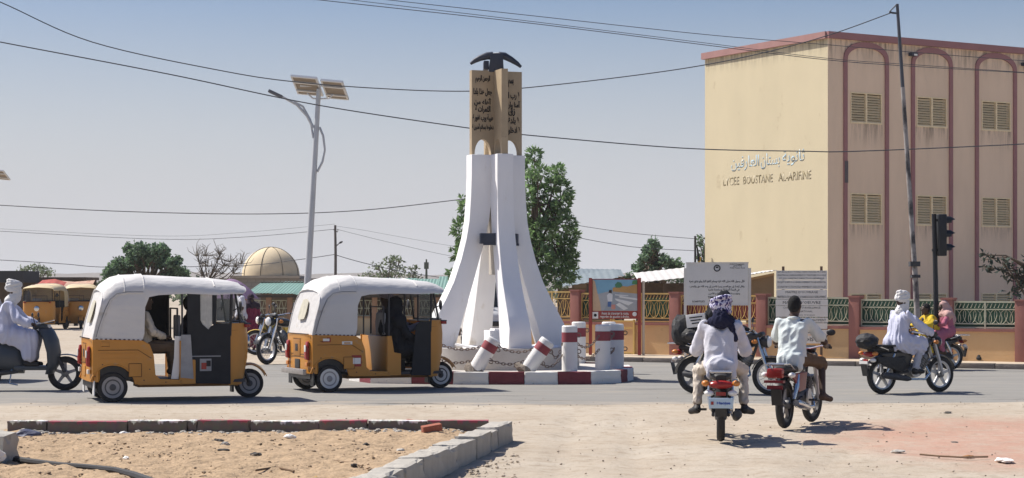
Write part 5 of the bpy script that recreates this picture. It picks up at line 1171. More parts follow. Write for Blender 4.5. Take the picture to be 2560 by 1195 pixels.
    if v == 1:
        dpl = MB().prism([(1.02, .25), (1.62, .23), (1.62, 1.07), (1.40, 1.07), (1.31, .99), (1.23, 1.06), (1.20, 1.12), (1.195, 1.49), (1.02, 1.49)], -.628, -.612, 'xz').build('cloth_door', M_blkcl, t, smooth=0)
        MB().box((1.39, -.618, 1.27), (.05, .016, .42)).build('window_bar', M_blkcl, dpl); MB().box((1.38, -.62, .88), (.12, .012, .035)).build('door_catch', M_chrome, dpl); MB().box((1.28, -.63, .62), (.40, .010, .014)).build('door_seam', M_grey, dpl)
        MB().prism([(1.2, 1.06), (1.31, .99), (1.365, 1.06), (1.365, 1.48), (1.2, 1.48)], -.618, -.614, 'xz').build('window_film', M_film, dpl, smooth=0)
        MB().prism([(1.42, 1.08), (1.61, 1.08), (1.61, 1.47), (1.42, 1.47)], -.618, -.614, 'xz').build('window_film', M_glass, dpl, smooth=0)
        stk = MB().box((1.27, -.634, .50), (.16, .008, .17)).build('sticker', M_grey, dpl); MB().box((1.245, -.639, .485), (.07, .006, .09)).build('sticker_patch', M_redl, stk); MB().box((1.31, -.639, .52), (.06, .006, .08)).build('sticker_patch', M_ink, stk)
        MB().prism([(.46, .62), (.95, .62), (.95, 1.49), (.46, 1.46)], .60, .612, 'xz').build('far_side_curtain', M_blkcl, t, smooth=0)
        MB().prism([(.80, .31), (.90, .31), (.93, .55), (.94, .90), (.85, .90), (.84, .6)], -.60, -.585, 'xz').build('hanging_cloth', M_plast, t, smooth=0)
        MB().prism([(.92, .33), (1.10, .31), (1.06, .92), (.93, .92)], -.655, -.648, 'xz').build('plastic_flap', mat('grey_plastic_film', (.30, .30, .31), .35, var=.25, scale=6), t, smooth=0)
    else:
        dpl = MB().prism([(1.30, .24), (1.62, .23), (1.62, 1.06), (1.45, 1.06), (1.38, 1.0)], -.628, -.612, 'xz').build('cloth_door', M_blkcl, t, smooth=0)
        MB().prism([(1.42, 1.10), (1.61, 1.08), (1.61, 1.47), (1.42, 1.47)], -.618, -.614, 'xz').build('window_film', M_glass, dpl, smooth=0); MB().box((1.41, -.618, 1.27), (.02, .016, .42)).build('window_bar', M_blkcl, dpl)
        stk = MB().box((1.10, -.40, .48), (.20, .012, .20)).build('sticker', M_plast, t); MB().box((1.07, -.408, .46), (.09, .006, .10)).build('sticker_patch', M_redl, stk)
        for x_, z_, c_ in ((-.06, .79, 0), (.27, .74, 1), (.42, .47, 2)):
            st_ = MB().box((x_, -.650, z_), ((.14, .16, .15)[c_], .006, (.07, .05, .17)[c_])).build('sticker', M_redl if c_ != 1 else M_plast, t, bevel=.0); MB().box((x_, -.655, z_), ((.10, .10, .12)[c_], .005, (.04, .02, .09)[c_])).build('sticker_patch', M_plast if c_ != 1 else M_org, st_)
    # nose
    half = [(1.60, -.615), (1.72, -.60), (1.84, -.52), (1.92, -.34), (1.955, -.12), (1.96, 0)]
    fullp = half+[(x, -y) for x, y in reversed(half[:-1])]
    rings = []
    for z, dx, sy in ((.215, -.10, .97), (.34, -.06, .985), (.58, -.01, 1.0), (.86, 0, 1.0), (1.0, -.015, 1.0), (1.075, -.035, .99)):
        rings.append([Vector((1.60+(x-1.60)*(1+dx/.36), y*sy, z)) for x, y in fullp])
    nb = MB(); nb.loft(rings, False, False, False); cw = nb.build('front_cowl', M_org, t, smooth=40, solid=.015)
    MB().tube([p_+Vector((.004, 0, -.10)) for p_ in rings[-1]], .008, 5).build('cowl_crease', mat('deep_orange2', (.30, .13, .025), .5), cw)
    for s_ in (-1, 1): MB().box((1.86, s_*.475, 1.035), (.14, .045, .045), Euler((0, 0, -s_*R(-38)))).build('side_indicator', M_redl, cw, bevel=.008)
    MB().lathe([(.10, 0), (.10, .05), (.06, .065)], 18, (1.945, 0, .80), 'x').build('headlamp', M_chrome, cw); MB().box((1.80, 0, 1.065), (.3, .9, .015)).build('dash', M_blkpl, cw)
    # windscreen
    def ws(u, vv):
        k = u*(len(fullp)-1); i = min(int(k), len(fullp)-2); f = k-i; b0 = rings[-1][i].lerp(rings[-1][i+1], f); tpx = 1.60+(b0.x-1.60)*.55
        return Vector((b0.x*(1-vv)+(tpx)*vv, b0.y*(1-.06*vv), 1.075+(1.545-1.075)*vv))
    n0, n1 = .16, .84
    wsg_ = MB().grid(12, 3, lambda u, vv: ws(n0+(n1-n0)*u, vv)).build('windscreen', M_glass, t, smooth=60, fixn=False)
    for u in (n0, n1): MB().tube([ws(u, 0), ws(u, .5), ws(u, 1)], .016, 6).build('screen_frame', M_blkpl, wsg_)
    MB().tube([ws(n0+(n1-n0)*k/10, 0)+Vector((.003, 0, .01)) for k in range(11)], .014, 6).build('screen_frame', M_blkpl, wsg_)
    MB().tube([ws(.45, .02)+Vector((.012, 0, 0)), ws(.45, .6)+Vector((.012, 0, 0))], .006, 4).build('wiper', M_blkpl, wsg_)
    for s_ in (-1, 1):
        mr_ = MB().tube([(1.66, s_*.60, 1.25), (1.74, s_*.70, 1.30)], .008, 5).build('mirror_arm', M_blkpl, t); MB().ell((1.74, s_*.72, 1.31), (.02, .06, .08)).build('mirror', M_blkpl, mr_)
    # front fork, mudguard
    fd = MB().grid(12, 4, lambda u, vv: Vector((2.0+(.275+.0*u)*math.cos(R(165-140*u)), (vv-.5)*(.17+.03*u)*(1-.25*u*u), .215+.29*math.sin(R(165-140*u))-.03*(2*vv-1)**2))).build('front_mudguard', M_org, t, smooth=60, solid=.01)
    for s_ in (-1, 1): MB().tube([(1.84, s_*.08, .60), (1.95, s_*.085, .32), (2.0, s_*.085, .208)], .022, 8).build('fork_leg', M_dkst, t)
    MB().box((1.72, -.2, .17), (.03, .16, .14)).build('front_flap', M_blkpl, t)
    hb_ = MB().tube([(1.66, -.30, .98), (1.70, 0, 1.0), (1.66, .30, .98)], .016, 6).build('handlebar', M_blkpl, t)
    return t
rk1 = rickshaw('orange three-wheeler with white canopy and black cloth door, nearest on the left', G(280, 1006), R(19), 1, M_rimgr, M_rimdk)
rk2 = rickshaw('orange three-wheeler with white canopy, open side and white-walled tyres, before the monument', G(820, 981), R(23), 2, M_white, M_rimgr)
rk3 = rickshaw('three-wheeler mostly outside the left edge, only its white canopy behind the scooter rider', (P(-40, 0, 34).x, 34.4, 0), R(180-6), 2, None, M_rimdk)
qf = G(104, 806); rk4 = rickshaw('yellow parked three-wheeler seen head-on in the market, left of the two', (P(92, 0, 78).x, 78, 0), R(-92), 2, None, M_rimdk)
rk5 = rickshaw('yellow parked three-wheeler right of the head-on one under the awnings', (P(168, 0, 80).x, 80, 0), R(-78), 2, None, M_rimdk)
M_tan = mat('tan_canopy', (.50, .40, .24), .6, var=.1)
for r_ in (rk4, rk5):
    for ch in r_.children:
        if ch.name.startswith('canopy'):
            ch.data = ch.data.copy(); ch.data.materials[0] = mat('tan_white_canopy', (.62, .50, .30), .6, var=.08)

# ================================================================== MOTORCYCLES
M_bkred = mat('dark_red_paint', (.20, .02, .025), .35, var=.1); M_bkblk = mat('black_paint', (.016, .016, .018), .3, var=.1, spec=.5); M_bksilver = mat('silver_paint', (.46, .46, .47), .35, metal=.4, var=.08)
M_eng = mat('engine_alloy', (.20, .20, .205), .5, metal=.5, var=.3, scale=14); M_seat = mat('seat_vinyl', (.025, .025, .027), .6, var=.2, scale=6)
M_lamp = mat('clear_lens', (.75, .74, .72), .15, var=.05)
def bike_wheel(parent, c, Rw, tw_, kind, steer=0.0, name='wheel'):
    o = MB().lathe([(Rw-.075, -tw_*.36), (Rw-.05, -tw_*.5), (Rw-.018, -tw_*.42), (Rw, -tw_*.12), (Rw, tw_*.12), (Rw-.018, tw_*.42), (Rw-.05, tw_*.5), (Rw-.075, tw_*.36), (Rw-.082, 0), (Rw-.075, -tw_*.36)], 32, (0, 0, 0), 'y')
    o.f = o.f[:-2]; o.mi = o.mi[:-2]; o = o.build(name, M_tyre, parent, smooth=50); o.location = c; o.rotation_euler = (0, 0, steer)
    rm_ = MB().lathe([(Rw-.068, -tw_*.34), (Rw-.062, 0), (Rw-.068, tw_*.34), (Rw-.10, tw_*.28), (Rw-.10, -tw_*.28), (Rw-.068, -tw_*.34)], 32, (0, 0, 0), 'y'); rm_.f = rm_.f[:-2]; rm_.mi = rm_.mi[:-2]; rm_.build('rim', M_bksilver if kind == 'wire' else (M_bksilver if kind == 'castw' else M_blkpl), o)
    MB().lathe([(.03, -.07), (.055, -.06), (.06, -.03), (.05, 0), (.06, .03), (.055, .06), (.03, .07)], 16, (0, 0, 0), 'y').build('hub', M_eng, o)
    if kind == 'wire':
        sp_ = MB()
        for k in range(18):
            a = 2*PI*k/18; b = a+(.35 if k % 2 else -.35); sp_.tube([(.05*math.cos(a), (.04 if k % 4 < 2 else -.04), .05*math.sin(a)), ((Rw-.09)*math.cos(b), 0, (Rw-.09)*math.sin(b))], .003, 4)
        tag(sp_.build('spokes', M_chrome, o), kind='stuff')
    else:
        for k in range(5):
            a = 2*PI*k/5+.3; ca, sa = math.cos(a), math.sin(a); pts = [(.04, -.028), (Rw-.085, -.02), (Rw-.085, .02), (.04, .028)]
            MB().prism([(p_[0]*ca-p_[1]*sa, p_[0]*sa+p_[1]*ca) for p_ in pts], -.014, .014, 'xz').build('wheel_spoke', M_bksilver if kind == 'castw' else M_rimgr, o)
    return o
def bike(label, rear, rz, body=M_bkblk, fk='cast', rk='cast', steer=0.0, tail='wide', plate=None, cover=False, scale=1.0, lean=0.0, fender=M_bkblk, rack=True, name='motorcycle'):
    t = thing(name, label, 'motorcycle', rear, rz, 'motorcycles', scale, (lean, 0, rz) if lean else None)
    Rw = .30; WB = 1.25
    bike_wheel(t, (0, 0, Rw), Rw, .095, rk); 
    fo = bike_wheel(t, (WB, 0, Rw), Rw, .080, fk, steer)
    # rear fender
    MB().grid(12, 4, lambda u, v_: Vector((.335*math.cos(R(60+115*u)), (v_-.5)*.13, Rw+.335*math.sin(R(60+115*u))-.012*(2*v_-1)**2))).build('rear_fender', fender, t, smooth=60, solid=.008)
    MB().box((-.36, 0, .40), (.02, .13, .20), Euler((0, R(-14), 0))).build('rear_flap', M_blkpl, t)
    for s_ in (-1, 1):
        MB().tube([(0, s_*.085, Rw), (.50, s_*.075, .36)], .022, 6).build('swingarm', M_dkst, t)
        MB().tube([(.02, s_*.11, .36), (.10, s_*.12, .52), (.17, s_*.12, .66)], [.022, .038, .022], 8).build('shock_absorber', M_chrome, t)
        MB().tube([(WB, s_*.085, Rw), (WB-.14, s_*.085, .70), (WB-.20, s_*.075, .90)], [.026, .028, .022], 8).build('fork_leg', M_chrome if fk == 'wire' else M_bksilver, t)
        MB().tube([(.52, s_*.16, .33), (.52, s_*.27, .33)], .014, 6).build('footpeg', M_dkst, t)
        ind = MB().ell((-.28, s_*.17, .67), (.055, .045, .035)).build('turn_signal', M_orgl if tail == 'wide' else M_lamp, t); MB().tube([(-.24, s_*.05, .67), (-.27, s_*.13, .67)], .010, 5).build('stalk', M_blkpl, ind)
        fi = MB().ell((WB-.22, s_*.17, .84), (.05, .04, .035)).build('turn_signal', M_orgl, t)
        m_ = MB().tube([(WB-.36, s_*.26, 1.02), (WB-.40, s_*.30, 1.12), (WB-.40, s_*.34, 1.15)], .007, 5).build('mirror_stalk', M_blkpl, t); MB().ell((WB-.41, s_*.36, 1.17), (.018, .06, .042)).build('mirror', M_blkpl, m_)
    ff = MB().grid(12, 4, lambda u, v_: Vector(((.325)*math.cos(R(20+140*u)), (v_-.5)*.105, (.325)*math.sin(R(20+140*u))-.012*(2*v_-1)**2))).build('front_fender', fender, t, smooth=60, solid=.007); ff.location = (WB, 0, Rw); ff.rotation_euler = (0, 0, steer)
    # frame, engine, tank, seat
    MB().tube([(WB-.20, 0, .88), (.92, 0, .50), (.80, 0, .30), (.50, 0, .28)], .024, 8).build('frame', M_dkst, t)
    MB().tube([(WB-.22, 0, .90), (.70, 0, .72), (.35, 0, .68), (-.18, 0, .68)], .024, 8).build('top_frame', M_dkst, t)
    en = MB().ell((.66, 0, .37), (.20, .14, .12)).build('engine', M_eng, t); MB().lathe([(.085, -.12), (.09, 0), (.085, .12), (.07, .16)], 14, (.82, 0, .50), 'z', Matrix.Rotation(.6, 3, 'Y')).build('cylinder', M_eng, en)
    for k in range(5): MB().box((.78+.022*k, 0, .44+.030*k), (.17, .21, .008), Euler((0, R(35), 0))).build('cooling_fin', M_eng, en)
    MB().lathe([(.10, 0), (.10, .02)], 16, (.62, -.145, .37), 'y').build('engine_cover', M_bksilver, en)
    ex = MB().tube([(.90, -.06, .44), (.94, -.10, .32), (.80, -.15, .23), (.45, -.17, .24)], .02, 8).build('exhaust_pipe', M_chrome, t); MB().tube([(.47, -.17, .24), (.40, -.175, .25), (-.05, -.185, .31), (-.14, -.185, .325)], [.025, .045, .055, .04], 12).build('silencer', M_chrome if tail != 'wide' else M_dkst, ex)
    MB().box((.26, .09, .36), (.55, .03, .09), Euler((0, R(3), 0))).build('chain_guard', M_blkpl, t, bevel=.01)
    tk = []
    for x, z0, z1, hw in ((.64, .74, .80, .06), (.70, .72, .86, .12), (.82, .72, .90, .145), (.94, .74, .91, .14), (1.02, .78, .90, .09), (1.05, .80, .88, .05)):
        tk.append([Vector((x, hw*math.cos(a)*(1 if math.sin(a) > 0 else .85), (z0+z1)/2+(z1-z0)/2*math.sin(a))) for a in np.linspace(0, 2*PI, 17)[:-1]])
    tko = MB().loft(tk).build('fuel_tank', body, t, smooth=50); MB().lathe([(.03, 0), (.03, .012)], 12, (.86, 0, .90)).build('filler_cap', M_chrome, tko)
    se = []
    for x, z0, z1, hw in ((-.26, .70, .76, .06), (-.20, .69, .79, .10), (0, .69, .79, .12), (.25, .68, .77, .13), (.45, .68, .75, .125), (.62, .70, .77, .09), (.68, .72, .77, .06)):
        se.append([Vector((x, hw*math.cos(a), (z0+z1)/2+(z1-z0)/2*(abs(math.sin(a))**.6)*(1 if math.sin(a) > 0 else -1))) for a in np.linspace(0, 2*PI, 17)[:-1]])
    MB().loft(se).build('seat', M_seat, t, smooth=50)
    for s_ in (-1, 1): MB().prism([(.20, .44), (.50, .46), (.58, .68), (.10, .68), (-.15, .66), (.05, .58)], s_*.10, s_*.13, 'xz').build('side_cover', body, t, smooth=0, bevel=.012)
    # steering
    MB().tube([(WB-.42, -.36, .98), (WB-.36, -.24, 1.0), (WB-.24, -.05, .96), (WB-.24, .05, .96), (WB-.36, .24, 1.0), (WB-.42, .36, .98)], .012, 8).build('handlebar', M_chrome, t)
    for s_ in (-1, 1): MB().tube([(WB-.43, s_*.37, .977), (WB-.375, s_*.26, .998)], .019, 8).build('grip', M_blkpl, t)
    hl = MB().lathe([(.03, -.13), (.085, -.08), (.10, 0), (.095, .02)], 18, (WB-.06, 0, .84), 'x').build('headlight', M_blkpl, t); MB().lathe([(.088, .0), (.07, .03), (.02, .045)], 18, (WB-.04, 0, .84), 'x').build('headlight_lens', M_lamp, hl)
    MB().box((WB-.17, 0, .95), (.10, .20, .06), Euler((0, R(-30), 0))).build('gauges', M_blkpl, t, bevel=.015)
    if rack:
        rc = MB()
        for s_ in (-1, 1): rc.tube([(.05, s_*.11, .72), (-.20, s_*.12, .80), (-.42, s_*.10, .80)], .011, 6)
        for x in (-.20, -.30, -.42): rc.tube([(x, -.12, .80), (x, .12, .80)], .010, 6)
        rc.build('luggage_rack', M_chrome, t)
    # tail
    if tail == 'wide':
        MB().ell((-.27, 0, .655), (.07, .145, .048)).build('tail_light', M_redl, t)
        for s_ in (-1, 1): MB().ell((-.29, s_*.13, .56), (.05, .055, .035)).build('rear_indicator', M_lamp, t)
        MB().box((-.335, 0, .555), (.015, .11, .04)).build('reflector', M_redl, t)
    else:
        tb_ = MB().box((-.30, .03, .69), (.11, .20, .12)).build('tail_light', M_redl, t, bevel=.025)
        MB().box((-.34, .03, .59), (.10, .24, .03)).build('plate_bracket', M_bkred, t); 
    if plate:
        pl_ = MB().box((-.385, 0, .455), (.012, .26, .115), Euler((0, R(-8), 0))).build('number_plate', mat('pale_blue_plate', (.42, .55, .68), .5, var=.03), t, bevel=.004)
        Mt = Matrix.Translation((-.394, -.03, .452)) @ Matrix.Rotation(-PI/2, 4, 'Z') @ Matrix.Rotation(PI/2-R(8), 4, 'X')
        text('plate_lettering', plate, mat('plate_blue_ink', (.02, .08, .42), .5), pl_, Mt, width=.15, height=.042, bold=.03, depth=.002)
        MB().box((-.395, .095, .455), (.006, .03, .035)).build('plate_badge', M_redl, pl_)
    else:
        MB().box((-.365, .02, .52), (.010, .20, .05)).build('number_plate', M_bkred if tail == 'box' else M_white, t)
    return t
# ================================================================== PEOPLE (bodies and garments grown from distance fields)
def V(*a): return np.array(a, float)
def field_mesh(prims, h, k0=.03, disp=None):
    lo = np.min([np.minimum(p_[1]-p_[5], p_[2]-p_[5]) for p_ in prims], 0)-.06; hi = np.max([np.maximum(p_[1]+p_[5], p_[2]+p_[5]) for p_ in prims], 0)+.06
    n = np.ceil((hi-lo)/h).astype(int)+1; Fd = np.full(n, 1.0, np.float32)
    ax = [lo[i]+h*np.arange(n[i]) for i in range(3)]
    for kind, a, b, ra, rb, ext, k, extra in prims:
        pad = ext+.05; i0 = np.maximum(0, np.floor((np.minimum(a, b)-pad-lo)/h).astype(int)); i1 = np.minimum(n, np.ceil((np.maximum(a, b)+pad-lo)/h).astype(int)+1)
        X, Y, Z = np.meshgrid(ax[0][i0[0]:i1[0]], ax[1][i0[1]:i1[1]], ax[2][i0[2]:i1[2]], indexing='ij')
        if kind == 'c':
            ab = b-a; L2 = max(1e-9, ab@ab); t = np.clip(((X-a[0])*ab[0]+(Y-a[1])*ab[1]+(Z-a[2])*ab[2])/L2, 0, 1)
            d = np.sqrt((X-a[0]-t*ab[0])**2+(Y-a[1]-t*ab[1])**2+(Z-a[2]-t*ab[2])**2)-(ra+(rb-ra)*t)
        else:
            Q = np.stack([X-a[0], Y-a[1], Z-a[2]], -1)
            if extra is not None: Q = Q@extra
            q1 = np.sqrt(((Q/ra)**2).sum(-1)); q2 = np.sqrt(((Q/(ra**2))**2).sum(-1)); d = q1*(q1-1)/np.maximum(q2, 1e-6)
        S_ = Fd[i0[0]:i1[0], i0[1]:i1[1], i0[2]:i1[2]]
        hh = np.clip(.5+.5*(S_-d)/k, 0, 1); S_[...] = S_*(1-hh)+d*hh-k*hh*(1-hh)
    # surface nets
    ins = Fd < 0; c = [slice(None, -1), slice(1, None)]
    cnt = sum(ins[c[i], c[j], c[l]].astype(np.int8) for i in (0, 1) for j in (0, 1) for l in (0, 1)); act = (cnt > 0) & (cnt < 8)
    idx = -np.ones(act.shape, np.int64); cells = np.argwhere(act); idx[tuple(cells.T)] = np.arange(len(cells))
    acc = np.zeros((len(cells), 3)); num = np.zeros(len(cells)); I, J, K = cells.T
    corners = [(i, j, l) for i in (0, 1) for j in (0, 1) for l in (0, 1)]
    for p_ in corners:
        for axn in range(3):
            if p_[axn] == 0:
                q = list(p_); q[axn] = 1; f0 = Fd[I+p_[0], J+p_[1], K+p_[2]]; f1 = Fd[I+q[0], J+q[1], K+q[2]]; m = (f0 < 0) != (f1 < 0); t = np.where(m, f0/np.where(f0-f1 == 0, 1, f0-f1), 0)
                pos = np.tile(np.array(p_, float), (len(cells), 1)); pos[:, axn] = t; acc[m] += pos[m]; num[m] += 1
    vs = lo+(cells+acc/np.maximum(num, 1)[:, None])*h; fs = []
    for axn in range(3):
        s0 = [slice(None)]*3; s1 = [slice(None)]*3; s0[axn] = slice(None, -1); s1[axn] = slice(1, None); e = ins[tuple(s0)] != ins[tuple(s1)]; E_ = np.argwhere(e); u, v = [(1, 2), (2, 0), (0, 1)][axn]
        ok = (E_[:, u] > 0) & (E_[:, v] > 0) & (E_[:, u] < act.shape[u]) & (E_[:, v] < act.shape[v]); E_ = E_[ok]; flip = ins[tuple(E_.T)]
        def at(du, dv): q = E_.copy(); q[:, u] -= du; q[:, v] -= dv; return idx[tuple(q.T)]
        quad = np.stack([at(0, 0), at(1, 0), at(1, 1), at(0, 1)], 1); quad[~flip] = quad[~flip][:, ::-1]; fs.append(quad)
    fs = np.concatenate(fs); fs = fs[(fs >= 0).all(1)]
    me = bpy.data.meshes.new('m'); me.from_pydata(vs.tolist(), [], fs.tolist())
    if disp is not None:
        nr = np.zeros(len(vs)*3); me.vertices.foreach_get('normal', nr); nr = nr.reshape(-1, 3); vs = vs+nr*disp(vs)[:, None]; me.vertices.foreach_set('co', vs.ravel())
    me.polygons.foreach_set('use_smooth', [True]*len(me.polygons)); me.update(); return me
def cap(a, b, ra, rb=None, k=.03): a, b = np.array(a, float), np.array(b, float); rb = ra if rb is None else rb; return ('c', a, b, ra, rb, max(ra, rb), k, None)
def ell_(c, r, k=.03, rot=None): c = np.array(c, float); r = np.array(r, float); return ('e', c, c, r, r, float(r.max()), k, rot)
def folds(amp, f=14.0, seed=0, ax=(0.3, .5, 1.0)):
    r = np.random.RandomState(seed); D = [(r.normal(size=3)*V(1, 1, .4)*f*2.6, r.uniform(0, 6)) for _ in range(3)]; W = [(r.normal(size=3)*f*.75, r.uniform(0, 6)) for _ in range(3)]
    def fn(v):
        w = sum(np.sin(v@d+p_) for d, p_ in W)*.9; s = sum(np.sin(v@d+p_+w*1.2) for d, p_ in D)/3; return amp*1.5*(.6-2*np.abs(s))
    return fn
M_skin = mat('dark_brown_skin', (.060, .034, .023), .55, var=.12, scale=12, spec=.4); M_hair = mat('black_hair', (.008, .008, .009), .9, var=.2, scale=40, bump=.6, bscale=120); M_eye = mat('eye_white', (.55, .52, .48), .3, var=.02)
def cloth(name, c, var=.06): return mat(name, c, .9, var=var, scale=6, bump=.3, bscale=26, spec=.12)
def head_prims(Hc, fwd):
    f = fwd/np.linalg.norm(fwd); up = V(0, 0, 1); sd_2 = np.cross(up, f); rot = np.stack([f, sd_2, up], 1)
    return [ell_(Hc+up*.02-f*.01, (.098, .077, .104), .03, rot), ell_(Hc+f*.028-up*.055, (.066, .058, .082), .04, rot), cap(Hc+f*.092+up*.0, Hc+f*.108-up*.03, .011, .016, .012), ell_(Hc+f*.082-up*.072, (.014, .026, .010), .01, rot), ell_(Hc+f*.075-up*.115, (.022, .026, .02), .02, rot),
            ell_(Hc+sd_2*.078-up*.012-f*.012, (.020, .010, .030), .01, rot), ell_(Hc-sd_2*.078-up*.012-f*.012, (.020, .010, .030), .01, rot), cap(Hc+f*.075+sd_2*.055+up*.028, Hc+f*.082-sd_2*.055+up*.028, .016, .016, .02)], rot
def hand_prims(wr, tgt, across, down):
    """palm from the wrist to the grip, four unequal fingers curled over it and a thumb from the palm's side"""
    wr, tgt = np.array(wr, float), np.array(tgt, float); ac = np.array(across, float); dn = np.array(down, float); f = (tgt-wr); f = f/max(1e-6, np.linalg.norm(f)); out = [cap(wr, tgt-f*.015+ac*.012, .024, .027, .015), cap(tgt-f*.02-ac*.022, tgt-f*.02+ac*.03, .020, .018, .012)]
    for q, (o, L_) in enumerate(((-.030, .9), (-.010, 1.05), (.011, 1.0), (.031, .8))):
        b = tgt+ac*o; k1 = b+f*.028*L_-dn*.006; k2 = k1+f*.014*L_+dn*.028*L_; k3 = k2-f*.022*L_+dn*.016*L_
        out += [cap(b-dn*.008, k1, .0105, .0098, .005), cap(k1, k2, .0098, .009, .004), cap(k2, k3, .009, .0082, .004)]
    t0 = tgt-f*.035-ac*.034; t1 = t0+f*.028-ac*.016+dn*.012; t2 = t1+f*.026+ac*.008+dn*.014; out += [cap(t0, t1, .013, .0115, .006), cap(t1, t2, .0115, .0095, .004)]
    return out
def person(label, root, rz, J, o, scale=1.0, group=None, rot=None):
    """J: joints in local metres (x forward, y left, z up); o: outfit"""
    t = thing('person', label, 'person', root, rz, group, scale, rot); J = {k: np.array(v, float) for k, v in J.items()}
    fwd = J.get('look', V(1, 0, 0)); Hc = J['head']; hp, rotm = head_prims(Hc, fwd)
    sk = o.get('skin', M_skin); sp_ = list(hp)+[cap(J['neck']-V(0, 0, .04), Hc-V(0, 0, .05)-.01*fwd, .058, .05, .03), cap(J['pel'], J['chest'], .085, .085, .05), cap(J['shL'], J['shR'], .042, .042, .03)]
    for s_ in 'LR':
        sg = 1 if s_ == 'L' else -1
        sp_ += [cap(J['sh'+s_], J['el'+s_], .040, .036), cap(J['el'+s_], J['wr'+s_], .036, .027), cap(J['hip'+s_], J['kn'+s_], .070, .050, .04), cap(J['kn'+s_], J['an'+s_], .052, .034), cap(J['an'+s_], J['toe'+s_], .034, .024, .02), cap(J['an'+s_]-V(.03, 0, .02), J['an'+s_]+V(.02, 0, -.03), .032, .03, .02)]
        ac = J.get('across'+s_, V(0, -sg, 0)); sp_ += hand_prims(J['wr'+s_], J['ha'+s_], -ac*1.0, V(0, 0, -1))
    bm_ = field_mesh(sp_, .0105); bm_.name = 'body'; bm_.materials.append(sk); link('body', bm_, t)
    if o.get('eyes', True):
        e_ = MB()
        for sg in (-1, 1): e_.ell(Vector(Hc+fwd/np.linalg.norm(fwd)*.083+np.cross(V(0, 0, 1), fwd)*sg*.031+V(0, 0, .008)), (.011, .012, .009), 8, 6)
        e_.build('eyes', M_eye, t)
    hh = .013
    def garment(name, prims, m, amp=.006, f=16, seed=1, k=.04):
        me = field_mesh(prims, hh, k, folds(amp, f, seed) if amp else None); me.name = name; me.materials.append(m); return link(name, me, t)
    top = o['top']; lo_ = top.get('loose', 0.0)*.55; ch, pe = J['chest'], J['pel']; sw_ = V(0, .075, 0)
    pr = [cap(pe+V(0, .05, .02), ch+sw_+V(0, 0, .03), .108+lo_, .098+lo_, .05), cap(pe-V(0, .05, -.02), ch-sw_+V(0, 0, .03), .108+lo_, .098+lo_, .05), cap(J['shL']-V(0, .03, .02), J['shR']+V(0, .03, -.02), .062+lo_*.3, .062+lo_*.3, .05), cap((J['shL']+J['shR'])/2, J['neck']-V(0, 0, .02), .066, .054, .04), ell_(pe+V(-.01, 0, -.01), (.145+lo_, .165+lo_, .12), .05)]
    for s_ in 'LR':
        e2 = J['sh'+s_]+(J['el'+s_]-J['sh'+s_])*(1.0 if top.get('long', True) else .72); sl = top.get('sleeve', .0)*.5
        pr.append(cap(J['sh'+s_], e2, .058+lo_*.2, .053+lo_*.3+sl, .025))
        if top.get('long', True): pr.append(cap(J['el'+s_], J['el'+s_]+(J['wr'+s_]-J['el'+s_])*.92, .050+lo_*.3+sl, .040+lo_*.3+sl, .02)); pr.append(cap(J['el'+s_]-V(0, 0, .01), J['el'+s_]+(J['wr'+s_]-J['el'+s_])*.6-V(0, 0, .035), .030+sl, .026+sl, .02))
        if top.get('robe'):
            kn = J['kn'+s_]; rb = top['robe']; sg = 1 if s_ == 'L' else -1; pr.append(cap(J['hip'+s_], kn+V(-.02, 0, 0), .115+lo_, .085+lo_, .06))
            end = kn+(J['an'+s_]-kn)*rb; pr.append(cap(kn, end, .085+lo_, .075+lo_, .05)); pr.append(cap(J['hip'+s_]*.5+kn*.5, end, .08, .07, .06))
            if top.get('tail'): pr.append(cap(J['hip'+s_]+V(-.05, sg*.05, -.03), J['hip'+s_]*.45+kn*.55+V(-.02, sg*.03, -.17), .075, .035, .06)); pr.append(cap(J['hip'+s_]+V(-.12, sg*.05, -.05), J['hip'+s_]+V(.05, sg*.06, -.16), .06, .035, .06))
    if top.get('robe'):
        mk = (J['knL']+J['knR'])/2; pr.append(cap(J['pel'], mk, .12+lo_, .07+lo_, .08))
    if top.get('tail'): pr.append(cap(J['pel']+V(-.09, .09, -.03), J['pel']+V(-.12, .13, -.13), .075, .045, .05)); pr.append(cap(J['pel']+V(-.09, -.09, -.03), J['pel']+V(-.12, -.13, -.13), .075, .045, .05)); pr.append(cap(J['pel']+V(-.11, 0, -.02), J['pel']+V(-.15, 0, -.09), .07, .04, .05))
    garment(top.get('name', 'shirt'), pr, top['m'], top.get('amp', .007), top.get('f', 16), top.get('seed', 1))
    if top.get('collar'): 
        cme = MB().tube([Vector(J['neck']+V(.066*math.cos(a)-.004, .066*math.sin(a), -.012+.012*math.cos(a+PI))) for a in np.linspace(0, 2*PI, 17)[:-1]], .018, 6, closed=True).build('collar', top['m'], t)
    if o.get('legs'):
        lg = o['legs']; pr = [ell_(J['pel']-V(0, 0, .03), (.15, .175, .12), .05)]
        for s_ in 'LR':
            fr = lg.get('len', .93); pr += [cap(J['hip'+s_], J['kn'+s_], .095, .072, .04), cap(J['kn'+s_], J['kn'+s_]+(J['an'+s_]-J['kn'+s_])*fr, .068, .056 if fr > .5 else .068, .03)]
        garment('trousers', pr, lg['m'], .006, 18, 5)
    if o.get('shoes'):
        for s_ in 'LR': 
            me = field_mesh([cap(J['an'+s_]-V(.035, 0, .03), J['toe'+s_]-V(0, 0, .005), .042, .036, .02), cap(J['an'+s_], J['an'+s_]-V(.02, 0, .03), .04, .042, .02)], .011); me.name = 'shoe'; me.materials.append(o['shoes']); link('shoe', me, t)
    hd = o.get('head', 'hair')
    up = V(0, 0, 1); f = fwd/np.linalg.norm(fwd); sd_2 = np.cross(up, f)
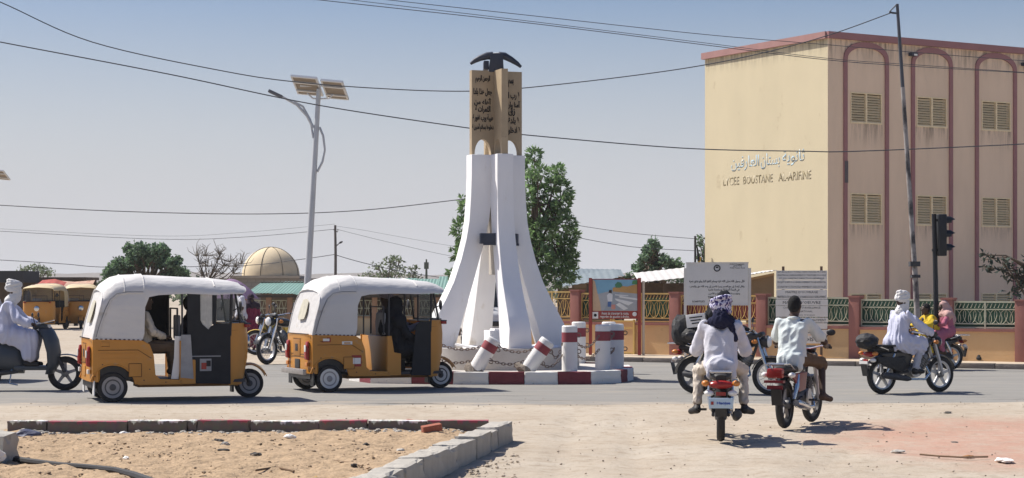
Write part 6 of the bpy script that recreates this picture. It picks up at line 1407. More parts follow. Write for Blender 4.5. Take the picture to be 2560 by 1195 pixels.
    if hd == 'hair': garment('hair', [ell_(Hc+up*.032-f*.016, (.100, .080, .098), .02, rotm), ell_(Hc-f*.045-up*.02, (.062, .072, .07), .03, rotm)], M_hair, 0)
    elif hd == 'turban':
        pr = [ell_(Hc+up*.06-f*.005, (.118, .10, .085), .02, rotm)]
        for q in range(5):
            tl_ = .35*(q-2)*.5; pts = [Hc+up*(.035+.026*q)+f*(.115-.012*abs(q-1.5))*math.cos(a)+sd_2*(.098-.012*abs(q-1.5))*math.sin(a)+up*(.03*math.sin(a+q)) for a in np.linspace(0, 2*PI, 11)]
            pr += [cap(pts[k], pts[k+1], .026, .026, .006) for k in range(10)]
        if o.get('veil'): pr += [cap(Hc-up*.10+f*.03, Hc-up*.04+f*.05, .085, .08, .03), cap(J['neck']-up*.02, Hc-up*.10, .10, .09, .04)]
        garment('turban', pr, o['head_m'], .004, 30, 9)
    elif hd == 'scarf':
        pr = [ell_(Hc+up*.035-f*.012, (.125, .108, .115), .02, rotm), ell_(Hc+f*.03-up*.06, (.085, .08, .09), .04, rotm)]
        for q in range(4):
            pts = [Hc+up*(.0+.035*q)+f*.118*math.cos(a)+sd_2*.104*math.sin(a)+up*.035*math.sin(a*1+q*1.3) for a in np.linspace(0, 2*PI, 11)]; pr += [cap(pts[k], pts[k+1], .027, .027, .006) for k in range(10)]
        garment('headscarf', pr, o['head_m'], .006, 34, 9)
        if o.get('drape_m'):
            garment('scarf_drape', [cap(J['neck']-f*.07+up*.07, J['neck']-f*.10-up*.0, .085, .10, .04), cap(J['neck']+sd_2*.09-f*.04-up*.02, J['neck']-sd_2*.10-f*.04-up*.02, .06, .06, .04), cap(J['neck']-sd_2*.10-f*.10-up*.02, J['neck']-sd_2*.17-f*.10-up*.22, .04, .025, .02)], o['drape_m'], .008, 26, 3)
    elif hd == 'hijab':
        garment('veil', [ell_(Hc+up*.02-f*.02, (.118, .10, .125), .03, rotm), cap(Hc-up*.10-f*.02, J['neck']-up*.02, .10, .13, .05), cap(J['shL']-up*.02, J['shR']-up*.02, .11, .11, .08), cap(J['neck']-f*.08, J['chest']-f*.10, .12, .15, .08)], o['head_m'], .006, 14, 9)
    elif hd == 'cap':
        garment('cap', [ell_(Hc+up*.055, (.105, .088, .075), .02, rotm), cap(Hc+f*.09+up*.045, Hc+f*.15+up*.03, .03, .022, .03)], o['head_m'], 0)
    return t
def ride(**k):
    J = dict(pel=(.32, 0, .87), chest=(.38, 0, 1.15), neck=(.41, 0, 1.36), head=(.445, 0, 1.505), shL=(.40, .185, 1.30), shR=(.40, -.185, 1.30), elL=(.60, .31, 1.08), elR=(.60, -.31, 1.08), wrL=(.78, .32, 1.0), wrR=(.78, -.32, 1.0), haL=(.845, .315, 1.0), haR=(.845, -.315, 1.0), hipL=(.35, .09, .86), hipR=(.35, -.09, .86), knL=(.73, .19, .80), knR=(.73, -.19, .80), anL=(.55, .20, .40), anR=(.55, -.20, .40), toeL=(.70, .21, .365), toeR=(.70, -.21, .365), look=(1, 0, 0))
    J.update(k); return J
def sit(x, y, z, **k):
    J = dict(pel=(x, y, z), chest=(x-.02, y, z+.28), neck=(x-.01, y, z+.49), head=(x+.02, y, z+.635), shL=(x, y+.185, z+.43), shR=(x, y-.185, z+.43), elL=(x+.10, y+.24, z+.20), elR=(x+.10, y-.24, z+.20), wrL=(x+.28, y+.14, z+.13), wrR=(x+.28, y-.14, z+.13), haL=(x+.34, y+.12, z+.12), haR=(x+.34, y-.12, z+.12), hipL=(x+.02, y+.09, z-.01), hipR=(x+.02, y-.09, z-.01), knL=(x+.40, y+.13, z+.0), knR=(x+.40, y-.13, z+.0), anL=(x+.42, y+.13, z-.33), anR=(x+.42, y-.13, z-.33), toeL=(x+.54, y+.13, z-.37), toeR=(x+.54, y-.13, z-.37), look=(1, 0, 0))
    J.update(k); return J
def stand(**k):
    J = dict(pel=(0, 0, .92), chest=(.0, 0, 1.22), neck=(0, 0, 1.43), head=(.02, 0, 1.575), shL=(0, .185, 1.37), shR=(0, -.185, 1.37), elL=(.02, .25, 1.12), elR=(.02, -.25, 1.12), wrL=(.12, .24, .92), wrR=(.12, -.24, .92), haL=(.16, .235, .86), haR=(.16, -.235, .86), hipL=(0, .09, .9), hipR=(0, -.09, .9), knL=(.03, .10, .49), knR=(.03, -.10, .49), anL=(-.01, .10, .085), anR=(-.01, -.10, .085), toeL=(.13, .11, .035), toeR=(.13, -.11, .035), look=(1, 0, 0))
    J.update(k); return J
C_white = cloth('white_cotton', (.60, .60, .66)); C_robe = cloth('bluish_white_robe', (.55, .56, .68)); C_cream = cloth('cream_twill', (.56, .50, .43)); C_mint = cloth('mint_cotton', (.60, .655, .65)); C_brown = cloth('brown_twill', (.13, .09, .06)); C_black = cloth('black_robe', (.018, .019, .023)); C_yel = cloth('yellow_robe', (.60, .42, .04)); C_pink = cloth('pink_robe', (.40, .13, .19)); C_plum = cloth('plum_robe', (.05, .035, .05)); C_tan = cloth('pale_tan_shirt', (.50, .45, .38))
M_shoe = mat('dark_shoe', (.02, .018, .018), .6); M_sandal = mat('brown_sandal', (.09, .05, .03), .7)
def scarf_mat():
    m = bpy.data.materials.new('purple_white_headscarf'); m.use_nodes = True; n = m.node_tree.nodes; l = m.node_tree.links; b = n['Principled BSDF']; b.inputs['Roughness'].default_value = .9
    t = n.new('ShaderNodeTexCoord'); w_ = n.new('ShaderNodeTexWave'); w_.inputs['Scale'].default_value = 9; w_.inputs['Distortion'].default_value = 9; w_.inputs['Detail'].default_value = 3; w_.inputs['Detail Scale'].default_value = 2.2; l.new(t.outputs['Object'], w_.inputs['Vector'])
    r = n.new('ShaderNodeValToRGB'); e = r.color_ramp.elements; e[0].position = .30; e[0].color = (.045, .035, .14, 1); e[1].position = .62; e[1].color = (.58, .57, .68, 1); x = e.new(.45); x.color = (.16, .13, .36, 1); l.new(w_.outputs['Fac'], r.inputs[0]); l.new(r.outputs[0], b.inputs['Base Color']); return m
M_scarf = scarf_mat()
SCB = .93
# ---- A: nearest rider, seen from behind
pa = G(1802, 1104); ra_ = R(84)
bike('motorcycle with a wide red tail light and pale blue plate, nearest to the viewer', pa, ra_, M_bkblk, 'cast', 'cast', 0, 'wide', 'Haojue', scale=SCB)
person('rider in loose white shirt and purple patterned headscarf, seen from behind', pa, ra_, ride(elL=(.54, .275, 1.02), elR=(.54, -.275, 1.02), wrL=(.77, .30, 1.0), wrR=(.77, -.30, 1.0), anR=(.50, -.27, .36), toeR=(.60, -.36, .31), anL=(.50, .27, .36), toeL=(.56, .34, .31), knL=(.66, .25, .78), knR=(.66, -.25, .78), head=(.43, 0, 1.49)), dict(top=dict(m=C_white, loose=.035, sleeve=.03, tail=True, collar=True, amp=.010, f=9, seed=3), legs=dict(m=C_cream, len=.85), shoes=M_shoe, head='scarf', head_m=M_scarf, drape_m=cloth('navy_scarf', (.02, .022, .05))), SCB)
# ---- B: rider in mint shirt
pb_ = G(1962, 1071); rb_ = R(66)
bike('motorcycle with a boxy red tail light under the rider in mint shirt', pb_, rb_, M_bkred, 'cast', 'cast', -.12, 'box', None, scale=SCB)
person('bareheaded rider in short-sleeved mint shirt and brown trousers, seen from behind', pb_, rb_, ride(elL=(.56, .275, 1.05), elR=(.60, -.34, 1.05), knR=(.72, -.27, .79), anR=(.56, -.33, .40), toeR=(.70, -.39, .34), knL=(.72, .22, .79), head=(.45, .0, 1.51)), dict(top=dict(m=C_mint, loose=.02, long=False, sleeve=.035, tail=True, collar=True, amp=.007, f=10, seed=6), legs=dict(m=C_brown, len=.12), shoes=M_sandal, head='hair'), SCB)
# ---- C: woman in black with bundles
pc_ = G(1738, 984); rc_ = R(-24)
bike('motorcycle with wire wheels loaded with black bags, crossing behind the first rider', pc_, rc_, M_bkblk, 'wire', 'cast', .15, 'wide', None, scale=.96)
person('rider in black robe and black veil on the loaded motorcycle', pc_, rc_, ride(pel=(.36, 0, .87), head=(.50, 0, 1.50)), dict(top=dict(m=C_black, loose=.03, robe=.5, name='robe'), legs=dict(m=C_black), shoes=M_shoe, head='hijab', head_m=C_black), .96)
Mr = Matrix.Translation(pc_) @ Matrix.Rotation(rc_, 4, 'Z')
def at(M_, x, y, z): return M_ @ Vector((x, y, z))
crumple('black_bag', at(Mr, -.20, -.05, .98), (.15, .17, .24), mat('black_bag_cloth', (.02, .02, .022), .7, bump=.4, bscale=16), 12, 'bulging black bag strapped on the rear of the loaded motorcycle', 'bag', amp=.38, flat=.95)
crumple('black_bag', at(Mr, -.02, -.08, .90), (.20, .20, .14), mat('black_bag_cloth', (.02, .02, .022), .7), 15, 'flatter dark bag lying behind the veiled rider', 'bag', amp=.2, flat=.9)
bxs = thing('carton_box', 'white printed carton box tied on top of the black bags', 'box', at(Mr, .07, -.10, 1.02), rc_ + .1); MB().box((0, 0, .10), (.30, .24, .20), Euler((0, -.12, 0))).build('carton', M_plast, bxs, bevel=.006)
for k in range(3): MB().box((.0, -.122, .15-.045*k), (.20-.04*k, .006, .018), Euler((0, -.12, 0))).build('printed_line', M_ink, bxs)
# ---- D: rider in white robe on the right
pd2 = G(2204, 985); rd_ = R(30)
bike('black motorcycle with quilted side bag and five-spoke wheels under the white-robed rider', pd2, rd_, M_bkblk, 'castw', 'castw', .0, 'wide', None, scale=SCB)
person('rider in long bluish white robe and white turban, riding to the right', pd2, rd_, ride(head=(.44, 0, 1.51), knL=(.71, .16, .82), knR=(.71, -.16, .82)), dict(top=dict(m=C_robe, loose=.045, sleeve=.03, robe=.22, name='robe', tail=True, amp=.011, f=8, seed=8), legs=dict(m=cloth('grey_white_trousers', (.44, .44, .48)), len=.9), shoes=M_shoe, head='turban', veil=True, head_m=cloth('white_turban', (.66, .65, .64))), SCB)
Mr = Matrix.Translation(pd2) @ Matrix.Rotation(rd_, 4, 'Z')
sbg = MB(); pts = [(-.22, .62), (.20, .60), (.36, .62), (.40, .42), (.30, .36), (-.02, .44), (-.20, .52)]
sbo = thing('saddle_bag', 'black quilted saddle cover hanging at the side of the right-hand motorcycle', 'bag', pd2, rd_, None, SCB); MB().prism(pts, -.175, -.14, 'xz').build('side_flap', mat('quilted_black', (.02, .02, .022), .6, bump=.8, bscale=30), sbo, bevel=.012); MB().box((.02, 0, .79), (.50, .33, .03)).build('saddle_strap', M_blkcl, sbo, bevel=.01)
crumple('black_bag', at(Mr, -.28, 0, .80), (.20, .16, .13), mat('black_bag_cloth', (.02, .02, .022), .7), 22, 'dark bundle on the luggage rack behind the white-robed rider', 'bag', amp=.25, flat=.9)
# ---- E: two people on a far motorcycle heading left
pe_ = G(2376, 925); re_ = R(192)
bike('dark far motorcycle by the kerb carrying two people in yellow and pink', pe_, re_, M_bkblk, 'castw', 'castw', 0, 'wide', None, scale=.86)
person('person in bright yellow robe steering the far motorcycle', pe_, re_, ride(pel=(.42, 0, .87), chest=(.50, 0, 1.10), neck=(.56, 0, 1.28), head=(.61, 0, 1.40), shL=(.53, .18, 1.22), shR=(.53, -.18, 1.22)), dict(top=dict(m=C_yel, loose=.05, sleeve=.05, robe=.45, name='robe', amp=.012, f=8, seed=4), legs=dict(m=C_yel), shoes=M_sandal, head='hair'), .86)
person('passenger in pink robe and pale pink hood on the far motorcycle', pe_, re_, ride(pel=(.08, 0, .90), chest=(.12, 0, 1.15), neck=(.14, 0, 1.34), head=(.17, 0, 1.46), shL=(.13, .17, 1.28), shR=(.13, -.17, 1.28), elL=(.26, .25, 1.08), elR=(.26, -.25, 1.08), wrL=(.36, .16, 1.02), wrR=(.36, -.16, 1.02), haL=(.40, .15, 1.02), haR=(.40, -.15, 1.02), hipL=(.10, .1, .88), hipR=(.10, -.1, .88), knL=(.45, .24, .80), knR=(.45, -.24, .80), anL=(.28, .24, .44), anR=(.28, -.24, .44), toeL=(.42, .25, .40), toeR=(.42, -.25, .40)), dict(top=dict(m=C_pink, loose=.05, robe=.5, name='robe', amp=.010, f=8, seed=7), legs=dict(m=C_pink), shoes=M_sandal, head='hijab', head_m=cloth('pale_pink_hood', (.52, .33, .30))), .86)
# ---- F: parked motorcycles between the three-wheelers
fw_ = G(667, 911); hf = R(222); bike('parked black motorcycle with wire wheel between the two three-wheelers', fw_-Vector((math.cos(hf), math.sin(hf), 0))*1.25*1.08, hf, M_bkblk, 'wire', 'wire', .25, 'wide', None, scale=1.08)
fy = Vector((P(640, 0, 47).x, 47, 0)); bike('yellow parked motorcycle standing behind the black one by the shed', fy-Vector((math.cos(R(200)), math.sin(R(200)), 0))*1.25, R(200), mat('yellow_paint', (.60, .42, .08), .5), 'wire', 'wire', -.3, 'wide', None, scale=1.0, fender=mat('yellow_paint', (.6, .42, .08), .5))
# ---- G: scooter on the left edge
M_scoot = mat('slate_scooter_paint', (.055, .066, .080), .4, var=.12, scale=4)
gw = G(163, 976); hg = R(6); gs = gw-Vector((math.cos(hg), math.sin(hg), 0))*1.25
sc = thing('motor_scooter', 'dark slate step-through scooter entering at the left edge', 'scooter', gs, hg)
bike_wheel(sc, (0, 0, .27), .27, .11, 'cast'); bike_wheel(sc, (1.25, 0, .27), .27, .10, 'cast')
rows_ = []
for z, x, w_, dep in ((.26, .98, .16, .06), (.40, 1.03, .22, .08), (.60, 1.03, .26, .10), (.80, .98, .25, .11), (.93, .92, .20, .11), (1.0, .88, .13, .10)):
    rows_.append([Vector((x+dep*math.cos(a)*(1.6 if math.cos(a) > 0 else .6), w_*math.sin(a), z)) for a in np.linspace(0, 2*PI, 17)[:-1]])
MB().loft(rows_).build('leg_shield', M_scoot, sc, smooth=60)
MB().box((.76, 0, .36), (.55, .34, .07)).build('footboard', M_scoot, sc, bevel=.02)
rows_ = []
for x, z0, z1, hw in ((-.48, .58, .74, .07), (-.34, .42, .78, .16), (0, .32, .80, .20), (.30, .28, .79, .20), (.52, .27, .74, .17), (.62, .27, .50, .12)):
    rows_.append([Vector((x, hw*math.cos(a), (z0+z1)/2+(z1-z0)/2*math.sin(a))) for a in np.linspace(0, 2*PI, 17)[:-1]])
MB().loft(rows_).build('rear_body', M_scoot, sc, smooth=60)
MB().box((.12, 0, .80), (.78, .27, .09)).build('seat', M_seat, sc, bevel=.035)
hbm = MB().loft([[Vector((.86+xx, w_*math.cos(a), 1.0+zz+.05*math.sin(a))) for a in np.linspace(0, 2*PI, 13)[:-1]] for xx, zz, w_ in ((-.10, .0, .10), (0, .02, .17), (.10, .0, .13), (.15, -.03, .07))]).build('handlebar_cowl', M_scoot, sc, smooth=60)
MB().ell((1.0, 0, .99), (.04, .09, .05)).build('headlight', M_lamp, hbm); MB().tube([(.78, -.34, 1.03), (.86, -.2, 1.02), (.86, .2, 1.02), (.78, .34, 1.03)], .014, 6).build('handlebar', M_blkpl, sc)
for s_ in (-1, 1):
    MB().tube([(1.25, s_*.075, .29), (1.12, s_*.075, .58)], .026, 8).build('fork_leg', M_dkst, sc); q = MB().tube([(.82, s_*.26, 1.03), (.80, s_*.32, 1.16)], .007, 5).build('mirror_stalk', M_blkpl, sc); MB().ell((.79, s_*.34, 1.19), (.016, .055, .04)).build('mirror', M_blkpl, q)
MB().grid(12, 4, lambda u, v_: Vector((1.25+.31*math.cos(R(20+150*u)), (v_-.5)*.17, .27+.31*math.sin(R(35+125*u))-.012*(2*v_-1)**2))).build('front_fender', M_scoot, sc, smooth=60, solid=.008)
MB().tube([(.55, -.16, .30), (.2, -.19, .28), (-.25, -.2, .34)], [.02, .05, .055], 10).build('silencer', M_dkst, sc); MB().tube([(.45, -.15, .34), (.42, -.2, .12), (.55, -.22, .10)], .012, 6).build('kickstand', M_chrome, sc)
MB().box((.98, -.03, 1.08), (.20, .26, .012), Euler((0, -.25, 0))).build('windshield_sheet', M_film, sc)
person('rider in bluish white robe and white turban on the scooter at the left edge', gs, hg, ride(pel=(.30, 0, .93), chest=(.37, 0, 1.22), neck=(.41, 0, 1.42), head=(.455, 0, 1.565), shL=(.39, .185, 1.36), shR=(.39, -.185, 1.36), elL=(.56, .30, 1.12), elR=(.56, -.30, 1.12), wrL=(.74, .32, 1.05), wrR=(.74, -.32, 1.05), haL=(.80, .31, 1.05), haR=(.80, -.31, 1.05), hipL=(.33, .09, .91), hipR=(.33, -.09, .91), knL=(.76, .14, .84), knR=(.76, -.14, .84), anL=(.72, .13, .46), anR=(.70, -.15, .46), toeL=(.86, .13, .42), toeR=(.84, -.15, .42)), dict(top=dict(m=C_robe, loose=.05, sleeve=.03, robe=.75, name='robe', tail=True, amp=.011, f=8, seed=12), shoes=M_shoe, head='turban', head_m=cloth('white_turban', (.66, .65, .64)), veil=True), 1.0)
# ---- people in the three-wheelers
def in_rick(rk, label, x, y, z, outfit, **k): return person(label, rk.location, rk.rotation_euler.z, sit(x, y, z, **k), outfit, 1.03)
in_rick(rk1, 'passenger in pale tan shirt on the back seat of the nearest three-wheeler', .46, -.30, .76, dict(top=dict(m=C_tan, loose=.02, amp=.008), legs=dict(m=C_brown), shoes=M_sandal, head='hair'))
in_rick(rk1, 'driver in dark clothes half hidden by the black cloth door', 1.16, 0, .70, dict(top=dict(m=C_plum, loose=.01), legs=dict(m=C_black), shoes=M_shoe, head='hair'), haL=(1.64, .28, 1.0), haR=(1.64, -.28, 1.0), wrL=(1.58, .27, 1.0), wrR=(1.58, -.27, 1.0), elL=(1.36, .30, .92), elR=(1.36, -.30, .92))
in_rick(rk2, 'driver in grey lilac robe inside the second three-wheeler', 1.12, .05, .74, dict(top=dict(m=cloth('lilac_robe', (.25, .23, .27)), loose=.02, robe=.4, name='robe'), legs=dict(m=C_black), shoes=M_shoe, head='cap', head_m=cloth('lilac_robe2', (.22, .20, .25))), haL=(1.64, .33, 1.0), haR=(1.64, -.23, 1.0), wrL=(1.58, .32, 1.0), wrR=(1.58, -.22, 1.0), elL=(1.36, .32, .92), elR=(1.36, -.26, .92))
in_rick(rk2, 'woman in black robe and veil sitting sideways beside the driver of the second three-wheeler', 1.14, -.36, .66, dict(top=dict(m=C_black, loose=.03, robe=.6, name='robe'), legs=dict(m=C_black), shoes=M_shoe, head='hijab', head_m=C_black))
# ---- umbrella and two people beyond
YU = 50.0; ub = thing('market_umbrella', 'dusty purple sunshade behind the nose of the nearest three-wheeler', 'umbrella', (P(578, 0, YU).x, YU, 0)); Ru = .72; zu = 1.86
M_pur = mat('dusty_purple_cloth', (.25, .165, .26), .9, var=.15, scale=4)
for k in range(8):
    a0, a1 = 2*PI*k/8, 2*PI*(k+1)/8
    def gore(u, v_): a = a0+(a1-a0)*u; rr = Ru*v_*(1-.05*math.sin(u*PI)); return Vector((rr*math.cos(a), rr*math.sin(a), zu-.52*v_**1.7+.02*math.sin(u*PI)*v_))
    MB().grid(4, 8, gore).build('gore', M_pur, ub, smooth=60, solid=.004); MB().tube([(Ru*v_*math.cos(a0), Ru*v_*math.sin(a0), zu-.52*v_**1.7-.008) for v_ in np.linspace(0, 1, 7)], .008, 4).build('rib', M_dkst, ub)
MB().tube([(0, 0, 0), (0, 0, zu)], .02, 8).build('shaft', M_dkst, ub)
person('standing person in white shirt and dark trousers under the purple sunshade', (P(602, 0, 48.5).x, 48.5, 0), R(200), stand(), dict(top=dict(m=C_white, loose=.02, long=False), legs=dict(m=C_black), shoes=M_sandal, head='hair'), 1.0)
person('girl in maroon and pink dress beside the purple sunshade', (P(627, 0, 49).x, 49, 0), R(-60), stand(), dict(top=dict(m=cloth('maroon_dress', (.22, .04, .08)), loose=.03, robe=.7, name='dress'), shoes=M_sandal, head='hijab', head_m=C_plum), .86)
cnt_ = thing('market_table', 'low table heaped with yellow goods beside the purple sunshade', 'table', (P(655, 0, 49.5).x, 49.5, 0)); MB().box((0, 0, .5), (1.0, .6, .05)).build('tabletop', M_stallw, cnt_)
for x in (-.45, .45):
    for y in (-.25, .25): MB().box((x, y, .24), (.05, .05, .48)).build('leg', M_dkwood, cnt_)
for k in range(6): MB().ell((-.4+.16*k, 0, .60), (.09, .16, .09)).build('goods', (mat('yellow_goods', (.55, .40, .06), .7), M_black)[k % 3 == 2], cnt_)
# ================================================================== SMALL THINGS ON THE GROUND
def pebble_mesh(seed, m):
    q = random.Random(seed); bm = bmesh.new(); bmesh.ops.create_icosphere(bm, subdivisions=1, radius=1.0)
    for v in bm.verts: v.co = v.co*q.uniform(.7, 1.15)
    return bm
def scatter(name, label, n, area, zfn, smin, smax, m, seed, flat=.6, cat='stones'):
    q = random.Random(seed); mb = MB(); t = (1+5**.5)/2
    ico = [Vector(v).normalized() for v in ((-1, t, 0), (1, t, 0), (-1, -t, 0), (1, -t, 0), (0, -1, t), (0, 1, t), (0, -1, -t), (0, 1, -t), (t, 0, -1), (t, 0, 1), (-t, 0, -1), (-t, 0, 1))]
    fc = [(0, 11, 5), (0, 5, 1), (0, 1, 7), (0, 7, 10), (0, 10, 11), (1, 5, 9), (5, 11, 4), (11, 10, 2), (10, 7, 6), (7, 1, 8), (3, 9, 4), (3, 4, 2), (3, 2, 6), (3, 6, 8), (3, 8, 9), (4, 9, 5), (2, 4, 11), (6, 2, 10), (8, 6, 7), (9, 8, 1)]
    for _ in range(n):
        p_ = area(q)
        if p_ is None: continue
        s = smin+(smax-smin)*q.random()**3; z = zfn(p_[0], p_[1]); a = q.uniform(0, 6.28); ca, sa = math.cos(a), math.sin(a); el = q.uniform(.6, 1.0)
        vs = []
        for v in ico: k = q.uniform(.75, 1.1); x, y = v.x*s*k, v.y*s*k*el; vs.append((p_[0]+x*ca-y*sa, p_[1]+x*sa+y*ca, z+v.z*s*k*flat+s*.15))
        mb._add(vs, fc)
    return tag(mb.build(name, m, smooth=0, fixn=False), label, cat, kind='stuff')
M_peb = mat('pebble_tan', (.33, .27, .21), .95, var=.3, scale=3, island=.45); M_clod = mat('soil_clod', (.34, .25, .165), .98, var=.3, scale=5, island=.4)
def right_of_kerb(q):
    y = q.uniform(16.2, 25.4); x = q.uniform(-6.6, 8.0)
    if y < 20.5 and x < -.1+(y-20.2)/6+.12: return None
    return x, y
scatter('gravel', 'small stones scattered over the sandy forecourt', 1500, right_of_kerb, lambda x, y: -.012, .004, .017, M_peb, 1)
BED_C = [(random.Random(91+k).uniform(-5, -1), random.Random(191+k).uniform(15.5, 20)) for k in range(14)]
def in_bed(q):
    if q.random() < .6: c = q.choice(BED_C); x, y = q.gauss(c[0], .35), q.gauss(c[1], .3)
    else: y = q.uniform(14, 20.1); x = q.uniform(-5.2, -.4+(y-20.2)/6)
    return (x, y) if y < 20.1 and -5.2 < x < -.4+(y-20.2)/6 else None
def bedz(x, y): return .118+0.05*(float(vnoise(x*0.8, y*0.8, 11))-0.5)+0.04*(float(vnoise(x*2.6, y*2.6, 12))-0.5)+0.032*(float(vnoise(x*6.5, y*6.5, 13))-.5)
scatter('soil_clods', 'loose clods and chips over the planter soil', 1300, in_bed, bedz, .004, .026, M_clod, 2, .55, 'clods')
def along_kerb(q): return q.uniform(-5.1, -.5), 20.15-abs(q.gauss(0, .12))
scatter('kerb_rubble', 'crumbled chips lying along the foot of the painted kerb', 420, along_kerb, bedz, .008, .04, M_conc, 3, .5, 'rubble')
def along_slant(q):
    y = q.uniform(15, 20.2); return .05+(y-20.2)/6+.05+abs(q.gauss(0, .16)), y
scatter('slant_kerb_rubble', 'crumbled chips along the outer foot of the slanting kerb', 260, along_slant, lambda x, y: -.01, .006, .03, M_peb, 4, .5, 'rubble')
def road_grit(q): return q.uniform(-8, 9), 26.2+abs(q.gauss(0, 1.0))
scatter('road_grit', 'grit drifted onto the near edge of the road', 500, road_grit, lambda x, y: .004, .004, .014, M_peb, 5, .6, 'grit')
# bricks, rocks, litter: each one its own thing
M_brk = mat('red_brick', (.33, .115, .07), .95, var=.2, scale=14, bump=.4)
def gp(px, py, z=.10): return G(px, py, z)
for px, py, rz, lab in ((1080, 1079, .3, 'orange red brick leaning at the far corner of the planter'), (1022, 1068, 1.2, 'smaller broken red brick against the painted kerb')):
    q = gp(px, py, .15); b = MB().box((0, 0, .035), (.20 if px > 1050 else .15, .10, .07)).build('brick', M_brk, bevel=.006); b.location = q; b.rotation_euler = (.1, -.15, rz); tag(b, lab, 'brick')
M_dkrock = mat('dark_rock', (.09, .08, .07), .95, var=.3, scale=10); M_ltrock = mat('pale_rock', (.46, .43, .38), .95, var=.2, scale=10)
for px, py, r_, m_, sd_, lab in ((545, 1104, .07, M_dkrock, 31, 'dark lump with a pale patch in the left half of the planter'), (563, 1110, .05, M_ltrock, 32, 'pale stone beside the dark lump in the planter'), (560, 1128, .06, M_dkrock, 33, 'flat dark clod below the pale stone in the planter'), (640, 1137, .055, M_dkrock, 34, 'dark rock in the middle of the planter'), (915, 1112, .045, mat('black_scrap', (.02, .02, .02), .8), 35, 'black scrap lying right of the planter centre'), (885, 1163, .04, M_dkrock, 36, 'small dark clod near the slanting kerb'), (725, 1092, .06, M_plast, 37, 'white paper scrap near the painted kerb'), (1000, 1130, .07, M_ltrock, 38, 'flat pale slab piece beside the slanting kerb'), (310, 1083, .05, M_plast, 39, 'white splinter standing against the painted kerb'), (315, 1145, .04, M_plast, 40, 'small white scrap in the left of the planter'), (790, 1195, .03, mat('yellow_scrap', (.6, .38, .05), .7), 41, 'tiny yellow scrap at the bottom of the planter'), (600, 1085, .04, M_ltrock, 42, 'pale stone at the foot of the painted kerb')):
    crumple('litter', gp(px, py, .125), (r_*.75, r_*.5, r_*.5), m_, sd_, lab, 'litter', 'litter in the planter', amp=.75, flat=.7)
for px, py, r_, m_, sd_, lab in ((2370, 1031, .05, M_dkrock, 51, 'small dark stone on the sand behind the second rider'), (2510, 1150, .07, M_plast, 52, 'white scrap on the red earth at the right edge'), (2420, 1141, .05, mat('rust_leaf', (.35, .16, .06), .9), 53, 'rusty leaf litter on the red earth'), (2385, 1107, .05, M_dkrock, 54, 'dark twig tangle in the middle of the red earth'), (1925, 1090, .03, M_plast, 55, 'small pale chip in the shadow of the nearest rider'), (2245, 1128, .05, M_ltrock, 56, 'pale chips at the left rim of the red earth')):
    crumple('litter', gp(px, py, .0), (r_*1.2, r_*.7, r_*.4), m_, sd_, lab, 'litter', 'litter on the forecourt', amp=.75, flat=.6)
M_twig = mat('dry_stick', (.17, .11, .065), .95)
for pts, lab in (([(2300, 1136), (2345, 1140), (2400, 1143), (2470, 1142)], 'long thin stick lying on the red earth'), ([(640, 1176), (690, 1168), (735, 1178)], 'bent twig near the bottom of the planter'), ([(835, 1152), (880, 1158), (905, 1166)], 'straight twig by the dark clod'), ([(870, 1078), (876, 1066), (880, 1060)], 'short stick standing against the painted kerb')):
    r_ = MB().tube([G(x, y, .12 if x < 1200 else .012) for x, y in pts], .009, 5).build('twig', M_twig); tag(r_, lab, 'twig')
# shoes left at the foot of the fence
for px, lab, rz in ((2455, 'dark cast-off bag with a white patch at the foot of the fence', .4), (2480, 'second smaller dark heap at the foot of the fence', 1.0)):
    q = G(px, 903, .10); crumple('rag_bundle', (q.x, q.y+.12, .17), (.15, .11, .12), (M_blkcl if px < 2470 else M_rubble), px, lab, 'bundle', amp=.3, flat=.9)
crumple('paper_scrap', (G(2464, 903, .1).x, G(2464, 903, .1).y+.0, .15), (.05, .05, .09), M_plast, 77, 'white scrap between the two heaps at the fence foot', 'scrap')
# blue-and-white torn sack in the kerb corner
crumple('torn_sack', gp(68, 1092, .14), (.13, .09, .11), mat('slate_blue_plastic', (.07, .075, .12), .5, var=.4, scale=9, dirt=((.5, .5, .55), .58, 9)), 81, 'torn dark blue plastic in the corner of the painted kerb', 'plastic', amp=.5)
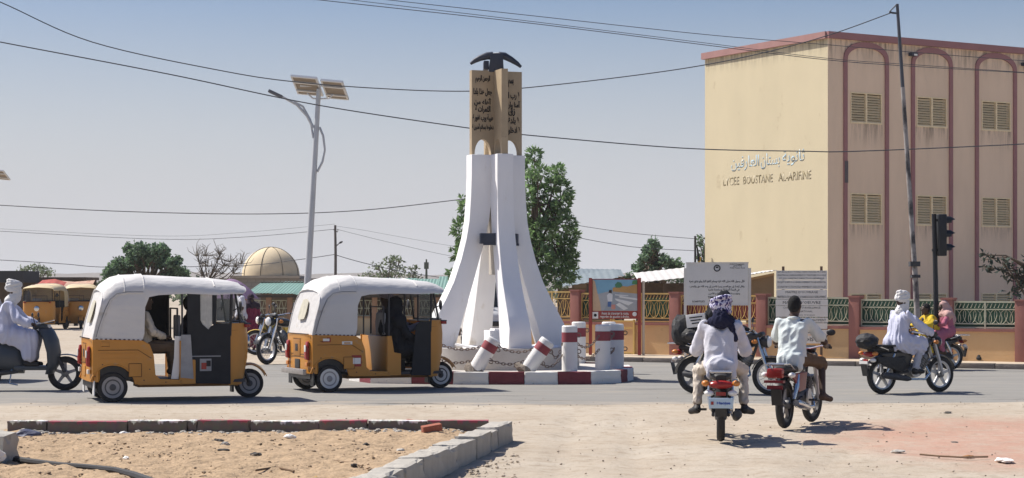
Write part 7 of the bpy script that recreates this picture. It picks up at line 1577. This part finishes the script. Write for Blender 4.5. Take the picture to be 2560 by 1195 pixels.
# white minibus seen between the monument legs
vb = thing('minibus', 'white minibus seen through the gap between the monument legs', 'minibus', (P(1236, 0, 50).x, 50.0, 0), R(-86))
M_van = mat('white_van_paint', (.62, .62, .62), .35, var=.04)
sec_ = []
for x, z0, z1, hw in ((-3.2, .35, 1.75, .70), (-3.1, .30, 1.86, .76), (-.5, .30, 1.90, .78), (.15, .30, 1.88, .76), (.62, .32, 1.15, .74), (.95, .36, 1.0, .70), (1.0, .40, .9, .66)):
    sec_.append([Vector((x, hw*(1 if math.cos(a) > 0 else -1)*abs(math.cos(a))**.35, (z0+z1)/2+(z1-z0)/2*(1 if math.sin(a) > 0 else -1)*abs(math.sin(a))**.35)) for a in np.linspace(0, 2*PI, 25)[:-1]])
MB().loft(sec_).build('body', M_van, vb, smooth=40)
MB().quad(Vector((.66, -.62, 1.14)), Vector((.66, .62, 1.14)), Vector((.22, .58, 1.76)), Vector((.22, -.58, 1.76))).build('windscreen', mat('dark_van_glass', (.02, .022, .025), .08), vb, solid=.01)
for s_ in (-1, 1):
    MB().lathe([(.10, 0), (.10, .03), (.05, .04)], 14, (.985, s_*.5, .72), 'x').build('headlight', M_lamp, vb); MB().box((-1.2, s_*.782, 1.45), (2.6, .012, .42)).build('side_window', mat('dark_van_glass', (.02, .022, .025), .08), vb)
    for x in (.45, -2.4): wheel(vb, (x, s_*.66, .29), .29, .18, .17, None, M_rimgr)
MB().box((1.0, 0, .45), (.06, 1.3, .14)).build('bumper', M_blkpl, vb, bevel=.02); MB().box((1.02, 0, .72), (.02, .6, .12)).build('grille', M_blkpl, vb)
# thin even dust haze in the air: fades only what lies far off
hz = MB().box((0, 800, 44), (3600, 2000, 94)).build('haze', [], smooth=0)
hm_ = bpy.data.materials.new('dust_haze'); hm_.use_nodes = True; n_ = hm_.node_tree.nodes; n_.clear(); o_ = n_.new('ShaderNodeOutputMaterial'); v_ = n_.new('ShaderNodeVolumePrincipled'); v_.inputs['Color'].default_value = (.93, .94, .96, 1); v_.inputs['Density'].default_value = .0003; hm_.node_tree.links.new(v_.outputs[0], o_.inputs['Volume'])
hz.data.materials.append(hm_); tag(hz, 'pale dust haze in the air', kind='stuff')
